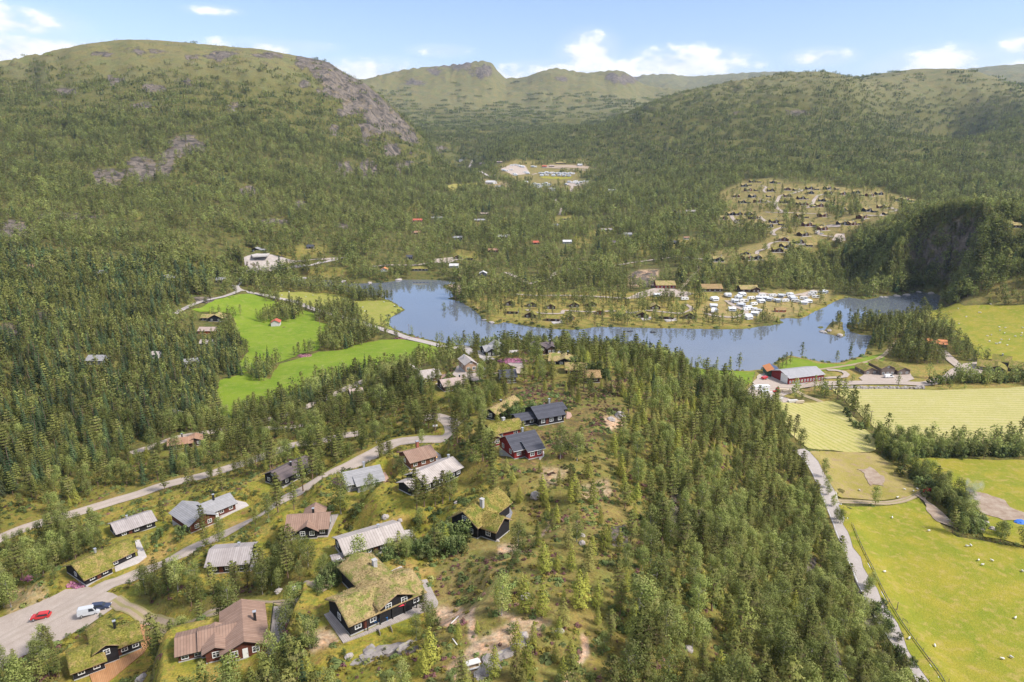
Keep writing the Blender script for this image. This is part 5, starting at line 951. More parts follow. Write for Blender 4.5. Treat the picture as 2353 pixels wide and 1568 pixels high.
leafmat('heath_tufts', (.085,.105,.022), (.19,.12,.04), (.27,.23,.04), .2)
leafmat('heather_tufts', (.12,.07,.04), (.19,.11,.06), (.20,.08,.11), .2)
leafmat('fireweed', (.50,.13,.32), (.56,.20,.40), (.30,.22,.12), .3)
m, t, b = nmat('bark'); k = Tk(t); k.put(b.inputs['Base Color'], k.mix(k.noise(k.obj(), 3), (.16,.10,.07), (.26,.17,.12)))
m, t, b = nmat('bark_birch'); k = Tk(t); k.put(b.inputs['Base Color'], k.mix(k.rng(k.noise(k.obj(), 4), .4, .6), (.42,.39,.35), (.20,.17,.15)))

def leaves(C, Nn, size, rg, tint, jit=.42, asp=.6):
    """little leaf faces at points C facing roughly Nn"""
    n = len(C); nrm = Nn+rg.normal(0, jit, (n, 3)); nrm /= np.linalg.norm(nrm, axis=1)[:, None]+1e-9
    r_ = rg.normal(0, 1, (n, 3)); u = np.cross(nrm, r_); u /= np.linalg.norm(u, axis=1)[:, None]+1e-9; v = np.cross(nrm, u)
    s = (size*rg.uniform(.6, 1.35, n))[:, None]
    V = np.stack([C-u*s*.5, C-v*s*asp*.6, C+u*s*.55, C+v*s*asp*.6], 1).reshape(-1, 3)
    n0 = Nn/(np.linalg.norm(Nn, axis=1)[:, None]+1e-9); n0 = n0+nrm*.35; n0 /= np.linalg.norm(n0, axis=1)[:, None]+1e-9
    Fc = (np.arange(n)[:, None]*4+np.arange(4)[None]); T_ = np.c_[np.repeat(tint[:, :2], 4, axis=0), np.zeros((n*4, 1)), np.repeat(n0, 4, axis=0)]; return V, Fc, T_
def crown_pts(kind, nl, rg, h):
    C = []; Nn = []; T_ = []
    if kind == 'pine':            # a soft, slightly ragged plume over a short bare stem
        t_ = rg.beta(1.15, 1.25, nl); nlay = 9; ly = np.floor(t_*nlay); t2 = (ly+.5)/nlay*.55+t_*.45; a = rg.uniform(0, 2*pi, nl)
        off = rg.uniform(0, 6.28, nlay+1)[ly.astype(int)]; nb_ = 4; arm = .62+.38*np.clip(np.cos(a*nb_+off)+.35*np.cos(a*2+off*2), -.6, 1); pr = np.where(t2 < .3, .62+.38*np.sin(t2/.3*pi/2), np.cos((t2-.3)/.7*pi/2*.97)**.72)
        R = h*.235; rr = R*pr*arm*np.sqrt(rg.uniform(.12, 1, nl)); z = h*(.20+.80*t2)+rr*.28; C = [np.c_[rr*np.cos(a), rr*np.sin(a), z]]; Nn = [np.c_[np.cos(a)*.8, np.sin(a)*.8, np.full(nl, .75)]]
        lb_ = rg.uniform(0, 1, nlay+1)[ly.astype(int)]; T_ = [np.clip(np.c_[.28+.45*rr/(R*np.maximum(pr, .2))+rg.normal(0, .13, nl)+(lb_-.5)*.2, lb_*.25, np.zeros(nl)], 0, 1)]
    elif kind in ('young', 'spruce'):
        R = h*(.275 if kind == 'young' else .19); z0 = .08
        tl = 11 if kind == 'young' else 15
        t_ = 1-np.sqrt(rg.uniform(0, 1, nl)); lay = np.round(t_*tl)/tl*.75+t_*.25 if kind == 'spruce' else np.round(t_*tl)/tl*.5+t_*.5
        a = rg.uniform(0, 2*pi, nl); ph = np.floor(t_*tl); arm = .72+.28*np.cos(a*5+ph*2.1)*1.0
        prof = (1-t_)**(.75 if kind == 'young' else .95)*(1-.35*np.exp(-t_*14)); rr = R*prof*arm*np.sqrt(rg.uniform(.3, 1, nl)); z = h*(z0+(1-z0)*lay)-rr*(.25 if kind == 'spruce' else -.22)
        C = [np.c_[rr*np.cos(a), rr*np.sin(a), z]]; Nn = [np.c_[np.cos(a), np.sin(a), np.full(nl, .7)]]
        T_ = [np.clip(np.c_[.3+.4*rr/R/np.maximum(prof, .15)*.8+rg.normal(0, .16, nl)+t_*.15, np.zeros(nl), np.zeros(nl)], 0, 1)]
    else:
        lo = .22 if kind == 'birch' else .02; nc = 20 if kind == 'birch' else 12; W_c = h*(.24 if kind == 'birch' else .52)
        cl = []
        for i in range(nc):
            q = (i+.5)/nc; z = h*(lo+(1-lo)*q*.94); pr = math.sin(pi*min(1, q*.85+.14))**.7; a = i*2.4+rg.uniform(-.6, .6); rr = W_c*pr*rg.uniform(.3, .9); cl.append((rr*cos(a), rr*sin(a), z, h*rg.uniform(.08, .15)*(1 if kind == 'birch' else 1.5)))
        w_ = np.array([c[3]**2 for c in cl]); w_ /= w_.sum()
        for c, wq in zip(cl, w_):
            m_ = max(2, int(nl*wq)); d = rg.normal(0, 1, (m_, 3)); d /= np.linalg.norm(d, axis=1)[:, None]; rr = c[3]*rg.uniform(.5, 1.15, m_)[:, None]
            p = np.array(c[:3])+d*rr; p[:, 2] = np.maximum(p[:, 2], .05*h); C.append(p); Nn.append(d+[0, 0, .35]); br = rg.uniform(0, 1)
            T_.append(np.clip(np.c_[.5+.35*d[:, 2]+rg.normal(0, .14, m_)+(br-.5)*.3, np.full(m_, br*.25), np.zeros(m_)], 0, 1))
    return np.vstack(C), np.vstack(Nn), np.vstack(T_)
KINDH = dict(pine=10.5, young=6.6, birch=8.6, spruce=12.0, bush=2.3)
LEAFM = dict(pine='needles_pine', young='needles_young', birch='leaves_birch', spruce='needles_spruce', bush='leaves_dark')
def crown_mesh(name, kind, nl, size, seed, mats=None):
    rg = np.random.default_rng(seed); h = KINDH[kind]; C, Nn, T_ = crown_pts(kind, nl, rg, h); V, Fc, tt = leaves(C, Nn, size, rg, T_)
    me = bpy.data.meshes.new(name); set_mesh(me, V, Fc, tt); me.materials.append(MATS[LEAFM[kind]]); return me
def set_mesh(me, V, Fc, tt=None, mi=None):
    Fc = np.asarray(Fc)
    V = np.asarray(V, dtype=np.float32); n = len(Fc); kk = Fc.shape[1]
    me.vertices.add(len(V)); me.vertices.foreach_set('co', V.ravel()); me.loops.add(n*kk); me.loops.foreach_set('vertex_index', Fc.ravel().astype(np.int32))
    me.polygons.add(n); me.polygons.foreach_set('loop_start', (np.arange(n)*kk).astype(np.int32))
    try: me.polygons.foreach_set('loop_total', np.full(n, kk, dtype=np.int32))
    except Exception: pass
    if mi is not None: me.polygons.foreach_set('material_index', np.asarray(mi, dtype=np.int32))
    me.update(calc_edges=True)
    if tt is not None:
        a = me.color_attributes.new('tint', 'FLOAT_COLOR', 'POINT'); q = np.ones((len(V), 4), dtype=np.float32); q[:, :3] = tt[:, :3]; a.data.foreach_set('color', q.ravel())
        if tt.shape[1] == 6:
            me.polygons.foreach_set('use_smooth', np.ones(n, dtype=bool)); nn3 = tt[:, 3:6].copy(); z0_ = np.linalg.norm(nn3, axis=1) < .1; nn3[z0_] = [0, 0, 1]; me.normals_split_custom_set_from_vertices(nn3.tolist())
def trunk_arr(kind, seed, n=6):
    """a tapered stem with a few limbs"""
    rg = np.random.default_rng(seed); h = KINDH[kind]; top = {'pine': .9, 'young': .85, 'birch': .86, 'spruce': .9, 'bush': .5}[kind]*h; r0 = h*(.017 if kind != 'birch' else .013)
    mb = MB(); pts = [(0, 0, -.4)]; lean = rg.normal(0, .03, 2)
    for i in range(1, 5): pts.append((lean[0]*h*i/4+rg.normal(0, .012*h), lean[1]*h*i/4+rg.normal(0, .012*h), top*i/4))
    for i in range(4): mb.tube(pts[i], pts[i+1], r0*(1.15-.25*i), r0*(1.15-.25*(i+1)), n)
    if kind in ('pine', 'birch'):
        for i in range(7):
            z = h*rg.uniform(.38, .8); a = rg.uniform(0, 2*pi); L_ = h*rg.uniform(.10, .18); mb.tube((lean[0]*z, lean[1]*z, z), (L_*cos(a), L_*sin(a), z+L_*.45), r0*.4, r0*.15, 4)
    return mb
NVAR = 3
CROWN = {}; TRUNK = {}; SRC = bpy.data.collections.new('sources')       # never linked: only feeds the forest objects
LEAFN = dict(pine=(2100, .27), young=(1500, .21), birch=(2100, .25), spruce=(1500, .35), bush=(700, .19))
for ki, kd in enumerate(KINDH):
    CROWN[kd] = [crown_mesh('crown', kd, *LEAFN[kd], 100+ki*10+v) for v in range(NVAR)]
    TRUNK[kd] = []
    for v in range(NVAR):
        mb = trunk_arr(kd, 200+ki*10+v); me = bpy.data.meshes.new('trunk'); me.from_pydata(mb.v, [], mb.f); me.materials.append(MATS['bark_birch' if kd == 'birch' else 'bark']); TRUNK[kd].append(me)
def whole(kd, v, nl, size, trunk=True):
    rg = np.random.default_rng(300+v*7+len(kd)); h = KINDH[kd]; C, Nn, T_ = crown_pts(kd, nl, rg, h); V, Fc, tt = leaves(C, Nn, size, rg, T_); mi = np.zeros(len(Fc))
    if trunk:
        r = h*.016; b0 = len(V); z1 = h*.75
        TV = np.array([(r, 0, -.5), (-r*.5, r*.87, -.5), (-r*.5, -r*.87, -.5), (r*.4, 0, z1), (-r*.2, r*.35, z1), (-r*.2, -r*.35, z1)]); TF = np.array([(0, 1, 4, 3), (1, 2, 5, 4), (2, 0, 3, 5)])+b0
        V = np.vstack([V, TV]); Fc = np.vstack([Fc, TF]); tt = np.vstack([tt, np.c_[np.zeros((6, 3)), np.array([(1, 0, 0), (-.5, .87, 0), (-.5, -.87, 0)]*2)]]); mi = np.r_[mi, np.ones(3)]
    return V, Fc, tt, mi
def source(name, parts):
    """parts: list of (V,F,tint,mi, offset, scale, leaf material)"""
    Vs, Fs, Ts, Ms = [], [], [], []; n = 0; ml = []
    for V, Fc, tt, mi, off, sc, lm in parts:
        if lm not in ml: ml.append(lm)
        if 'bark' not in ml: ml.append('bark')
        t2 = tt.copy(); t2[:, 1] = (tt[:, 1]+abs(hash(round(off[0]*7+off[1]*3, 2))) % 97/97) % 1 if len(parts) > 1 else tt[:, 1]
        Vs.append(V*sc+np.array(off)); Fs.append(Fc+n); Ts.append(t2); Ms.append(np.where(mi > .5, ml.index('bark'), ml.index(lm))); n += len(V)
    me = bpy.data.meshes.new(name); set_mesh(me, np.vstack(Vs), np.vstack(Fs), np.vstack(Ts), np.concatenate(Ms))
    for q in ml: me.materials.append(MATS[q])
    o = bpy.data.objects.new(name, me); SRC.objects.link(o); return o
def cluster(v, n, rad, nl, size, mixp, hs=1.0):
    rg = np.random.default_rng(900+v); P_ = []
    for i in range(n):
        for _ in range(20):
            a = rg.uniform(0, 2*pi); r = rad*math.sqrt(rg.uniform(0, 1)); x, y = r*cos(a), r*sin(a)
            if all((x-q[0])**2+(y-q[1])**2 > (rad*1.1/math.sqrt(n))**2 for q in P_): break
        P_.append((x, y))
    parts = []
    for i, (x, y) in enumerate(P_):
        kd = rg.choice(['pine', 'birch', 'spruce', 'bush'], p=mixp); s = rg.uniform(.65, 1.15)*hs*(2 if kd == 'bush' else 1)
        V, Fc, tt, mi = whole(kd, i % 7, nl, size, False); parts.append((V, Fc, tt, mi, (x, y, -.6), s, LEAFM[kd]))
    return parts
# detail levels of the forest masses: 0 near, 1 middle distance; 2, 3 = groups of trees far away
LOD = {}
for kd in KINDH:
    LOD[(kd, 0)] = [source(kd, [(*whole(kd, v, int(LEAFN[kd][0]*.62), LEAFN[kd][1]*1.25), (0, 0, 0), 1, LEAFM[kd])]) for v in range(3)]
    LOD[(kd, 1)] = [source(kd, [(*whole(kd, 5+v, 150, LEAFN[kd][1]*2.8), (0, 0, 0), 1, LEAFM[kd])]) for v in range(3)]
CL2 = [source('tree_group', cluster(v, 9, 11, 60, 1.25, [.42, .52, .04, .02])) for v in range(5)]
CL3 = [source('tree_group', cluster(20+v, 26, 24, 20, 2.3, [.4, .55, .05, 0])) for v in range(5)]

def scatter(name, pts, srcs, label, fat=1.0):
    """one object of kind stuff: instances of srcs on points (x,y,z,scale,index)"""
    pts = np.asarray(pts, dtype=np.float32); me = bpy.data.meshes.new(name); n = len(pts)
    me.vertices.add(n); me.vertices.foreach_set('co', pts[:, :3].ravel())
    a = me.attributes.new('scl', 'FLOAT_VECTOR', 'POINT'); rg = np.random.default_rng(n); wv = rg.uniform(.85, 1.18, n)*fat; a.data.foreach_set('vector', np.c_[pts[:, 3]*wv, pts[:, 3]*wv, pts[:, 3]].astype(np.float32).ravel())
    a = me.attributes.new('idx', 'INT', 'POINT'); a.data.foreach_set('value', pts[:, 4].astype(np.int32))
    a = me.attributes.new('rot', 'FLOAT_VECTOR', 'POINT'); a.data.foreach_set('vector', np.c_[rg.normal(0, .035, n), rg.normal(0, .035, n), rg.uniform(0, 6.28, n)].astype(np.float32).ravel())
    o = bpy.data.objects.new(name, me); COL.objects.link(o); tag(o, label, kind='stuff')
    c = bpy.data.collections.new(name+'_sources')
    for i, s in enumerate(srcs):
        q = s.copy(); q.name = '%03d_%s' % (i, name); c.objects.link(q)
    g = bpy.data.node_groups.new(name, 'GeometryNodeTree'); g.interface.new_socket('Geometry', in_out='INPUT', socket_type='NodeSocketGeometry'); g.interface.new_socket('Geometry', in_out='OUTPUT', socket_type='NodeSocketGeometry')
    gi = g.nodes.new('NodeGroupInput'); go = g.nodes.new('NodeGroupOutput'); ip = g.nodes.new('GeometryNodeInstanceOnPoints'); ci = g.nodes.new('GeometryNodeCollectionInfo')
    ci.inputs[0].default_value = c; ci.inputs['Separate Children'].default_value = True; ci.inputs['Reset Children'].default_value = True
    def at(nm, ty):
        x = g.nodes.new('GeometryNodeInputNamedAttribute'); x.data_type = ty; x.inputs[0].default_value = nm; return x.outputs[0]
    L_ = g.links.new; L_(gi.outputs[0], ip.inputs['Points']); L_(ci.outputs[0], ip.inputs['Instance']); ip.inputs['Pick Instance'].default_value = True
    L_(at('idx', 'INT'), ip.inputs['Instance Index']); L_(at('rot', 'FLOAT_VECTOR'), ip.inputs['Rotation']); L_(at('scl', 'FLOAT_VECTOR'), ip.inputs['Scale']); L_(ip.outputs[0], go.inputs[0])
    md = o.modifiers.new('scatter', 'NODES'); md.node_group = g; return o

# ------------------------------------------------------------------ planting
def grid_at(arr, x, y):
    a = np.arctan2(x, y); r = np.hypot(x, y); i = np.clip(np.searchsorted(AZ, a)-1, 0, len(AZ)-2); j = np.clip(((np.log(r)-math.log(28))/.0075).astype(int), 0, len(RR)-2); return arr[j, i]
RD = np.full(Hf.shape, 1e9); RD[near] = road_d; RD = RD.reshape(H.shape)
KEEP = np.concatenate([np.array([h['c']+h['ey']*h['W']/2 for h in HS]), np.array([v[3] for v in VILW])]) if True else None
def cast_grid(r0, r1, step, seed, amax=42.5):
    rg = np.random.default_rng(seed); xm = r1*sin(radians(amax)); xs = np.arange(-xm, xm, step); ys = np.arange(r0*cos(radians(amax))*.9, r1, step)
    X, Y = np.meshgrid(xs, ys); X = X.ravel()+rg.uniform(-.5, .5, X.size)*step*.95; Y = Y.ravel()+rg.uniform(-.5, .5, Y.size)*step*.95
    r = np.hypot(X, Y); k = (r >= r0) & (r < r1) & (np.abs(np.arctan2(X, Y)) < radians(amax)); return X[k], Y[k], rg
def visible(X, Y, Z, top, slack=9):
    r = np.hypot(X, Y); a = np.arctan2(X, Y); i = np.clip(np.searchsorted(AZ, a)-1, 0, len(AZ)-2); j = np.clip(((np.log(r)-math.log(28))/.0075).astype(int)-1, 0, len(RR)-2)
    px, py, d = project(X, Y, Z+top*.5)
    return ((Z+top+slack-CAMZ)/r > run[j, i]) & (py < 1568+220) & (py > -50) & (px > -150) & (px < 2503)
CAR = [('Z7', p) for p in [(120,278),(205,290),(240,272),(170,322),(240,325),(220,354),(20,304),(10,360),(20,394),(150,385),(275,373),(310,388),(320,418),(272,448),(320,348),(370,325),(380,284),(460,284),(520,284),(430,310),(495,320),(555,322),(600,294),(612,306),(625,326),(690,305),(722,324),(690,336),(752,276),(782,294),(850,252),(355,300),(300,303),(590,275),(835,255),(765,262),(400,300),(340,400)]]
CAR += [('Z5', p) for p in [(1835,505),(1622,475),(2055,505),(2050,556),(2052,596),(2192,580),(2160,474),(2212,520),(2258,548),(2283,520),(2240,494),(2303,585),(2312,634),(2265,468)]]
CARW = [(Z7 if z == 'Z7' else Z5)([p])[0] for z, p in CAR]
FARC = Z3([(1050,1003),(1068,1000),(1085,1003),(1100,1008),(1115,1012),(1000,1032),(1018,1036),(1045,1030),(1065,1055),(1072,1060),(1130,1045),(1145,1050),(1175,1010),(1190,1012),(1222,1050),(1240,1052),(1258,1046),(1276,1050),(1294,1048),(1312,1052),(1330,1050),(1348,1054),(1366,1050),(1384,1054),(1402,1050),(1418,1053),(1230,1064),(1260,1062),(1300,1064),(1335,1064),(1365,1065),(1395,1066),
    (1135,1105),(1185,1115),(1195,1128),(1210,1120),(1225,1130),(1240,1118),(1255,1112),(1262,1128),(1275,1120),(1285,1145),(1300,1150),(1215,1138),(1375,1118),(1395,1103),(1420,1108),(1435,1100),(1445,1112),(1465,1105),(1490,1100),(1500,1103)])
CARXY = [G(*q) for q in CARW+FARC]
FORCE = [pl for pl, d_, mw in CL]
def allowed(X, Y, r0, cut=1.0):
    ok = np.ones(len(X), bool); px, py, _ = project(X, Y, hgt(X, Y)); frc = np.zeros(len(X), bool)
    for pl in FORCE: frc |= pip(px, py, pl)
    for nm, pts, mt_ in FIELDW:
        ins = pip(X, Y, pts); ok &= ~ins | frc
    for nm, pts, mt_ in AREAS: 
        w_ = np.array(xy(pts)); 
        if np.hypot(*w_.mean(0)) > r0*.5: ok &= ~pip(X, Y, w_)
    ok &= grid_at(RD, X, Y) > 1.4
    if r0 < 900: 
        s = (X > -500) & (X < 640) & (Y > 330) & (Y < 820); q = np.zeros(len(X)); q[s] = lake_sd(X[s], Y[s]); ok[s] &= q[s] > 1.8
    for (c, ex, ey, x0, x1, y0, y1, fr_) in PADS:
        m_ = np.abs(X-c[0])+np.abs(Y-c[1]) < 60; dx = X[m_]-c[0]; dy = Y[m_]-c[1]; u = dx*ex[0]+dy*ex[1]; v = dx*ey[0]+dy*ey[1]
        bad = (u > x0-1.6) & (u < x1+1.6) & (v > y0-fr_*cut) & (v < y1+1.6); ok[np.nonzero(m_)[0][bad]] = False
    if r0 >= 0:
        for (cx_, cy_) in CARXY:
            ok &= ~((np.abs(X-cx_) < 5) & (Y-cy_ > -12) & (Y-cy_ < 4))
    return ok
DECKW = []
for h in HS:
    for poly, mt_ in h['decks']: DECKW.append(np.array([PZ(a, b_, h['z'])[:2] for a, b_ in poly]))
KN = ['pine', 'young', 'birch', 'spruce']
def pick(MW, rg):
    c = np.cumsum(MW/MW.sum(1)[:, None], axis=1); u = rg.uniform(0, 1, len(MW))[:, None]; return (u > c).sum(1).clip(0, 3)
TREES = []      # near trees: kind, x, y, z, scale
X, Y, rg = cast_grid(72, 620, 3.1, 1)
D_ = grid_at(DEN, X, Y); base_p = np.where(np.hypot(X, Y) < 330, .68, .66); k = rg.uniform(0, 1, len(X)) < D_*base_p; X, Y = X[k], Y[k]; ok = allowed(X, Y, 0)
for (nm, wd, Q, z, mt_, lb) in RL:
    if 'below the cliff' in lb:
        for q in Q[::3]: ok &= np.hypot(X-q[0], Y-q[1]) > 7.5
for w_ in DECKW: ok &= ~pip(X, Y, w_)
X, Y = X[ok], Y[ok]; Z = hgt(X, Y); k = visible(X, Y, Z, 9); X, Y, Z = X[k], Y[k], Z[k]; kk = pick(grid_at(MIXW, X, Y), rg)
near_sc = rg.normal(1, .27, len(X)).clip(.4, 1.6)*np.where(np.hypot(X, Y) < 200, .74, np.where(np.hypot(X, Y) < 300, .78, .84))
for a in range(len(X)): TREES.append((KN[kk[a]], X[a], Y[a], Z[a], near_sc[a]))
# single trees that stand out in the photograph: kind, picture point, height in metres
EXPL = [('pine',1676,851,9),('pine',1797,848,9),('pine',1806,846,10),('pine',1788,850,8),('pine',1815,840,9),('pine',1842,824,11),('pine',1921,835,8.5),('pine',1952,828,12),('birch',1957,880,6),
        ('pine',553,726,9),('birch',623,694,11),('birch',612,694,8),('birch',1838,1033,10),('birch',1893,1098,8.5),('birch',1812,998,6),('pine',968,775,4),('pine',862,770,7),('spruce',1712,852,.1),
        ('pine',643,1165,11),('pine',697,1130,12),('birch',784,1182,12),('pine',545,981,13),('pine',567,972,10),('pine',467,1228,9),('pine',1017,1158,9),('pine',1000,1165,8),('pine',975,1165,8.5),('pine',955,1150,9),('pine',958,1172,8),('birch',1033,1150,8),
        ('pine',945,970,10),('pine',1000,990,11),('pine',985,985,10),('pine',948,1264,6),('pine',917,1280,6),('birch',935,1285,4.5),('pine',975,1418,5.5),('pine',1110,1060,10),('pine',1105,1030,9),('pine',1128,1090,9),('pine',1198,1020,7),
        ('birch',925,1100,6),('pine',1022,832,9),('pine',897,875,8),('pine',878,872,8),('pine',936,868,9),('pine',690,975,9),('birch',1020,720,10),('pine',738,1086,9),('pine',1165,830,9)]
sp_line = [(555,972),(562,968),(570,966),(590,962),(604,958),(612,960),(620,952),(634,948),(642,951),(650,945),(660,938),(668,940),(676,934),(690,932),(702,926),(708,922),(716,924),(728,912),(736,908),(742,902),(750,898),(768,896),(780,892),(800,880),(818,874),(822,868),(830,872),
           (492,945),(500,940),(508,950),(486,930),(535,862),(546,858),(556,864),(566,846),(528,870),(575,1010),(1558,905),(1500,900)]
for dx, dy in sp_line: EXPL.append(('spruce', dx, dy, random.uniform(8, 12.5)))
for i in range(9): EXPL.append(('spruce', 468+random.uniform(-45, 35), 900+random.uniform(-40, 60), random.uniform(10, 14)))
for kd, dx, dy, hh_ in EXPL:
    if hh_ < 1: continue
    g = G(dx, dy); TREES.append((kd, g[0], g[1], float(hgt(*g)), hh_/KINDH[kd]))
# bushes around the cabins and road banks
Xb, Yb, rgb = cast_grid(72, 330, 4.0, 4); pb = grid_at(COV, Xb, Yb); clump = sstep(.05, .45, fbm(Xb/16, Yb/16, 77, 3)); k = rgb.uniform(0, 1, len(Xb)) < (.22+.75*clump)*np.where(Xb < 45, 1, .5); Xb, Yb = Xb[k], Yb[k]
ok = allowed(Xb, Yb, 0); 
for w_ in DECKW: ok &= ~pip(Xb, Yb, w_)
Xb, Yb = Xb[ok], Yb[ok]; Zb = hgt(Xb, Yb); k = visible(Xb, Yb, Zb, 2, 3); Xb, Yb, Zb = Xb[k], Yb[k], Zb[k]
for a in range(len(Xb)): TREES.append(('bush', Xb[a], Yb[a], Zb[a]-.1, float(rgb.uniform(.2, .85))))
def hedge(line, n, s0, s1, kd='bush', wob_=2.0):
    P_ = smooth_line(np.array(xy(line)), 1.0)
    for i in range(n):
        q = P_[random.randrange(len(P_))]; x, y = q[0]+random.gauss(0, wob_), q[1]+random.gauss(0, wob_); TREES.append((kd, x, y, float(hgt(x, y))-.1, random.uniform(s0, s1)))
hedge([(720,1358),(760,1338),(800,1316),(850,1300),(900,1285),(950,1268),(990,1262)], 62, .9, 1.5, wob_=1.0)
hedge([(990,1262),(1020,1240),(1040,1262),(1000,1285)], 26, 1.2, 2.0, wob_=1.6)
hedge([(440,1215),(400,1230),(360,1240)], 14, .8, 1.4); hedge([(1170,955),(1230,945),(1210,960)], 20, 1.0, 1.9, wob_=2.5); hedge([(1310,835),(1350,845),(1400,870)], 22, .9, 1.7, wob_=3)
hedge([(1938,950),(2042,1052)], 14, .9, 1.6, wob_=2); hedge([(2030,1015),(2062,1055)], 30, 1.6, 2.6, wob_=2.0); hedge([(2065,1042),(2150,1046),(2353,1042)], 110, 1.5, 2.4, wob_=1.6); hedge([(2090,1098),(2140,1115)], 20, 1.5, 2.4, wob_=2); hedge([(2140,1128),(2190,1160),(2245,1228)], 60, 1.5, 2.5, wob_=2.4)
hedge([(2140,880),(2353,876)], 24, 1.2, 2.1, wob_=2.5); hedge([(690,1478),(660,1530)], 12, .8, 1.6); hedge([(2010,1400),(2060,1490),(2090,1545)], 16, 1.0, 2.0, wob_=1.2)
hedge([(1900,1110),(1945,1235),(1985,1320),(2010,1400)], 9, .45, .7, 'birch', 1.0)
print('near trees', len(TREES))
# ------------------------------------------------------------------ building materials
def turfm(name, a, b_, c):
    m, t, b = nmat(name); k = Tk(t); p = k.pos(); n1 = k.noise(p, .7, 5, .65, .5); n2 = k.noise(p, 3.5, 4)
    x = k.mix(k.rng(n1, .38, .6), a, b_); x = k.mix(k.rng(k.noise(p, .45, 5, .6), .50, .60), x, c); x = k.mix(k.rng(k.noise(p, 1.6, 4), .56, .68, 0, .7), x, c); x = k.mix(k.rng(n2, .38, .62, 0, .6), x, tuple(q*.4 for q in a))
    k.put(b.inputs['Base Color'], x); k.put(b.inputs['Normal'], k.bump(k.noise(p, 6, 4, .7), .9, .2)); b.inputs['Roughness'].default_value = .95
turfm('turf', (.17,.18,.03), (.29,.25,.05), (.38,.27,.10)); turfm('turf_gold', (.25,.20,.045), (.37,.28,.085), (.16,.18,.03)); turfm('turf_tan', (.38,.28,.12), (.47,.34,.16), (.22,.24,.05)); turfm('turf_orange', (.34,.22,.10), (.42,.27,.13), (.28,.22,.08))
def boardm(name, a, b_, period=.28, along=0, depth=.4):
    kf_ = (.86, .83, .80) if max(a) > .25 else (1, 1, 1); a = tuple(q*w_ for q, w_ in zip(a, kf_)); b_ = tuple(q*w_ for q, w_ in zip(b_, kf_))
    m, t, b = nmat(name); k = Tk(t); uv = k.n('ShaderNodeUVMap'); uv.uv_map = 'uv'; s = k.n('ShaderNodeSeparateXYZ'); k.put(s.inputs[0], uv.outputs[0]); v = s.outputs[along]
    q = k.math('DIVIDE', v, period); cell = k.math('FLOOR', q); wn_ = k.n('ShaderNodeTexWhiteNoise', noise_dimensions='1D'); k.put(wn_.inputs['W'], cell)
    fr = k.math('ABSOLUTE', k.math('SUBTRACT', k.math('FRACT', q), .5)); gap = k.rng(fr, .36, .5)
    x = k.mix(wn_.outputs[0], a, b_); x = k.mix(k.rng(k.noise(k.pos(), .8, 5, .65), .35, .7, 0, .45), x, tuple(c*.6 for c in a)); x = k.mix(k.math('MULTIPLY', gap, .6), x, tuple(c*.3 for c in a))
    k.put(b.inputs['Base Color'], x); k.put(b.inputs['Normal'], k.bump(gap, -depth, .05)); b.inputs['Roughness'].default_value = .8
boardm('board_brown', (.31,.20,.15), (.37,.25,.19), .5); boardm('board_grey', (.38,.34,.33), (.47,.43,.42), .5); boardm('board_pale', (.47,.42,.39), (.55,.50,.47), .6); boardm('board_pink', (.46,.36,.32), (.52,.42,.37), .5); boardm('board_rust', (.38,.22,.14), (.44,.27,.18), .5)
boardm('tile_grey', (.33,.33,.34), (.37,.37,.385), .45, 1, .5); boardm('tile_brown', (.115,.09,.09), (.16,.125,.12), .45, 1, .5); boardm('tile_black', (.062,.062,.075), (.085,.085,.10), .45, 1, .5)
boardm('metal_red', (.52,.13,.08), (.58,.16,.10), .6); boardm('metal_orange', (.68,.27,.11), (.74,.31,.13), .6); boardm('metal_white', (.66,.66,.66), (.72,.72,.72), .8); boardm('metal_grey', (.40,.40,.42), (.44,.44,.46), .9, 0, .2)
for nm, a, b_ in [('black', (.016,.015,.017), (.024,.022,.024)), ('redbrown', (.11,.035,.022), (.15,.05,.03)), ('darkbrown', (.055,.030,.022), (.075,.042,.03)), ('logbrown', (.14,.055,.03), (.19,.08,.045)), ('grey', (.30,.31,.32), (.35,.36,.37)), ('greydark', (.13,.12,.12), (.17,.16,.16)),
                  ('red', (.20,.022,.020), (.26,.03,.026)), ('wood', (.46,.30,.20), (.53,.37,.26)), ('white', (.68,.68,.66), (.74,.74,.72)), ('orange', (.50,.13,.04), (.56,.16,.05)), ('yellow', (.50,.30,.08), (.56,.35,.11)), ('log', (.16,.12,.10), (.21,.16,.13)), ('greenwall', (.06,.11,.08), (.08,.14,.10))]:
    boardm(nm, a, b_, .22, 1, .25)
for nm, a, b_ in [('deck_grey', (.42,.37,.34), (.50,.45,.41)), ('deck_pale', (.60,.56,.53), (.66,.62,.59)), ('deck_white', (.72,.71,.70), (.77,.76,.75)), ('deck_orange', (.50,.26,.12), (.58,.32,.16)), ('deck_rust', (.55,.36,.28), (.61,.42,.34)), ('slate', (.24,.235,.25), (.31,.30,.31))]: boardm(nm, a, b_, .3, 0, .2)
def plain(name, col, rough=.6, spec=.3, metal=0, emit=None):
    m, t, b = nmat(name); k = Tk(t); k.put(b.inputs['Base Color'], k.mix(k.rng(k.noise(k.obj(), 2.5, 4), .3, .7, 0, .3), col, tuple(c*.75 for c in col))); b.inputs['Roughness'].default_value = rough; b.inputs['Specular IOR Level'].default_value = spec; b.inputs['Metallic'].default_value = metal
    if emit: b.inputs['Emission Color'].default_value = (*emit, 1); b.inputs['Emission Strength'].default_value = 2
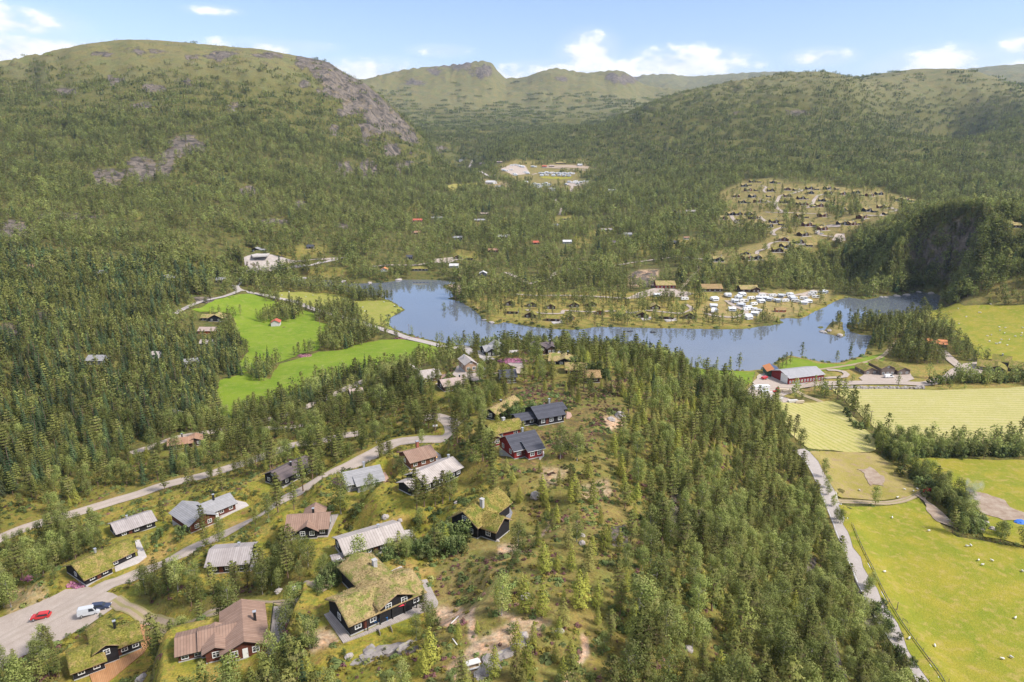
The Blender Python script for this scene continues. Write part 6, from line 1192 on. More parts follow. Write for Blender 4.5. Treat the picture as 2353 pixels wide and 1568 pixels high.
for a in [('trim_white', (.76,.76,.74)), ('trim_dark', (.03,.028,.028)), ('glass', (.03,.035,.045), .08, .6), ('stone', (.42,.40,.38), .9), ('brick', (.33,.12,.08), .9), ('metalc', (.55,.56,.58), .35, .5, .6), ('chim_dark', (.02,.02,.022), .5), ('concrete', (.42,.40,.38), .9), ('edge_wood', (.36,.25,.14), .8),
          ('paint_red', (.50,.03,.03), .25, .5), ('paint_white', (.78,.76,.73), .3, .4), ('paint_navy', (.03,.04,.08), .2, .5), ('paint_silver', (.50,.51,.53), .25, .5), ('rubber', (.02,.02,.02), .9), ('canvas_red', (.65,.05,.08), .8), ('canvas_grey', (.45,.47,.50), .8), ('canvas_white', (.70,.71,.73), .8), ('canvas_blue', (.05,.17,.55), .6),
          ('plank_pale', (.62,.58,.53), .8), ('wool', (.68,.65,.58), .95), ('skin_dark', (.10,.09,.08), .8), ('lamp_red', (.5,.02,.02), .3), ('lamp_clear', (.7,.7,.68), .2), ('steel', (.32,.32,.33), .4, .5, .7), ('pole_wood', (.22,.17,.13), .9), ('timber', (.52,.42,.30), .85), ('blue_plastic', (.05,.2,.5), .5)]: plain(*a)
plain('porch_light', (.9,.5,.15), .4, .3, 0, (1, .5, .12))
THICK = {'turf': .30, 'turf_gold': .38, 'turf_tan': .30, 'turf_orange': .28}
CH = {'dark': 'chim_dark', 'metal': 'metalc', 'stone': 'stone', 'brick': 'brick'}

def roof_mesh(bl, mat, near_, split=None):
    x0, x1, y0, y1, hw, rd, pitch = bl[:7]; tn_ = tan(radians(pitch)); th = THICK.get(mat, .12); tf = mat.startswith('turf')
    a0, a1, b0, b1 = (x0, x1, y0, y1) if rd == 'x' else (y0, y1, x0, x1); og, oe = (.55, .6) if near_ else (.5, .55)
    a0 -= og; a1 += og; bc = (b0+b1)/2; s = (b1-b0)/2+oe; zr = hw+tn_*(b1-b0)/2
    st = .45 if (tf and near_) else 3.0; na_ = max(1, int((a1-a0)/st)); nb_ = max(2, 2*int(s/(.5 if tf and near_ else 9))) or 2
    vs_ = []; us = []
    for top in (1, 0):
        for i in range(na_+1):
            a = a0+(a1-a0)*i/na_
            for j in range(nb_+1):
                d = -s+2*s*j/nb_; z = zr-abs(d)*tn_; aa_, dd = a, d
                if top:
                    z += th
                    if tf: z -= .12*math.exp(-abs(d)*2.5)
                    if tf and near_:
                        z += float(fbm(a*1.3+x0*7, d*1.3+y0, 12, 3))*.13
                        if i in (0, na_): aa_ += random.uniform(-.1, .12)*(1 if i else -1); z -= .06
                        if j in (0, nb_): dd += random.uniform(-.05, .12)*(1 if j else -1); z -= .08
                vs_.append((aa_, bc+dd, z)); us.append((a, abs(d)))
    W_n = nb_+1; T0 = 0; B0 = (na_+1)*W_n; fs = []; mi = []
    for i in range(na_):
        for j in range(nb_):
            q = i*W_n+j; fs.append((q, q+W_n, q+W_n+1, q+1)); mi.append(0 if split is None or j < nb_/2 else 2); fs.append((B0+q, B0+q+1, B0+q+W_n+1, B0+q+W_n)); mi.append(1)
    for i in range(na_): q = i*W_n; fs += [(q, B0+q, B0+q+W_n, q+W_n), (q+nb_, q+W_n+nb_, B0+q+W_n+nb_, B0+q+nb_)]; mi += [1, 1]
    for j in range(nb_): q = j; e = na_*W_n+j; fs += [(q, q+1, B0+q+1, B0+q), (e, B0+e, B0+e+1, e+1)]; mi += [1, 1]
    if tf and near_:               # grass standing up from the sod
        for _ in range(int((a1-a0)*s*2*9)):
            a = random.uniform(a0, a1); d = random.uniform(-s, s); z = zr-abs(d)*tn_+th-.03; hh_ = random.uniform(.06, .18)*(1.3 if mat == 'turf_gold' else 1); th_ = random.uniform(0, 3.14); w_ = random.uniform(.06, .16); n = len(vs_); lx, ly = random.gauss(0, .09), random.gauss(0, .09)
            vs_ += [(a-w_*cos(th_), bc+d-w_*sin(th_), z), (a+w_*cos(th_), bc+d+w_*sin(th_), z), (a+w_*.4*cos(th_)+lx, bc+d+w_*.4*sin(th_)+ly, z+hh_), (a-w_*.4*cos(th_)+lx, bc+d-w_*.4*sin(th_)+ly, z+hh_)]; us += [(a, 0)]*4; fs.append((n, n+1, n+2, n+3)); mi.append(0)
    if rd == 'y': vs_ = [(v[1], v[0], v[2]) for v in vs_]; fs = [tuple(reversed(f)) for f in fs]
    return vs_, fs, mi, us, zr
def wall_mesh(mb, bl, z0=-.3):
    x0, x1, y0, y1, hw, rd, pitch = bl[:7]; tn_ = tan(radians(pitch))
    a0, a1, b0, b1 = (x0, x1, y0, y1) if rd == 'x' else (y0, y1, x0, x1); s = (b1-b0)/2; zr = hw+tn_*s-.02
    prof = [(b0, z0), (b1, z0), (b1, hw), ((b0+b1)/2, zr), (b0, hw)]; n = len(mb.v)
    for a in (a0, a1):
        for q, z in prof: v = (a, q, z) if rd == 'x' else (q, a, z); mb.v.append(v); mb.u.append((a+q, z))
    f = [(n+0, n+4, n+3, n+2, n+1), (n+5, n+6, n+7, n+8, n+9)]+[(n+i, n+(i+1) % 5, n+5+(i+1) % 5, n+5+i) for i in range(5)]
    if rd == 'y': f = [tuple(reversed(q)) for q in f]
    mb.f += f
WCACHE = {}
def win_meshes(w_, h_, mat='trim_white'):
    kx = (round(w_, 2), round(h_, 2), mat)
    if kx not in WCACHE:
        m_ = MB(); t_ = .11
        m_.box(-w_/2-t_, -w_/2, -.07, .02, -t_, h_+t_).box(w_/2, w_/2+t_, -.07, .02, -t_, h_+t_).box(-w_/2, w_/2, -.07, .02, -t_, 0).box(-w_/2, w_/2, -.07, .02, h_, h_+t_)
        m_.box(-.035, .035, -.05, .01, 0, h_); m_.box(-w_/2, -.035, -.045, .01, h_*.55, h_*.55+.06).box(.035, w_/2, -.045, .01, h_*.55, h_*.55+.06)
        a = m_.build('window', mat, link=False).data; b_ = MB().box(-w_/2, w_/2, -.015, .012, 0, h_).build('pane', 'glass', link=False).data; WCACHE[kx] = (a, b_)
    return WCACHE[kx]
def add_window(root, x, y, z, rz, w_=1.0, h_=1.0, mat='trim_white', name='window'):
    a, b_ = win_meshes(w_, h_, mat); o = bpy.data.objects.new(name, a); COL.objects.link(o); o.parent = root; o.location = (x, y, z); o.rotation_euler = (0, 0, rz)
    p = bpy.data.objects.new('pane', b_); COL.objects.link(p); p.parent = o; return o
LAND = []       # landmarks for the labels of trees and stones: phrase, x, y
HOUSE_CAT = {'field_barn': 'barn', 'cattle_barn': 'barn', 'garden_shed': 'shed', 'red_shed': 'shed', 'machine_shed': 'shed', 'white_boat_hall': 'storage tent', 'white_house': 'house', 'turf_roof_farmhouse': 'farmhouse', 'reception_building': 'building', 'service_building': 'building', 'turf_roof_lodge': 'lodge'}
def build_house(h):
    cx, cy = h['c']; near_ = cy < 260; root = empty(h['name'], (cx, cy, h['z']), h['yaw']); tag(root, h['label'], HOUSE_CAT.get(h['name'], 'cabin'))
    mb = MB(); fb = MB()
    for b_ in h['bl']: wall_mesh(mb, b_, .15)
    mb.build('wall', h['wall'], root)
    for b_ in h['bl']: fb.box(b_[0]-.06, b_[1]+.06, b_[2]-.06, b_[3]+.06, -2.2, .2)
    fb.build('foundation', 'concrete', root); rmax = 0; rf = None
    for b_ in h['bl']:
        sp_ = h['roof'] == 'split'; v, f, mi, us, zr = roof_mesh(b_, 'metal_orange' if sp_ else h['roof'], near_, 1 if sp_ else None); rmax = max(rmax, zr)
        mats = ['metal_orange' if sp_ else h['roof'], 'edge_wood' if h['roof'].startswith('turf') else ('trim_white' if h['wall'] in ('red', 'grey') else 'trim_dark')]+(['canvas_navy'] if sp_ else [])
        if sp_ and 'canvas_navy' not in MATS: plain('canvas_navy', (.07, .09, .16), .4)
        rf = mk('roof', v, f, mats, root, smooth=h['roof'].startswith('turf') and near_, uv=('uv', us), mi=mi)
    if h['chim']:
        x, y, hh_, cm_ = h['chim']; w_ = .38 if cm_ in ('stone', 'brick') else .24; b0_ = h['bl'][0]; x = min(x, max(q[1] for q in h['bl'])-.8)
        c = MB().box(x-w_, x+w_, y-w_, y+w_, b0_[4], rmax+hh_*.75).build('chimney', CH[cm_], root)
        MB().box(x-w_-.08, x+w_+.08, y-w_-.08, y+w_+.08, rmax+hh_*.75, rmax+hh_*.75+.12).build('chimney_cap', 'metalc' if cm_ != 'stone' else 'concrete', c)
    nf, ng = h['win']; b0_ = h['bl'][0]; ww = 1.0 if near_ else 1.2
    if nf:
        cover = [q for q in h['bl'][1:] if q[2] < b0_[2]+.01]
        for i in range(nf):
            u = b0_[0]+(b0_[1]-b0_[0])*(i+.5)/nf
            if any(q[0]-.6 < u < q[1]+.6 for q in cover): continue
            add_window(root, u, b0_[2], .95, 0, ww if nf < 8 else .8, 1.0 if b0_[4] < 3.2 else 1.15)
        for q in h['bl'][1:]:
            w_ = q[1]-q[0]
            for i in range(1 if w_ < 4 else 2): add_window(root, q[0]+w_*(i+.5)/(1 if w_ < 4 else 2), q[2], (.95 if q[4] < 3.3 or q[2] > 0 else 2.35)-max(0, 2.2-q[4]), 0, min(1.0, w_*.3), 1.0 if q[4] >= 2.2 else .8)
    if h['win2']: add_window(root, (b0_[0]+b0_[1])/2, b0_[2], b0_[4]+.35, 0, .9, .9)
    for i in range(ng):
        y = b0_[2]+(b0_[3]-b0_[2])*(i+.5)/ng; add_window(root, b0_[1], y, .95, pi/2, .95, 1.0)
        if not any(q[0] < b0_[0]-.1 for q in h['bl'][1:]): add_window(root, b0_[0], y, .95, -pi/2, .95, 1.0)
    if near_ and nf:
        u = b0_[0]+(b0_[1]-b0_[0])*(.5 if nf % 2 == 0 else (1.0/nf)) ; d = MB().box(u-.45, u+.45, b0_[2]-.05, b0_[2]+.02, .1, 2.1).build('door', 'redbrown' if h['wall'] != 'redbrown' else 'trim_white', root)
        MB().box(u+.28, u+.36, b0_[2]-.11, b0_[2]-.05, 1.0, 1.12).build('handle', 'steel', d)
    inv = Matrix.Translation((cx, cy, h['z'])) @ Matrix.Rotation(h['yaw'], 4, 'Z'); inv = inv.inverted()
    for poly, mt_ in h['decks']:
        pl = [tuple((inv @ Vector((*PZ(a, b_, h['z'])[:2], h['z'])))[:2]) for a, b_ in poly]
        ar = sum(pl[i][0]*pl[(i+1) % len(pl)][1]-pl[(i+1) % len(pl)][0]*pl[i][1] for i in range(len(pl)))
        if ar < 0: pl = pl[::-1]
        MB().prism(pl, -1.3, .14).build('terrace', mt_, root)
        if h['rail']:
            r_ = MB()
            for i in range(len(pl)):
                a, c_ = Vector((*pl[i], 0)), Vector((*pl[(i+1) % len(pl)], 0)); n_ = max(1, int((c_-a).length/1.6)); r_.tube(a+Vector((0, 0, 1.0)), c_+Vector((0, 0, 1.0)), .06)
                for j in range(n_+1): p = a.lerp(c_, j/n_); r_.tube(p+Vector((0, 0, .1)), p+Vector((0, 0, 1.0)), .05, n=4)
            r_.build('railing', 'trim_dark', root)
    ctr = Vector((cx, cy, 0))+Vector((*(h['ey']*h['W']/2), 0)); LAND.append((h['lm'], ctr.x, ctr.y)); h['root'] = root; h['rmax'] = rmax
    return root
for h in HS: build_house(h)
for h in HS:      # porch posts and lamp details on a few near cabins
    if 'brick chimney' in h['label']:
        l = MB().box(h['L']/2+.1, h['L']/2+.3, -.2, 0, 1.7, 1.95).build('porch_lamp', 'porch_light', h['root'])
    if 'furniture' in h['label']:
        for i in range(5): MB().box(h['L']*(-.3+i*.17)-.08, h['L']*(-.3+i*.17)+.08, -.75, -.6, .1, 2.35).build('post', 'trim_dark', h['root'])
    if h['name'] == 'cattle_barn':
        MB().box(-h['L']/2-.06, -h['L']/2+.0, 1.2, 7.0, 0, 5.0).build('gable_door', 'trim_white', h['root'])

# ------------------------------------------------------------------ hillside village: one of each kind, then copies
def proto_cabin(small, roof, wall, gable=True):
    L_, W_2, hw = (6.5, 5, 2.1) if small else (10.5, 8, 2.9); root = empty('village_cabin', (0, 0, -999)); bl = [(-L_/2, L_/2, 0, W_2, hw, 'x', 25)]
    if not small: bl.append((-1.6, 3.2, -1.3, 5, 3.6, 'y', 27))
    mb = MB(); [wall_mesh(mb, b_, -1.5) for b_ in bl]; mb.build('wall', wall, root)
    for b_ in bl: v, f, mi, us, zr = roof_mesh(b_, roof, False); mk('roof', v, f, [roof, 'edge_wood'], root, uv=('uv', us), mi=mi)
    for x in ((-1.2, 1.2) if small else (-3.6, .8)): add_window(root, x, 0 if (small or x < -2) else -1.3, 1.0, 0, 1.3, 1.1)
    if not small: add_window(root, .8, -1.3, 3.0, 0, 1.4, 1.1); MB().box(L_*.3-.35, L_*.3+.35, 3.2, 3.9, 3, 6.0).build('chimney', 'stone', root)
    MB().box(-L_/2-1, L_/2+1.5, -3.6 if not small else -2, -.1 if small else -1.4, -1.2, .12).build('terrace', 'deck_pale' if not small else 'deck_grey', root)
    return root
def copy_tree(o, parent=None):
    c = o.copy(); COL.objects.link(c); c.parent = parent
    for ch in list(o.children): copy_tree(ch, c)
    return c
PV = [proto_cabin(0, 'turf_tan', 'black'), proto_cabin(0, 'turf', 'darkbrown'), proto_cabin(0, 'turf_tan', 'redbrown'), proto_cabin(1, 'turf_tan', 'black'), proto_cabin(1, 'turf', 'darkbrown')]
usedp = set(); ORD = ['first', 'second', 'third', 'fourth', 'fifth', 'sixth', 'seventh', 'eighth', 'ninth', 'tenth', '11th', '12th', '13th', '14th', '15th', '16th', '17th', '18th', '19th', '20th']
for (rn, ci, nr_, g, z, s, q) in sorted(VILW, key=lambda a: (a[0], a[6][0])):
    kx = (3+ci % 2) if s else (ci*7+len(rn)) % 3; o = PV[kx] if kx not in usedp else copy_tree(PV[kx]); usedp.add(kx)
    ci2 = sorted(v[6][0] for v in VILW if v[0] == rn).index(q[0])
    o.location = (g[0], g[1], z+.1); yaw = radians(-20+((ci*37+len(rn)*11) % 50)); o.rotation_euler = (0, 0, yaw)
    kind_ = 'small annexe cabin' if s else 'black gabled cabin' if kx == 0 else 'dark brown gabled cabin' if kx == 1 else 'reddish brown gabled cabin'
    tag(o, f"{kind_} with turf roof, {ORD[ci2]} from left in the village's {rn} row", 'cabin', 'cabins of the hillside village')
for kx in range(5):
    if kx not in usedp: 
        for ch in list(PV[kx].children): bpy.data.objects.remove(ch)
        bpy.data.objects.remove(PV[kx])

# ------------------------------------------------------------------ caravans
def proto_caravan(v):
    root = empty('caravan', (0, 0, -999)); m_ = MB(); L_ = 6.4
    prof = [(-L_/2, .45), (-L_/2-.25, 1.3), (-L_/2+.25, 2.55), (L_/2-.4, 2.6), (L_/2+.1, 2.2), (L_/2+.15, .9), (L_/2-.2, .45)]; n = len(prof)
    m_.poly([(x, y, z) for y in (0, 2.3) for x, z in prof], [tuple(range(n)), tuple(range(2*n-1, n-1, -1))]+[(i, i+n, (i+1) % n+n, (i+1) % n) for i in range(n)]); m_.build('body', 'paint_white', root)
    for x in (-1.7, 1.4): MB().box(x-.6, x+.6, -.03, .02, 1.35, 2.0).build('window', 'glass', root)
    for y in (.15, 2.0): MB().tube((0, y, .35), (0, y+.2, .35), .35, n=10).build('wheel', 'rubber', root)
    if v < 2:
        w_ = 5.2 if v == 0 else 4.0; m2 = MB(); m2.poly([(-w_/2, -.1, 0), (w_/2, -.1, 0), (w_/2, -2.6, 0), (-w_/2, -2.6, 0), (-w_/2, -.1, 2.5), (w_/2, -.1, 2.5), (w_/2, -2.6, 1.95), (-w_/2, -2.6, 1.95)], [(0, 1, 2, 3), (4, 7, 6, 5), (0, 4, 5, 1), (1, 5, 6, 2), (2, 6, 7, 3), (3, 7, 4, 0)])
        m2.build('awning', 'canvas_white' if v == 0 else 'canvas_grey', root); MB().box(-w_/2+.5, w_/2-.5, -2.64, -2.6, .9, 1.6).build('awning_window', 'glass', root)
    return root
PC = [proto_caravan(i) for i in range(3)]
cnt = {}
usedc = set()
def put_caravan(q, far_):
    i = len(usedc) if len(usedc) < 3 else None; k_ = (int(q[0]*7+q[1]*3)) % 3
    if k_ in usedc: o = copy_tree(PC[k_])
    else: o = PC[k_]; usedc.add(k_)
    g = G(*q); z = float(hgt(*g)); o.location = (g[0], g[1], z+.35); o.rotation_euler = (0, 0, radians([8, -12, 20, -25, 75][int(q[0]+q[1]) % 5] if not far_ else [2, -4, 6][int(q[0]) % 3]))
    if far_: o.scale = (1.4,)*3
    return o, k_
NEARL = [('the brown service building', Z5([(2040,420)])[0]), ('the harbour shed', (1795,716)), ('the lodge with the cross gable', (1722,668)), ('the camp shore loop', (1665,725)), ('the gravel road end', (1885,675))]
FARL = [('the far camp lower terrace', Z3([(1320,1055)])[0]), ('the far camp\'s left group', Z3([(1085,1005)])[0]), ('the far camp\'s right drive', Z3([(1440,1100)])[0]), ('the far camp\'s middle trees', Z3([(1220,1125)])[0])]
for pts_, LM, far_ in ((CARW, NEARL, False), (FARC, FARL, True)):
    grp = {}
    for q in pts_:
        d = [(((q[0]-l[1][0])**2+((q[1]-l[1][1])*2.2)**2), l[0]) for l in LM]; grp.setdefault(min(d)[1], []).append(q)
    for lm, qs in grp.items():
        for i, q in enumerate(sorted(qs)):
            o, k_ = put_caravan(q, far_); typ = ['white caravan with white awning', 'white caravan with grey awning', 'plain white caravan'][k_]; o_ = ORD[i] if i < 20 else f'{i+1}th'
            tag(o, f"{typ}, {o_} from left by {lm}" , 'caravan', 'caravans of the far camp' if far_ else 'caravans by the lake')

# ------------------------------------------------------------------ vehicles
def car(name, label, q, yawd, L_, paint, style='hatch', cat='car', lift=.17):
    g = G(*q); root = empty(name, (g[0], g[1], float(hgt(*g))+lift), radians(yawd)); tag(root, label, cat); W_ = 1.75 if style != 'van' else 1.95; h1 = .95; h2 = 1.48 if style != 'van' else 2.0; sc = L_/4.2
    lo = [(-2.1,.35),(-2.12,.75),(-1.95,h1),(1.1,h1),(1.95,.8),(2.1,.65),(2.1,.35)] if style != 'van' else [(-2.1,.35),(-2.15,1.1),(-2.12,1.15),(1.45,1.1),(2.0,.95),(2.12,.7),(2.1,.35)]
    up = [(-1.98,h1-.02),(-1.75,h2-.06),(-1.5,h2),(.15,h2),(.4,h2-.06),(1.1,h1-.02)] if style != 'van' else [(-2.1,1.1),(-2.05,h2-.1),(-1.9,h2),(.7,h2),(.95,h2-.1),(1.5,1.08)]
    def ext(prof, w0, w1, ztop):
        n = len(prof); z0 = min(p[1] for p in prof); vs_ = []
        for sg in (-1, 1):
            for x, z in prof: t_ = (z-z0)/(ztop-z0+1e-6); vs_.append((x*sc, sg*(w0+(w1-w0)*t_)/2, z))
        return vs_, [tuple(range(n)), tuple(range(2*n-1, n-1, -1))]+[(i, i+n, (i+1) % n+n, (i+1) % n) for i in range(n)]
    mb = MB(); v, f = ext(lo, W_, W_*.95, h1); mb.poly(v, f); v, f = ext(up, W_*.93, W_*.74, h2); mb.poly(v, f); b_ = mb.build('body', paint, root)
    bm = bmesh.new(); bm.from_mesh(b_.data); bmesh.ops.bevel(bm, geom=[e for e in bm.edges if e.calc_face_angle(0) > .35], offset=.05, segments=2, affect='EDGES'); bm.to_mesh(b_.data); bm.free()
    hm = h1+.04 if style != 'van' else 1.2
    for sg in (-1, 1):
        t0 = .90; zz = (hm, h2-.12); x_ = [(-1.75, -1.6), (.75, .25)] if style != 'van' else [(.1, .1), (1.2, .85)]
        MB().poly([(x_[0][0]*sc, sg*(W_*.93/2+.012), zz[0]), (x_[1][0]*sc, sg*(W_*.93/2+.012), zz[0]), (x_[1][1]*sc, sg*(W_*.80/2+.004), zz[1]), (x_[0][1]*sc, sg*(W_*.80/2+.004), zz[1])], [(0, 1, 2, 3) if sg < 0 else (3, 2, 1, 0)]).build('side_window', 'glass', root)
    xr = (.98, .50) if style != 'van' else (1.44, 1.02)
    MB().poly([(xr[0]*sc+.05, -W_*.42, hm), (xr[0]*sc+.05, W_*.42, hm), (xr[1]*sc+.03, W_*.36, h2-.1), (xr[1]*sc+.03, -W_*.36, h2-.1)], [(0, 1, 2, 3)]).build('windscreen', 'glass', root)
    if style != 'van': MB().poly([(-1.93*sc-.03, -W_*.40, hm), (-1.93*sc-.03, W_*.40, hm), (-1.78*sc-.03, W_*.34, h2-.14), (-1.78*sc-.03, -W_*.34, h2-.14)], [(3, 2, 1, 0)]).build('rear_window', 'glass', root)
    for x in (-1.3, 1.3):
        for sg in (-1, 1):
            w_ = MB().tube((x*sc, sg*(W_/2-.2), .33), (x*sc, sg*(W_/2+.02), .33), .33, n=16).build('wheel', 'rubber', root); MB().tube((x*sc, sg*(W_/2+.021), .33), (x*sc, sg*(W_/2+.035), .33), .2, n=12).build('rim', 'metalc', w_)
    for sg in (-1, 1):
        MB().box(2.03*sc, 2.12*sc, sg*.68-.18, sg*.68+.18, .62, .76).build('headlight', 'lamp_clear', root); MB().box(-2.14*sc, -2.06*sc, sg*.7-.12, sg*.7+.12, .75, .95).build('tail_light', 'lamp_red', root)
    return root
car('parked_car', 'red hatchback parked alone on the gravel parking area', (95,1422), 195, 4.1, 'paint_red')
car('parked_van', 'silver-white estate van parked beside the dark blue car behind the turf cabin', (206,1413), 20, 4.6, 'paint_silver', 'van', 'van')
car('parked_car', 'dark navy car parked at the silver van, partly beyond the turf roof', (232,1400), 12, 4.3, 'paint_navy')
car('parked_van', 'white delivery van parked in front of the turf-roofed farm houses', (2042,869), 6, 5.6, 'paint_white', 'van', 'van', .35)
car('parked_car', 'light car on the building site of the hillside village', ZV([(1100,795)])[0], 10, 4.2, 'paint_silver', lift=.9)
car('parked_van', 'white van on the lane of the hillside village', ZV([(1055,785)])[0], 70, 5.6, 'paint_white', 'van', 'van', .9)
def tractor(q):
    g = G(*q); r_ = empty('tractor', (g[0], g[1], float(hgt(*g))+.35), radians(200)); tag(r_, 'red tractor with dark cab standing at the gable of the long red barn', 'tractor')
    MB().box(-.2, 2.0, -.45, .45, .8, 1.6).build('bonnet', 'paint_red', r_); MB().box(-1.4, -.1, -.75, .75, 1.1, 2.7).build('cab', 'glass', r_); MB().box(-1.5, 0, -.85, .85, 2.7, 2.85).build('cab_roof', 'paint_red', r_)
    for x, R_, y in ((-1.0, .85, .75), (-1.0, .85, -1.2), (1.5, .5, .6), (1.5, .5, -1.0)): MB().tube((x, y, R_), (x, y+.45, R_), R_, n=16).build('wheel', 'rubber', r_)
    MB().box(2.0, 3.2, -1.0, 1.0, .1, .5).build('front_loader', 'steel', r_)
tractor((1783,908-3))
def trailer(q, lab, mat, yaw=0):
    g = G(*q); r_ = empty('farm_trailer', (g[0], g[1], float(hgt(*g))+.35), radians(yaw)); tag(r_, lab, 'trailer'); MB().box(-2, 2, -1, 1, .7, 1.6).build('body', mat, r_)
    for sg in (-1, 1): MB().tube((0, sg*1.0, .4), (0, sg*1.25, .4), .4, n=12).build('wheel', 'rubber', r_)
    MB().box(2, 3.4, -.08, .08, .6, .75).build('drawbar', 'steel', r_)
trailer((2128,1134), 'small red farm trailer at the tip of the dark hedge in the pasture', 'paint_red', 30); trailer((1756,873), 'red trailer parked beside the green machine shed', 'paint_red', 40)
def thing(name, label, cat, q, yaw=0, lift=0, group=None):
    g = G(*q); r_ = empty(name, (g[0], g[1], float(hgt(*g))+lift), radians(yaw)); tag(r_, label, cat, group); return r_
# farm yard stores
r_ = thing('site_container', 'long white container at the lower edge of the farmyard', 'container', (1749,897), 8, .35); MB().box(-4.2, 4.2, -1.4, 1.4, 0, 2.3).build('body', 'paint_white', r_); MB().box(-4.3, 4.3, -1.5, 1.5, 2.3, 2.4).build('roof', 'trim_white', r_); MB().box(-.5, .5, -1.45, -1.4, .1, 2.0).build('door', 'paint_silver', r_)
LB = [((1757,904),'white-wrapped','canvas_white'),((1766,908),'pale','plank_pale'),((1775,912),'brown','timber'),((1764,915),'grey','plank_pale'),((1775,920),'white','canvas_white'),((1787,921),'long pale','plank_pale'),((1748,919),'blue-ended','plank_pale'),((1797,900),'tan','timber'),((1808,903),'scattered pink-brown','timber'),((1822,934-8),'low grey','plank_pale'),((1836,936-8),'small brown','timber')]
for i, (q, ad, mt_) in enumerate(LB):
    r_ = thing('lumber_stack', f'{ad} stack of boards on the storage gravel, {ORD[i]} counted from the container', 'lumber stack', q, [10, 14, 6, 12, 8][i % 5], .3, 'stored lumber in the farmyard'); rr = random.Random(i)
    for j in range(3): MB().box(-2.4+rr.uniform(-.4, .4), 2.4+rr.uniform(-.4, .4), -.7, .7, j*.42+.12, j*.42+.5).build('board_layer', mt_, r_)
    for x in (-1.6, 0, 1.6): MB().box(x-.08, x+.08, -.75, .75, -.05, .12).build('bearer', 'timber', r_)
r_ = thing('covered_pile', 'blue tarpaulin pulled over a low pile at the right edge of the pasture', 'tarpaulin', (2347,1202), 0, .1)
def blob(name, mat, parent, sx, sy, sz, seed, sub=3, amp=.25, flat=.35):
    bm = bmesh.new(); bmesh.ops.create_icosphere(bm, subdivisions=sub, radius=1); sdd = seed*1.7
    for v in bm.verts:
        c = v.co.copy(); q = 1+amp*float(fbm(c.x*1.3+sdd, c.y*1.3+c.z*1.9, 66, 3))+amp*.4*float(fbm(c.x*4+sdd, c.y*4-c.z*3, 67, 2)); v.co = Vector((c.x*sx*q, c.y*sy*q, max(c.z, -flat)*sz*q))
    me = bpy.data.meshes.new(name); bm.to_mesh(me); bm.free(); me.materials.append(MATS[mat]); o = bpy.data.objects.new(name, me); COL.objects.link(o)
    if parent: o.parent = parent
    return o
blob('cover_sheet', 'canvas_blue', r_, 2.6, 1.6, 1.0, 5); blob('stored_goods', 'steel', r_, 2.3, 1.3, .7, 6)
def stone(q, r, label, mat='boulder', name='boulder', k=(1, .8, .75), sub=4, amp=.3):
    g = G(*q); o = blob(name, mat, None, r*k[0], r*k[1], r*k[2], q[0]*.37, sub, amp); o.location = (g[0], g[1], float(hgt(*g))+r*k[2]*.12); o.rotation_euler = (0, 0, q[0]); tag(o, label, 'boulder'); return o
stone((1229,1143), 1.3, 'large round grey boulder on the heath beyond the black turf-roofed cabin', k=(1, .9, 1.05))
for q, r, l in [((679,1354),.95,'round pale boulder beside the path below the dense tree clump'),((641,1360),.9,'brownish boulder just left of the round pale one by the path'),((802,1510),.75,'pale boulder by the yellow moss on the rock slab'),((886,1190),.9,'brown half-sunk stone in the grass behind the long pale-roofed cabin'),
    ((919,1197),.7,'flat pale stone in the grass between the brown stone and the turf cabin'),((1207,1374),1.0,'grey boulder among young pines in the middle of the heath'),((1285,1452),.7,'small rounded boulder beside the stony path crossing'),((1337,1250),.8,'grey boulder at the upper edge of the right forest'),
    ((1582,1494),.9,'pale boulder inside the right forest near the bottom'),((1338,1232),.6,'pinkish stone just above the grey boulder at the forest edge'),((325,1562),1.1,'flat pale boulder at the bottom edge right of the orange terrace'),((1143,1243),.5,'small pale stone below the black turf-roofed cabin'),((1048,1157),.6,'little grey stone under the pines above the black turf-roofed cabin'),
    ((1425,958),1.9,'wide pale rock at the right edge of the heath'),((1404,966),1.2,'pinkish rock touching the wide pale one on the heath'),((2262,1202),1.6,'grey stone heap in the pasture below the smoke'),((2280,1218),1.3,'brown stone heap beside the grey one in the pasture'),((2257,1218),.9,'small red-brown stone near the heaps in the pasture'),((1205,1462),.8,'low stone in the stony strip above the picnic bench')]: stone(q, r, l)
for i, (q, s) in enumerate([((880,1500),2.6),((905,1492),2.0),((850,1512),2.1),((940,1484),1.6),((830,1520),1.4)]): stone(q, s, f'flat pale rock slab, {ORD[i]} of those below the big tan turf-roofed cabin', 'ledge', 'rock_slab', (1.2, .6, .12), 4, .5)
for i, (q, s) in enumerate([((1130,1525),2.0),((1160,1505),1.8),((1185,1490),1.4),((1200,1478),1.3),((1110,1545),2.2)]): stone(q, s, f'grey lichened rock ledge, {ORD[i]} of the row beside the picnic bench', 'ledge', 'rock_ledge', (.9, .5, .2), 4, .5)
for i, (q, s) in enumerate([((2035,685),2.2),((2060,681),2.4),((2083,679),2.6),((2110,672),2.2),((2140,674),2.6),((2025,683),1.5),((1130,742),2.0),((1112,736),1.6),((1890,764),2.4),((1930,771),2.2),((1905,760),1.8),((700,641),3),((790,648),3),((850,651),2.6),((915,644),2.6)]): stone(q, s, f'pale shore rock at the water edge, {ORD[i]} counted from the rapids westward', 'boulder', 'shore_rock', (1.5, .9, .5), 3, .35)
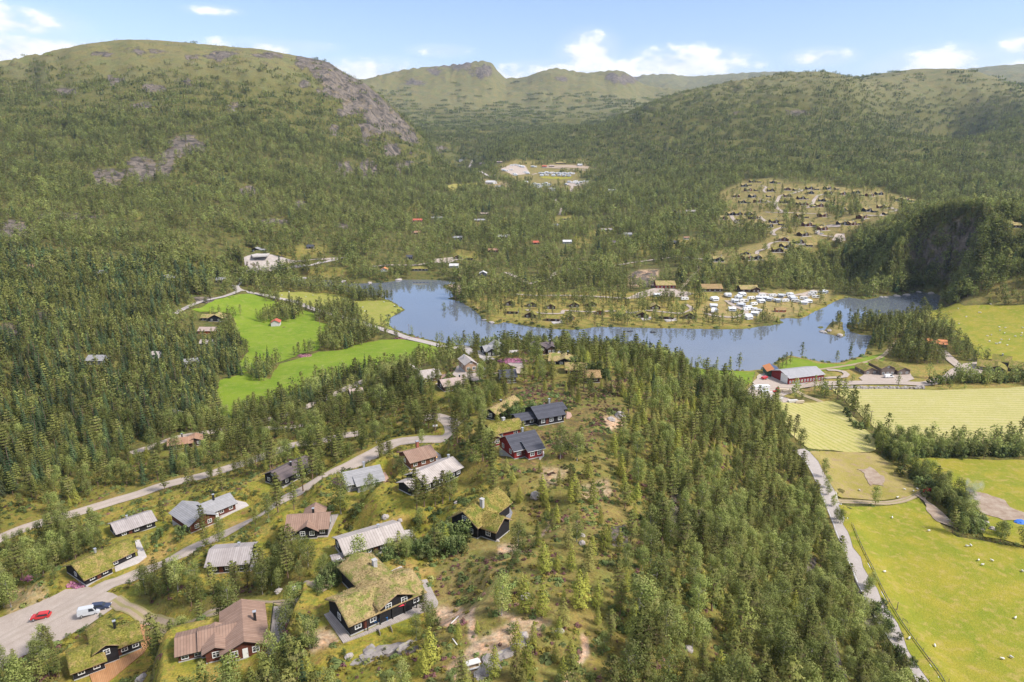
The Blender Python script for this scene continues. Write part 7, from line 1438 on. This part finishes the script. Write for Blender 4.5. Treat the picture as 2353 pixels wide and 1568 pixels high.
# picnic bench, planks, deck furniture
r_ = thing('picnic_bench', 'weathered white picnic table with benches beside the rock ledge at the bottom', 'picnic table', (1087,1533), 22, .05)
for y in (-.3, 0, .3): pass
MB().box(-1.1, 1.1, -.42, .42, .72, .78).build('table_top', 'plank_pale', r_)
for y in (-.85, .85): MB().box(-1.1, 1.1, y-.15, y+.15, .42, .47).build('bench_seat', 'plank_pale', r_)
for x in (-.8, .8):
    for sg in (-1, 1): MB().tube((x, sg*.75, 0), (x, sg*.25, .72), .05, n=4).build('leg', 'plank_pale', r_)
    MB().box(x-.05, x+.05, -.95, .95, .34, .42).build('cross_bar', 'plank_pale', r_)
for i, (q, yw, L_) in enumerate([((1048,1480),-60,2.6),((1045,1426),60,2.2),((587+1015-14,1421),30,1.2)]):
    r_ = thing('plank', ['pale plank lying on the heath path above the picnic bench', 'whitish dead branch on the bare ground right of the big tan cabin', 'short pale plank in the young pines of the middle heath'][i], 'plank', q, yw, .08); MB().box(-L_/2, L_/2, -.08, .08, 0, .06).build('board', 'plank_pale', r_)
def furn(kind, label, q, z, mat, yaw=0):
    p = PZ(*q, z); r_ = empty(kind, p, radians(yaw)); tag(r_, label, kind.replace('_', ' '))
    if kind == 'parasol': MB().tube((0, 0, 0), (0, 0, 2.2), .04).build('pole', 'steel', r_); MB().tube((0, 0, 1.75), (0, 0, 2.4), 1.35, .05, 8).build('canopy', mat, r_)
    elif kind == 'garden_table': MB().box(-.8, .8, -.45, .45, .68, .73).build('table_top', mat, r_); [MB().box(x-.04, x+.04, y-.04, y+.04, 0, .68).build('leg', mat, r_) for x in (-.7, .7) for y in (-.38, .38)]
    elif kind == 'garden_chair': MB().box(-.27, .27, -.27, .27, .38, .44).build('seat', mat, r_); MB().box(-.27, .27, .23, .28, .44, .95).build('backrest', mat, r_); [MB().box(x-.03, x+.03, y-.03, y+.03, 0, .38).build('leg', mat, r_) for x in (-.22, .22) for y in (-.22, .22)]
    elif kind == 'barbecue': MB().tube((0, 0, .55), (0, 0, .95), .2, .36, 12).build('bowl', 'trim_dark', r_); [MB().tube((cos(a)*.35, sin(a)*.35, 0), (cos(a)*.15, sin(a)*.15, .6), .025, n=4).build('leg', 'steel', r_) for a in (0, 2.1, 4.2)]
zt = [h for h in HS if 'furniture' in h['label']][0]['z']+.15
FB = lambda x, y: ZB([(x, y)])[0]
furn('parasol', 'folded-out red parasol on the deck of the big tan turf-roofed cabin', FB(1292,1010), zt, 'canvas_red'); furn('barbecue', 'black kettle barbecue beside the red parasol', FB(1308,1022), zt, 'trim_dark')
furn('garden_table', 'garden table with blue covers on the front deck of the big tan cabin', FB(1160,1085), zt, 'blue_plastic', 15)
for i, q in enumerate([(1125,1095),(1190,1070),(1100,1108)]): furn('garden_chair', ['blue garden chair left of the blue garden table', 'blue garden chair right of the blue garden table', 'outermost blue garden chair by the deck shrubs'][i], FB(*q), zt, 'blue_plastic', 20+i*50)
for i, q in enumerate([(1205,740),(1240,735),(1275,722)]): furn('garden_chair', ['grey chair nearest the stone chimney on the back deck', 'middle grey chair on the back deck', 'dark chair farthest out on the back deck'][i], FB(*q), zt, 'canvas_grey', 200+i*30)
p = PZ(*FB(1170,1150), zt); r_ = empty('deck_steps', (p[0], p[1], zt-.3), radians(24)); tag(r_, 'grey wooden steps with side boards leading off the front deck', 'steps')
for i in range(3): MB().box(-1, 1, -.4-i*.4, -.0-i*.4, -.5-i*.18, -.1-i*.18).build('tread', 'deck_grey', r_)
for x in (-1.06, 1.0): MB().box(x, x+.06, -1.4, .2, -.4, .75).build('side_board', 'deck_grey', r_)

# bridge over the river
ra, rb = None, None
for (nm, wd, Q, z, mt_, lb) in RL:
    if 'lake road' in lb: ra = (Q[-1], z[-1])
    if 'beyond the bridge' in lb: rb = (Q[0], z[0])
A2 = Vector((*ra[0], ra[1]+.35)); B2 = Vector((*rb[0], rb[1]+.35)); Lb = (B2-A2).length; yb = atan2(B2.y-A2.y, B2.x-A2.x); r_ = empty('road_bridge', A2, yb); tag(r_, 'concrete road bridge with railings over the dark river', 'bridge'); dz = (B2.z-A2.z)
def slab_(m_, x0, x1, y0, y1, za, zb, t_): m_.poly([(x0, y0, za-t_), (x1, y0, zb-t_), (x1, y1, zb-t_), (x0, y1, za-t_), (x0, y0, za), (x1, y0, zb), (x1, y1, zb), (x0, y1, za)], [(0, 3, 2, 1), (4, 5, 6, 7), (0, 1, 5, 4), (1, 2, 6, 5), (2, 3, 7, 6), (3, 0, 4, 7)])
lh = math.hypot(B2.x-A2.x, B2.y-A2.y); m_ = MB(); slab_(m_, -1, lh+1, -3.3, 3.3, .1, dz+.1, .9); m_.build('bridge_deck', 'concrete', r_)
for i, f_ in enumerate((.08, .5, .92)): MB().box(lh*f_-1.2, lh*f_+1.2, -3, 3, -7, dz*f_-.6).build('pier', 'concrete', r_)
for sg in (-1, 1):
    m_ = MB(); m_.tube((0, sg*3.1, 1.1), (lh, sg*3.1, dz+1.1), .07)
    for j in range(int(lh/3)): m_.tube((j*3, sg*3.1, .1+dz*j*3/lh), (j*3, sg*3.1, 1.1+dz*j*3/lh), .05, n=4)
    m_.build('railing', 'steel', r_)
# guard rail, poles, fences
for (nm, wd, Q, z, mt_, lb) in RL:
    if 'below the cliff' in lb:
        tn = np.gradient(Q, axis=0); tn /= np.hypot(*tn.T)[:, None]; nr2 = np.c_[-tn[:, 1], tn[:, 0]]; sgn = 1 if nr2[0][0] > 0 else -1
        for side, lab, i1 in ((1, 'steel guard rail along the field side of the asphalt road', int(len(Q)*.62)), (-1, 'steel guard rail on the cliff side of the asphalt road', int(len(Q)*.42))):
            P_ = Q[:i1]+nr2[:i1]*sgn*side*(wd/2+.35); r_ = empty('guard_rail', (float(P_[0][0]), float(P_[0][1]), 0)); tag(r_, lab, 'guard rail'); m_ = MB(); o0 = Vector(r_.location)
            for i in range(len(P_)-1):
                a = Vector((*P_[i], float(hgt(*P_[i]))))-o0; c_ = Vector((*P_[i+1], float(hgt(*P_[i+1]))))-o0; up_ = Vector((0, 0, .62)); m_.poly([a+up_*.8, c_+up_*.8, c_+up_*1.3, a+up_*1.3]+[q+Vector((.05, 0, 0)) for q in (a+up_*.8, c_+up_*.8, c_+up_*1.3, a+up_*1.3)], [(0, 1, 2, 3), (7, 6, 5, 4), (3, 2, 6, 7), (0, 4, 5, 1)])
            m_.build('rail', 'steel', r_)
            for i in range(0, len(P_), 4):
                if i < 260: a = Vector((*P_[i], float(hgt(*P_[i]))))-o0; MB().tube(a-Vector((0, 0, .2)), a+Vector((0, 0, .75)), .06, n=4).build('post', 'steel', r_)
        # road edge lines
        for side in (1, -1):
            P0_ = Q+nr2*side*(wd/2-.35); P1_ = Q+nr2*side*(wd/2-.22); vs_ = []
            for a, c_ in zip(P0_, P1_): zz_ = float(hgt(*a)); vs_ += [(a[0], a[1], zz_+.23), (c_[0], c_[1], zz_+.23)]
            fs = [(2*i, 2*i+1, 2*i+3, 2*i+2) if side < 0 else (2*i, 2*i+2, 2*i+3, 2*i+1) for i in range(len(Q)-1) if (i % 4) < 3]; tag(mk('road_edge_line', vs_, fs, 'trim_white'), kind='structure')
def pole(q, hh_, lab, arm=True):
    r_ = thing('utility_pole', lab, 'utility pole', q, 10); MB().tube((0, 0, -.5), (0, 0, hh_), .14, .09, 8).build('post', 'pole_wood', r_)
    if arm: MB().box(-.9, .9, -.06, .06, hh_-.7, hh_-.55).build('cross_arm', 'pole_wood', r_); [MB().tube((x, 0, hh_-.55), (x, 0, hh_-.3), .05, n=6).build('insulator', 'trim_white', r_) for x in (-.8, 0, .8)]
for q, hh_, lab in [((2061,1402),2.6,'thin wooden pole leaning in the pasture beside the asphalt road'),((1999,979),8,'wooden power pole between the two hay fields'),((908,777),9,'wooden power pole beside the lake road'),((735,748),7,'wooden pole at the grove in the green field'),((2224,650+200),7,'wooden pole near the gravel place at right'),((1619,668),9,'light pole in the camp yard'),((940,770),8,'second power pole further along the lake road')]: pole(q, hh_, lab, hh_ > 3)
def fence(pts, lab, step=4, hh_=1.1):
    P_ = smooth_line(np.array(xy(pts)), step); r_ = empty('wire_fence', (float(P_[0][0]), float(P_[0][1]), 0)); tag(r_, lab, 'fence'); o0 = Vector(r_.location); m_ = MB(); zz_ = [Vector((*q, float(hgt(*q))))-o0 for q in P_]
    for a, c_ in zip(zz_[:-1], zz_[1:]):
        for u in (.5, 1.0): m_.tube(a+Vector((0, 0, u)), c_+Vector((0, 0, u)), .006, n=3)
    m_.build('wire', 'steel', r_)
    for a in zz_[:90]: MB().tube(a-Vector((0, 0, .2)), a+Vector((0, 0, hh_)), .06, n=5).build('post', 'pole_wood', r_)
fence([(1932,1158),(1950,1195),(1962,1220),(1985,1270),(2010,1325),(2040,1380),(2075,1430),(2110,1480),(2150,1540),(2180,1568)], 'thin wire fence with wooden posts between the asphalt road and the pasture')
fence([(1640,884),(1716,893),(1727,882),(1735,858)], 'fence round the bright green lakeside meadow by the farmyard', 3)
# dry stone wall under the farm road
W2 = smooth_line(np.array(xy([(1890,893),(1950,893),(2020,893),(2080,893),(2120,892)])), 1.2); r_ = empty('stone_wall', (float(W2[0][0]), float(W2[0][1]), 0)); tag(r_, 'rough boulder wall holding the farm road above the hay field', 'stone wall'); m_ = MB(); rr = random.Random(3)
for q in W2:
    for l_ in range(2):
        s = rr.uniform(.4, .75); x, y, zz_ = q[0]-W2[0][0]+rr.uniform(-.5, .5), q[1]-W2[0][1]-l_*.8+rr.uniform(-.3, .3), float(hgt(*q))+.7-l_*.5; bm_ = [(x+a*s*rr.uniform(.7, 1.2), y+b_*s*rr.uniform(.7, 1.2), zz_+c_*s*rr.uniform(.6, 1)) for a in (-1, 1) for b_ in (-1, 1) for c_ in (-1, 1)]
        m_.poly(bm_, [(0, 1, 3, 2), (4, 6, 7, 5), (0, 4, 5, 1), (2, 3, 7, 6), (0, 2, 6, 4), (1, 5, 7, 3)])
o = m_.build('stonework', 'boulder', r_)
# mailboxes, well, boats
r_ = thing('mailbox_stand', 'small white mailbox stand at the bend of the main gravel road', 'mailbox', (1000,985), 10); MB().box(-.8, .8, -.25, .25, .7, 1.2).build('box', 'trim_white', r_); [MB().tube((x, 0, 0), (x, 0, .7), .05, n=4).build('leg', 'pole_wood', r_) for x in (-.6, .6)]
def boat(q, lab, yaw, mat='paint_white'):
    p = PZ(*q, 0.05); r_ = empty('rowing_boat', p, radians(yaw)); tag(r_, lab, 'boat'); n = 9; vs_ = []
    for i in range(n):
        t_ = i/(n-1); w_ = .75*math.sin(pi*min(.98, t_*.8+.2))**.6*(1 if t_ < .98 else .1); x = -2.1+4.2*t_
        for y, z in ((-w_, .45), (-w_*.6, -.05), (w_*.6, -.05), (w_, .45)): vs_.append((x, y, z))
    fs = [(4*i+j, 4*i+j+1, 4*i+j+5, 4*i+j+4) for i in range(n-1) for j in range(3)]+[(0, 3, 2, 1)]
    mk('hull', vs_, fs, mat, r_); MB().box(-.3, .0, -.6, .6, .25, .3).build('thwart', 'timber', r_)
boat((1448,762), 'small dark rowing boat lying off the camp shore in the tree reflections', 10, 'trim_dark'); boat((1500,764), 'small grey rowing boat right of the dark boat off the camp shore', -15, 'trim_dark')
# sheep: one continuous body, copied
def sheep_mesh():
    bm = bmesh.new(); sk = [((-.45,0,.62),.30),((-.1,0,.66),.34),((.3,0,.64),.30),((.52,0,.82),.16),((.72,0,.86),.12),((.86,0,.78),.07)]
    V_2 = []; Fs = []; n = 10
    for (x, y, z), r in [((-.66,0,.62),.05)]+sk:
        k_ = len(V_2)
        for i in range(n): a = 2*pi*i/n; V_2.append((x, y+cos(a)*r, z+sin(a)*r))
        if k_: Fs += [(k_-n+i, k_-n+(i+1) % n, k_+(i+1) % n, k_+i) for i in range(n)]
    Fs += [tuple(range(n-1, -1, -1)), tuple(range(len(V_2)-n, len(V_2)))]
    for x, y in ((-.38,.16),(-.38,-.16),(.28,.16),(.28,-.16)):
        k_ = len(V_2)
        for z, r in ((.45,.09),(.22,.05),(0,.04)):
            for i in range(6): a = pi/3*i; V_2.append((x+cos(a)*r, y+sin(a)*r, z))
        for l_ in range(2): Fs += [(k_+l_*6+i, k_+l_*6+6+i, k_+l_*6+6+(i+1) % 6, k_+l_*6+(i+1) % 6) for i in range(6)]
        Fs.append(tuple(k_+12+5-i for i in range(6)))
    bm.free(); return V_2, Fs
v_, f_ = sheep_mesh(); s0 = mk('sheep', v_, f_, 'wool', smooth=True); first = True
SH = Z7([(1915,436),(1860,490),(1855,375),(2010,404),(2025,405),(2165,515),(2170,540),(2205,560),(2075,582),(2105,574),(2090,622),(2140,640),(2150,640),(2170,632),(2165,636),(2225,652),(2180,610),(2240,610),(2285,585),(2330,580),(2335,560),(2100,342),(1690,380),(2210,520),(2340,520)])
for i, q in enumerate(SH):
    o = s0 if first else s0.copy(); 
    if not first: COL.objects.link(o)
    first = False; g = G(*q); o.location = (g[0], g[1], float(hgt(*g))+.25); o.rotation_euler = (0, 0, i*1.9); o.scale = (.95,)*3; tag(o, f'white sheep grazing on the upper right pasture, {ORD[i] if i < 20 else str(i+1)+"th"} counted from the river inland', 'sheep', 'sheep on the upper right pasture')
SH2 = ZR([(1075,298),(1360,400),(1655,520),(1685,515),(1745,630),(1775,665),(1850,632),(2085,715),(2030,1080),(1930,1398),(1998,1385),(1405,1298),(1015,720),(1510,318),(1270,75),(1240,92),(1115,140),(1170,78),(820,85),(1205,1240)])
for i, q in enumerate(SH2):
    o = s0.copy(); COL.objects.link(o); g = G(*q); o.location = (g[0], g[1], float(hgt(*g))+.2); o.rotation_euler = (0, 0, i*2.3+1); o.scale = (.8,)*3; tag(o, f'pale sheep in the pasture beside the asphalt road, {ORD[i] if i < 20 else str(i+1)+"th"} of the flock', 'sheep', 'sheep in the roadside pasture')
SH3 = Z1([(1005,445),(1130,480),(1410,502),(1480,520),(1560,560),(1575,590),(1720,520),(1800,550),(1185,470),(950,470)])
for i, q in enumerate(SH3):
    o = s0.copy(); COL.objects.link(o); g = G(*q); o.location = (g[0], g[1], float(hgt(*g))+.2); o.rotation_euler = (0, 0, i*1.3+1); o.scale = (.95,)*3; tag(o, f'white sheep on the pale meadow between lake road and lake, {ORD[i]} of ten', 'sheep', 'sheep on the lake meadow')
# smoke from the burning heap
m = bpy.data.materials.new('smoke'); m.use_nodes = True; t = m.node_tree; t.nodes.clear(); k = Tk(t); o_ = k.n('ShaderNodeOutputMaterial'); vv = k.n('ShaderNodeVolumePrincipled'); t.links.new(vv.outputs[0], o_.inputs['Volume']); vv.inputs['Color'].default_value = (.85,.87,.9,1)
k.put(vv.inputs['Density'], k.rng(k.noise(k.pos(), .35, 3), .45, .7, 0, .16)); MATS['smoke'] = m
g = G(2228,1180); bm = bmesh.new(); bmesh.ops.create_cone(bm, segments=14, radius1=1.6, radius2=3.2, depth=13, cap_ends=True); me = bpy.data.meshes.new('smoke'); bm.to_mesh(me); bm.free(); me.materials.append(m); o = bpy.data.objects.new('smoke', me); COL.objects.link(o); o.location = (g[0], g[1], float(hgt(*g))+6.8); tag(o, 'thin grey smoke rising from a heap in the pasture', kind='stuff')
# ------------------------------------------------------------------ the forest: single trees near the camera, masses beyond
NAMES = dict(pine='pine_tree', young='young_pine', birch='birch_tree', spruce='spruce_tree', bush='shrub')
WORD = dict(pine=('tall pine', 'pine', 'short pine'), young=('tall young pine', 'young pine', 'small young pine'), birch=('tall birch', 'birch', 'small birch'), spruce=('tall dark spruce', 'dark spruce', 'small dark spruce'), bush=('large round shrub', 'leafy shrub', 'low shrub'))
CATS = dict(pine='pine tree', young='young pine', birch='birch tree', spruce='spruce tree', bush='shrub')
LANDS = [l for l in LAND if math.hypot(l[1], l[2]) < 460]
EXTRA = [('the red hatchback', (95,1422)), ('the round grey boulder', (1229,1143)), ('the picnic table', (1087,1533)), ('the big bend of the gravel road', (1035,980)), ('the dense clump by the drive', (480,1345)), ('the bare slope above the asphalt road', (1900,1500)), ('the pinkish cliff top in the forest', (1550,1170)),
         ('the middle of the right forest', (1650,1300)), ('the lower edge of the right forest', (1600,1540)), ('the heath boulder among young pines', (1207,1374)), ('the yellow clearing on the heath', (1150,1230+30)), ('the pasture track', (1925,1150)), ('the two hay fields', (1930,960)), ('the near green field', (700,850)), ('the forest corner above the heath', (1480,1010)), ('the stony strip', (1240,1440))]
for ph, q in EXTRA: g = G(*q); LANDS.append((ph, g[0], g[1]))
LA = np.array([(l[1], l[2]) for l in LANDS])
def score(t): return t[4]*KINDH[t[0]]/math.hypot(t[1], t[2])
bykind = {}
for t_ in TREES: bykind.setdefault(t_[0], []).append(t_)
INDIV = {}; REST = []
for kd, l in bykind.items():
    def inframe(t):
        px, py, d = project(t[1], t[2], t[3]+1); return 0 < float(px) < 2353 and float(py) < 1600
    l.sort(key=lambda t: -score(t)*(1 if inframe(t) else .2)); INDIV[kd] = l[:296]; REST += l[296:]
    print(kd, len(l))
def ordn(i):
    return ORD[i] if i < 10 else f"{i+1}{'th' if (i+1) % 100 in (11,12,13) or (i+1) % 10 not in (1,2,3) else {1:'st',2:'nd',3:'rd'}[(i+1) % 10]}"
for kd, l in INDIV.items():
    buck = {}
    for t_ in l:
        d = np.hypot(LA[:, 0]-t_[1], LA[:, 1]-t_[2]); j = int(np.argmin(d)); px, py, _ = project(t_[1], t_[2], t_[3]); qx, qy, _ = project(LA[j, 0], LA[j, 1], hgt(*LA[j])); dx, dy = float(px-qx), float(py-qy)
        side = ('right of' if dx > 0 else 'left of') if abs(dx) > abs(dy)*1.3 else ('in front of' if dy > 0 else 'behind'); sz = 0 if t_[4] > 1.05 else (1 if t_[4] > .7 else 2)
        buck.setdefault((j, side, sz), []).append((float(d[j]), t_))
    for (j, side, sz), ts in buck.items():
        ts.sort(key=lambda a: a[0])
        for i, (_, t_) in enumerate(ts):
            v = random.randrange(NVAR); root = bpy.data.objects.new(NAMES[kd], None); COL.objects.link(root); root.location = (t_[1], t_[2], t_[3]-.05); root.rotation_euler = (random.gauss(0, .02), random.gauss(0, .02), random.uniform(0, 6.28)); w_ = random.uniform(.88, 1.14); root.scale = (t_[4]*w_, t_[4]*w_, t_[4]); root.empty_display_size = .3
            for nm, me in (('crown', CROWN[kd][v]), ('trunk' if kd != 'bush' else 'stem', TRUNK[kd][v])):
                c = bpy.data.objects.new(nm, me); COL.objects.link(c); c.parent = root
            tail = LANDS[j][0]; lab = f"{WORD[kd][sz]} {side} {tail}" + ('' if len(ts) == 1 else f", {ordn(i)} nearest")
            tag(root, lab, CATS[kd], {'pine': 'pines on and below the cabin ridge', 'young': 'young pines on the heath', 'birch': 'birches on and below the cabin ridge', 'spruce': 'spruces by the green field', 'bush': 'shrubs of the ridge and hedges'}[kd])
S0 = []; i0 = {}
for kd in KINDH:
    for lod in (0, 1): i0[(kd, lod)] = len(S0); S0 += LOD[(kd, lod)]
def rows(tl):
    out = []
    for (kd, x, y, z, s) in tl: out.append((x, y, z, s, i0[(kd, 0 if math.hypot(x, y) < 340 else 1)]+random.randrange(3)))
    return out
scatter('forest_trees', rows(REST), S0, 'pines and birches of the ridge, slopes and lake shores that read as forest')
# middle distance
X, Y, rg = cast_grid(600, 1550, 5.7, 2); D_ = grid_at(DEN, X, Y); k = rg.uniform(0, 1, len(X)) < D_*.80; X, Y = X[k], Y[k]
SLP = np.hypot(np.gradient(H, axis=0)/(RR[:, None]*.0075), np.gradient(H, axis=1)/(RR[:, None]*np.gradient(AZ)[None])); Xs, Ys, rgs = cast_grid(600, 1550, 2.6, 12); ks = (grid_at(SLP, Xs, Ys) > .42) & (rgs.uniform(0, 1, len(Xs)) < grid_at(DEN, Xs, Ys)*1.1*sstep(.4, .9, grid_at(SLP, Xs, Ys))); X = np.r_[X, Xs[ks]]; Y = np.r_[Y, Ys[ks]]
ok = allowed(X, Y, 600); X, Y = X[ok], Y[ok]; Z = hgt(X, Y); k = visible(X, Y, Z, 9, 12); X, Y, Z = X[k], Y[k], Z[k]
kk = pick(grid_at(MIXW, X, Y), rg); hi_s = 1-.35*sstep(120, 300, Z); sc_ = rg.normal(.98, .25, len(X)).clip(.45, 1.6)*hi_s*np.where(Y > 900, 1.05, 1)*(.8+.5*vnoise(X/35, Y/35, 9))
tw = np.array([i0[(q, 1)] for q in KN]); scatter('mountain_forest', np.c_[X, Y, Z, sc_, tw[kk]+rg.integers(0, 3, len(X))], S0, 'dense forest covering the valley floor and the lower mountain flanks', 1.3); print('mid', len(X))
# far: groups of trees
X, Y, rg = cast_grid(1540, 3000, 17, 3); D_ = grid_at(DEN, X, Y); k = rg.uniform(0, 1, len(X)) < np.clip(D_, 0, 1.1)*1.3; X, Y = X[k], Y[k]; ok = grid_at(RD, X, Y) > 8; gold = [f for f in FIELDW if f[0] in ('golden_field', 'camp_lawn')]
for nm, pts, mt_ in gold: ok &= ~pip(X, Y, pts)
ok &= ~((grid_at(DEN, X, Y) < .2) & (Z*0+1 if False else True) & (hgt(X, Y) < 130) & (rg.uniform(0, 1, len(X)) < .8))
for (cx_, cy_) in CARXY+[tuple(p[0]) for p in PADS]:
    if cy_ > 1350: ok &= ~((np.abs(X-cx_) < 15) & (Y-cy_ > -60) & (Y-cy_ < 10))
X, Y = X[ok], Y[ok]; Z = hgt(X, Y); k = visible(X, Y, Z, 12, 20); X, Y, Z = X[k], Y[k], Z[k]; sc_ = rg.uniform(.75, 1.15, len(X))*(1-.3*sstep(160, 350, Z))
scatter('distant_forest', np.c_[X, Y, Z, sc_, rg.integers(0, 5, len(X))], CL2, 'forest on the mountain sides beyond the lake', 1.1); print('far', len(X))
# scattered single birches and bushes on the open tops
X, Y, rg = cast_grid(1000, 2500, 13, 6); k = (rg.uniform(0, 1, len(X)) < .5*sstep(-.2, .5, fbm(X/50, Y/50, 99, 3))) & (hgt(X, Y) > 140); X, Y = X[k], Y[k]; Z = hgt(X, Y); k = visible(X, Y, Z, 6, 10); X, Y, Z = X[k], Y[k], Z[k]
scatter('mountain_scrub', np.c_[X, Y, Z, rg.uniform(.25, .6, len(X)), i0[('birch', 1)]+rg.integers(0, 3, len(X))], S0, 'low birch scrub scattered over the mountain tops'); print('scrub', len(X))
X, Y, rg = cast_grid(2950, 6000, 44, 5); H_ = hgt(X, Y); D_ = (1-sstep(300, 480, H_+fbm(X/200, Y/200, 7, 3)*90))*(.35+.8*sstep(-.3, .2, fbm(X/300, Y/300, 8, 3))); k = rg.uniform(0, 1, len(X)) < D_; X, Y = X[k], Y[k]; Z = hgt(X, Y); k = visible(X, Y, Z, 14, 25); X, Y, Z = X[k], Y[k], Z[k]
scatter('farthest_forest', np.c_[X, Y, Z, rg.uniform(.7, 1.1, len(X)), rg.integers(0, 5, len(X))], CL3, 'forest patches on the hills at the end of the valley'); print('farthest', len(X))
# undergrowth of the heath and banks
def tuft(v, nl, h, mat):
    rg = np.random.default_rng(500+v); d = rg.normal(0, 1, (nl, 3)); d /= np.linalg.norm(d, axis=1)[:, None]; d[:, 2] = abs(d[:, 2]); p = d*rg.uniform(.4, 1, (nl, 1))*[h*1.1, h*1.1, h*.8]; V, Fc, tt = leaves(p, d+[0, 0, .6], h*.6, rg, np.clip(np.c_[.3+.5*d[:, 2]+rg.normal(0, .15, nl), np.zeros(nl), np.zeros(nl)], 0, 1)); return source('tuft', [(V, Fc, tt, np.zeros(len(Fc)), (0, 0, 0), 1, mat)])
TF = [tuft(v, 34, .55, 'heath_tufts') for v in range(3)]+[tuft(v+5, 34, .5, 'heather_tufts') for v in range(3)]+[tuft(v+9, 44, .8, 'leaves_dark') for v in range(2)]+[tuft(v+12, 40, .7, 'leaves_birch') for v in range(2)]
X, Y, rg = cast_grid(72, 340, 1.0, 8); cv = grid_at(COV, X, Y); dn = .62+.3*cv[:, 2]-.5*cv[:, 1]; dn *= sstep(-.5, .3, fbm(X/6, Y/6, 13, 3)); k = rg.uniform(0, 1, len(X)) < dn; X, Y = X[k], Y[k]; ok = allowed(X, Y, 0); ok &= grid_at(RD, X, Y) > .4
for w_ in DECKW: ok &= ~pip(X, Y, w_)
for nm, pts, mt_ in AREAS[:3]: ok &= ~pip(X, Y, xy(pts))
X, Y = X[ok], Y[ok]; Z = hgt(X, Y); k = visible(X, Y, Z, 1, 1); X, Y, Z = X[k], Y[k], Z[k]; cv = grid_at(COV, X, Y); u = rg.uniform(0, 1, len(X)); idx = np.where(u < cv[:, 2]*.75, 3+rg.integers(0, 3, len(X)), np.where(u > .84, 6+rg.integers(0, 2, len(X)), np.where(u > .74, 8+rg.integers(0, 2, len(X)), rg.integers(0, 3, len(X)))))
scatter('heath_undergrowth', np.c_[X, Y, Z, rg.uniform(.3, 1.25, len(X))*(.7+.7*vnoise(X/4, Y/4, 3)), idx], TF, 'heather, blueberry and grass tufts covering the cabin ridge'); print('tufts', len(X))
# pink fireweed beds
FW = [tuft(v+30, 30, .7, 'fireweed') for v in range(2)]; P_ = []
for c, rx, ry, n_ in [((650,972),22,5,330),((1178,831),32,5,420),((945,872),16,8,260),((790,1106),24,8,170),((900,862),10,4,60),((1215,850),20,6,0),((175,1345),20,6,18),((200,1410-6),40,5,0),((1092,942-60),18,4,0),((925,866),12,6,120),((935,778),30,2,120),((1120,810),12,3,50),((700,818),16,4,120),((60,1330),12,5,14)]:
    for i in range(n_):
        a = random.uniform(0, 6.28); r = math.sqrt(random.random()); g = G(c[0]+rx*r*cos(a), c[1]+ry*r*sin(a)); P_.append((g[0], g[1], float(hgt(*g)), random.uniform(.6, 1.2), random.randrange(2)))
scatter('fireweed', P_, FW, 'beds of pink fireweed by the roads and cabins')
# shore reeds and bushes along the lake
P_ = []
for i in range(len(LAKEW)):
    a, b_ = np.array(LAKEW[i]), np.array(LAKEW[(i+1) % len(LAKEW)]); L_ = np.hypot(*(b_-a))
    for j in range(int(L_/1.6)):
        q = a+(b_-a)*random.random()+np.random.default_rng(i*997+j).normal(0, 2.2, 2); s = float(lake_sd(np.array([q[0]]), np.array([q[1]]))[0])
        if .8 < s < 6 and random.random() < .7: P_.append((q[0], q[1], float(hgt(*q)), random.uniform(1.2, 3.2), random.choice([6, 7, 8, 9, 0, 1])))
scatter('shore_bushes', P_, TF, 'low willow bushes and grass along the lake and river banks')

# ------------------------------------------------------------------ haze
bm = bmesh.new(); bmesh.ops.create_cube(bm, size=1); me = bpy.data.meshes.new('haze'); bm.to_mesh(me); bm.free(); hz = bpy.data.objects.new('haze', me); COL.objects.link(hz)
zt_ = float(H.max())+20; zb_ = float(H.min())-1.5; hz.scale = (22000, 22000, zt_-zb_); hz.location = (0, 0, (zt_+zb_)/2); tag(hz, 'thin blue-grey summer haze over the valley', kind='stuff')
m = bpy.data.materials.new('haze'); m.use_nodes = True; t = m.node_tree; t.nodes.clear(); k = Tk(t); o_ = k.n('ShaderNodeOutputMaterial'); vv = k.n('ShaderNodeVolumePrincipled'); t.links.new(vv.outputs[0], o_.inputs['Volume']); vv.inputs['Color'].default_value = (.58,.76,1,1); vv.inputs['Density'].default_value = HAZE = 4.3e-5; vv.inputs['Anisotropy'].default_value = .2
me.materials.append(m)
for o in bpy.data.objects:
    if o.get('label') and len(o['label'].replace(',', '').split()) > 16: print('LONG', o['label'])
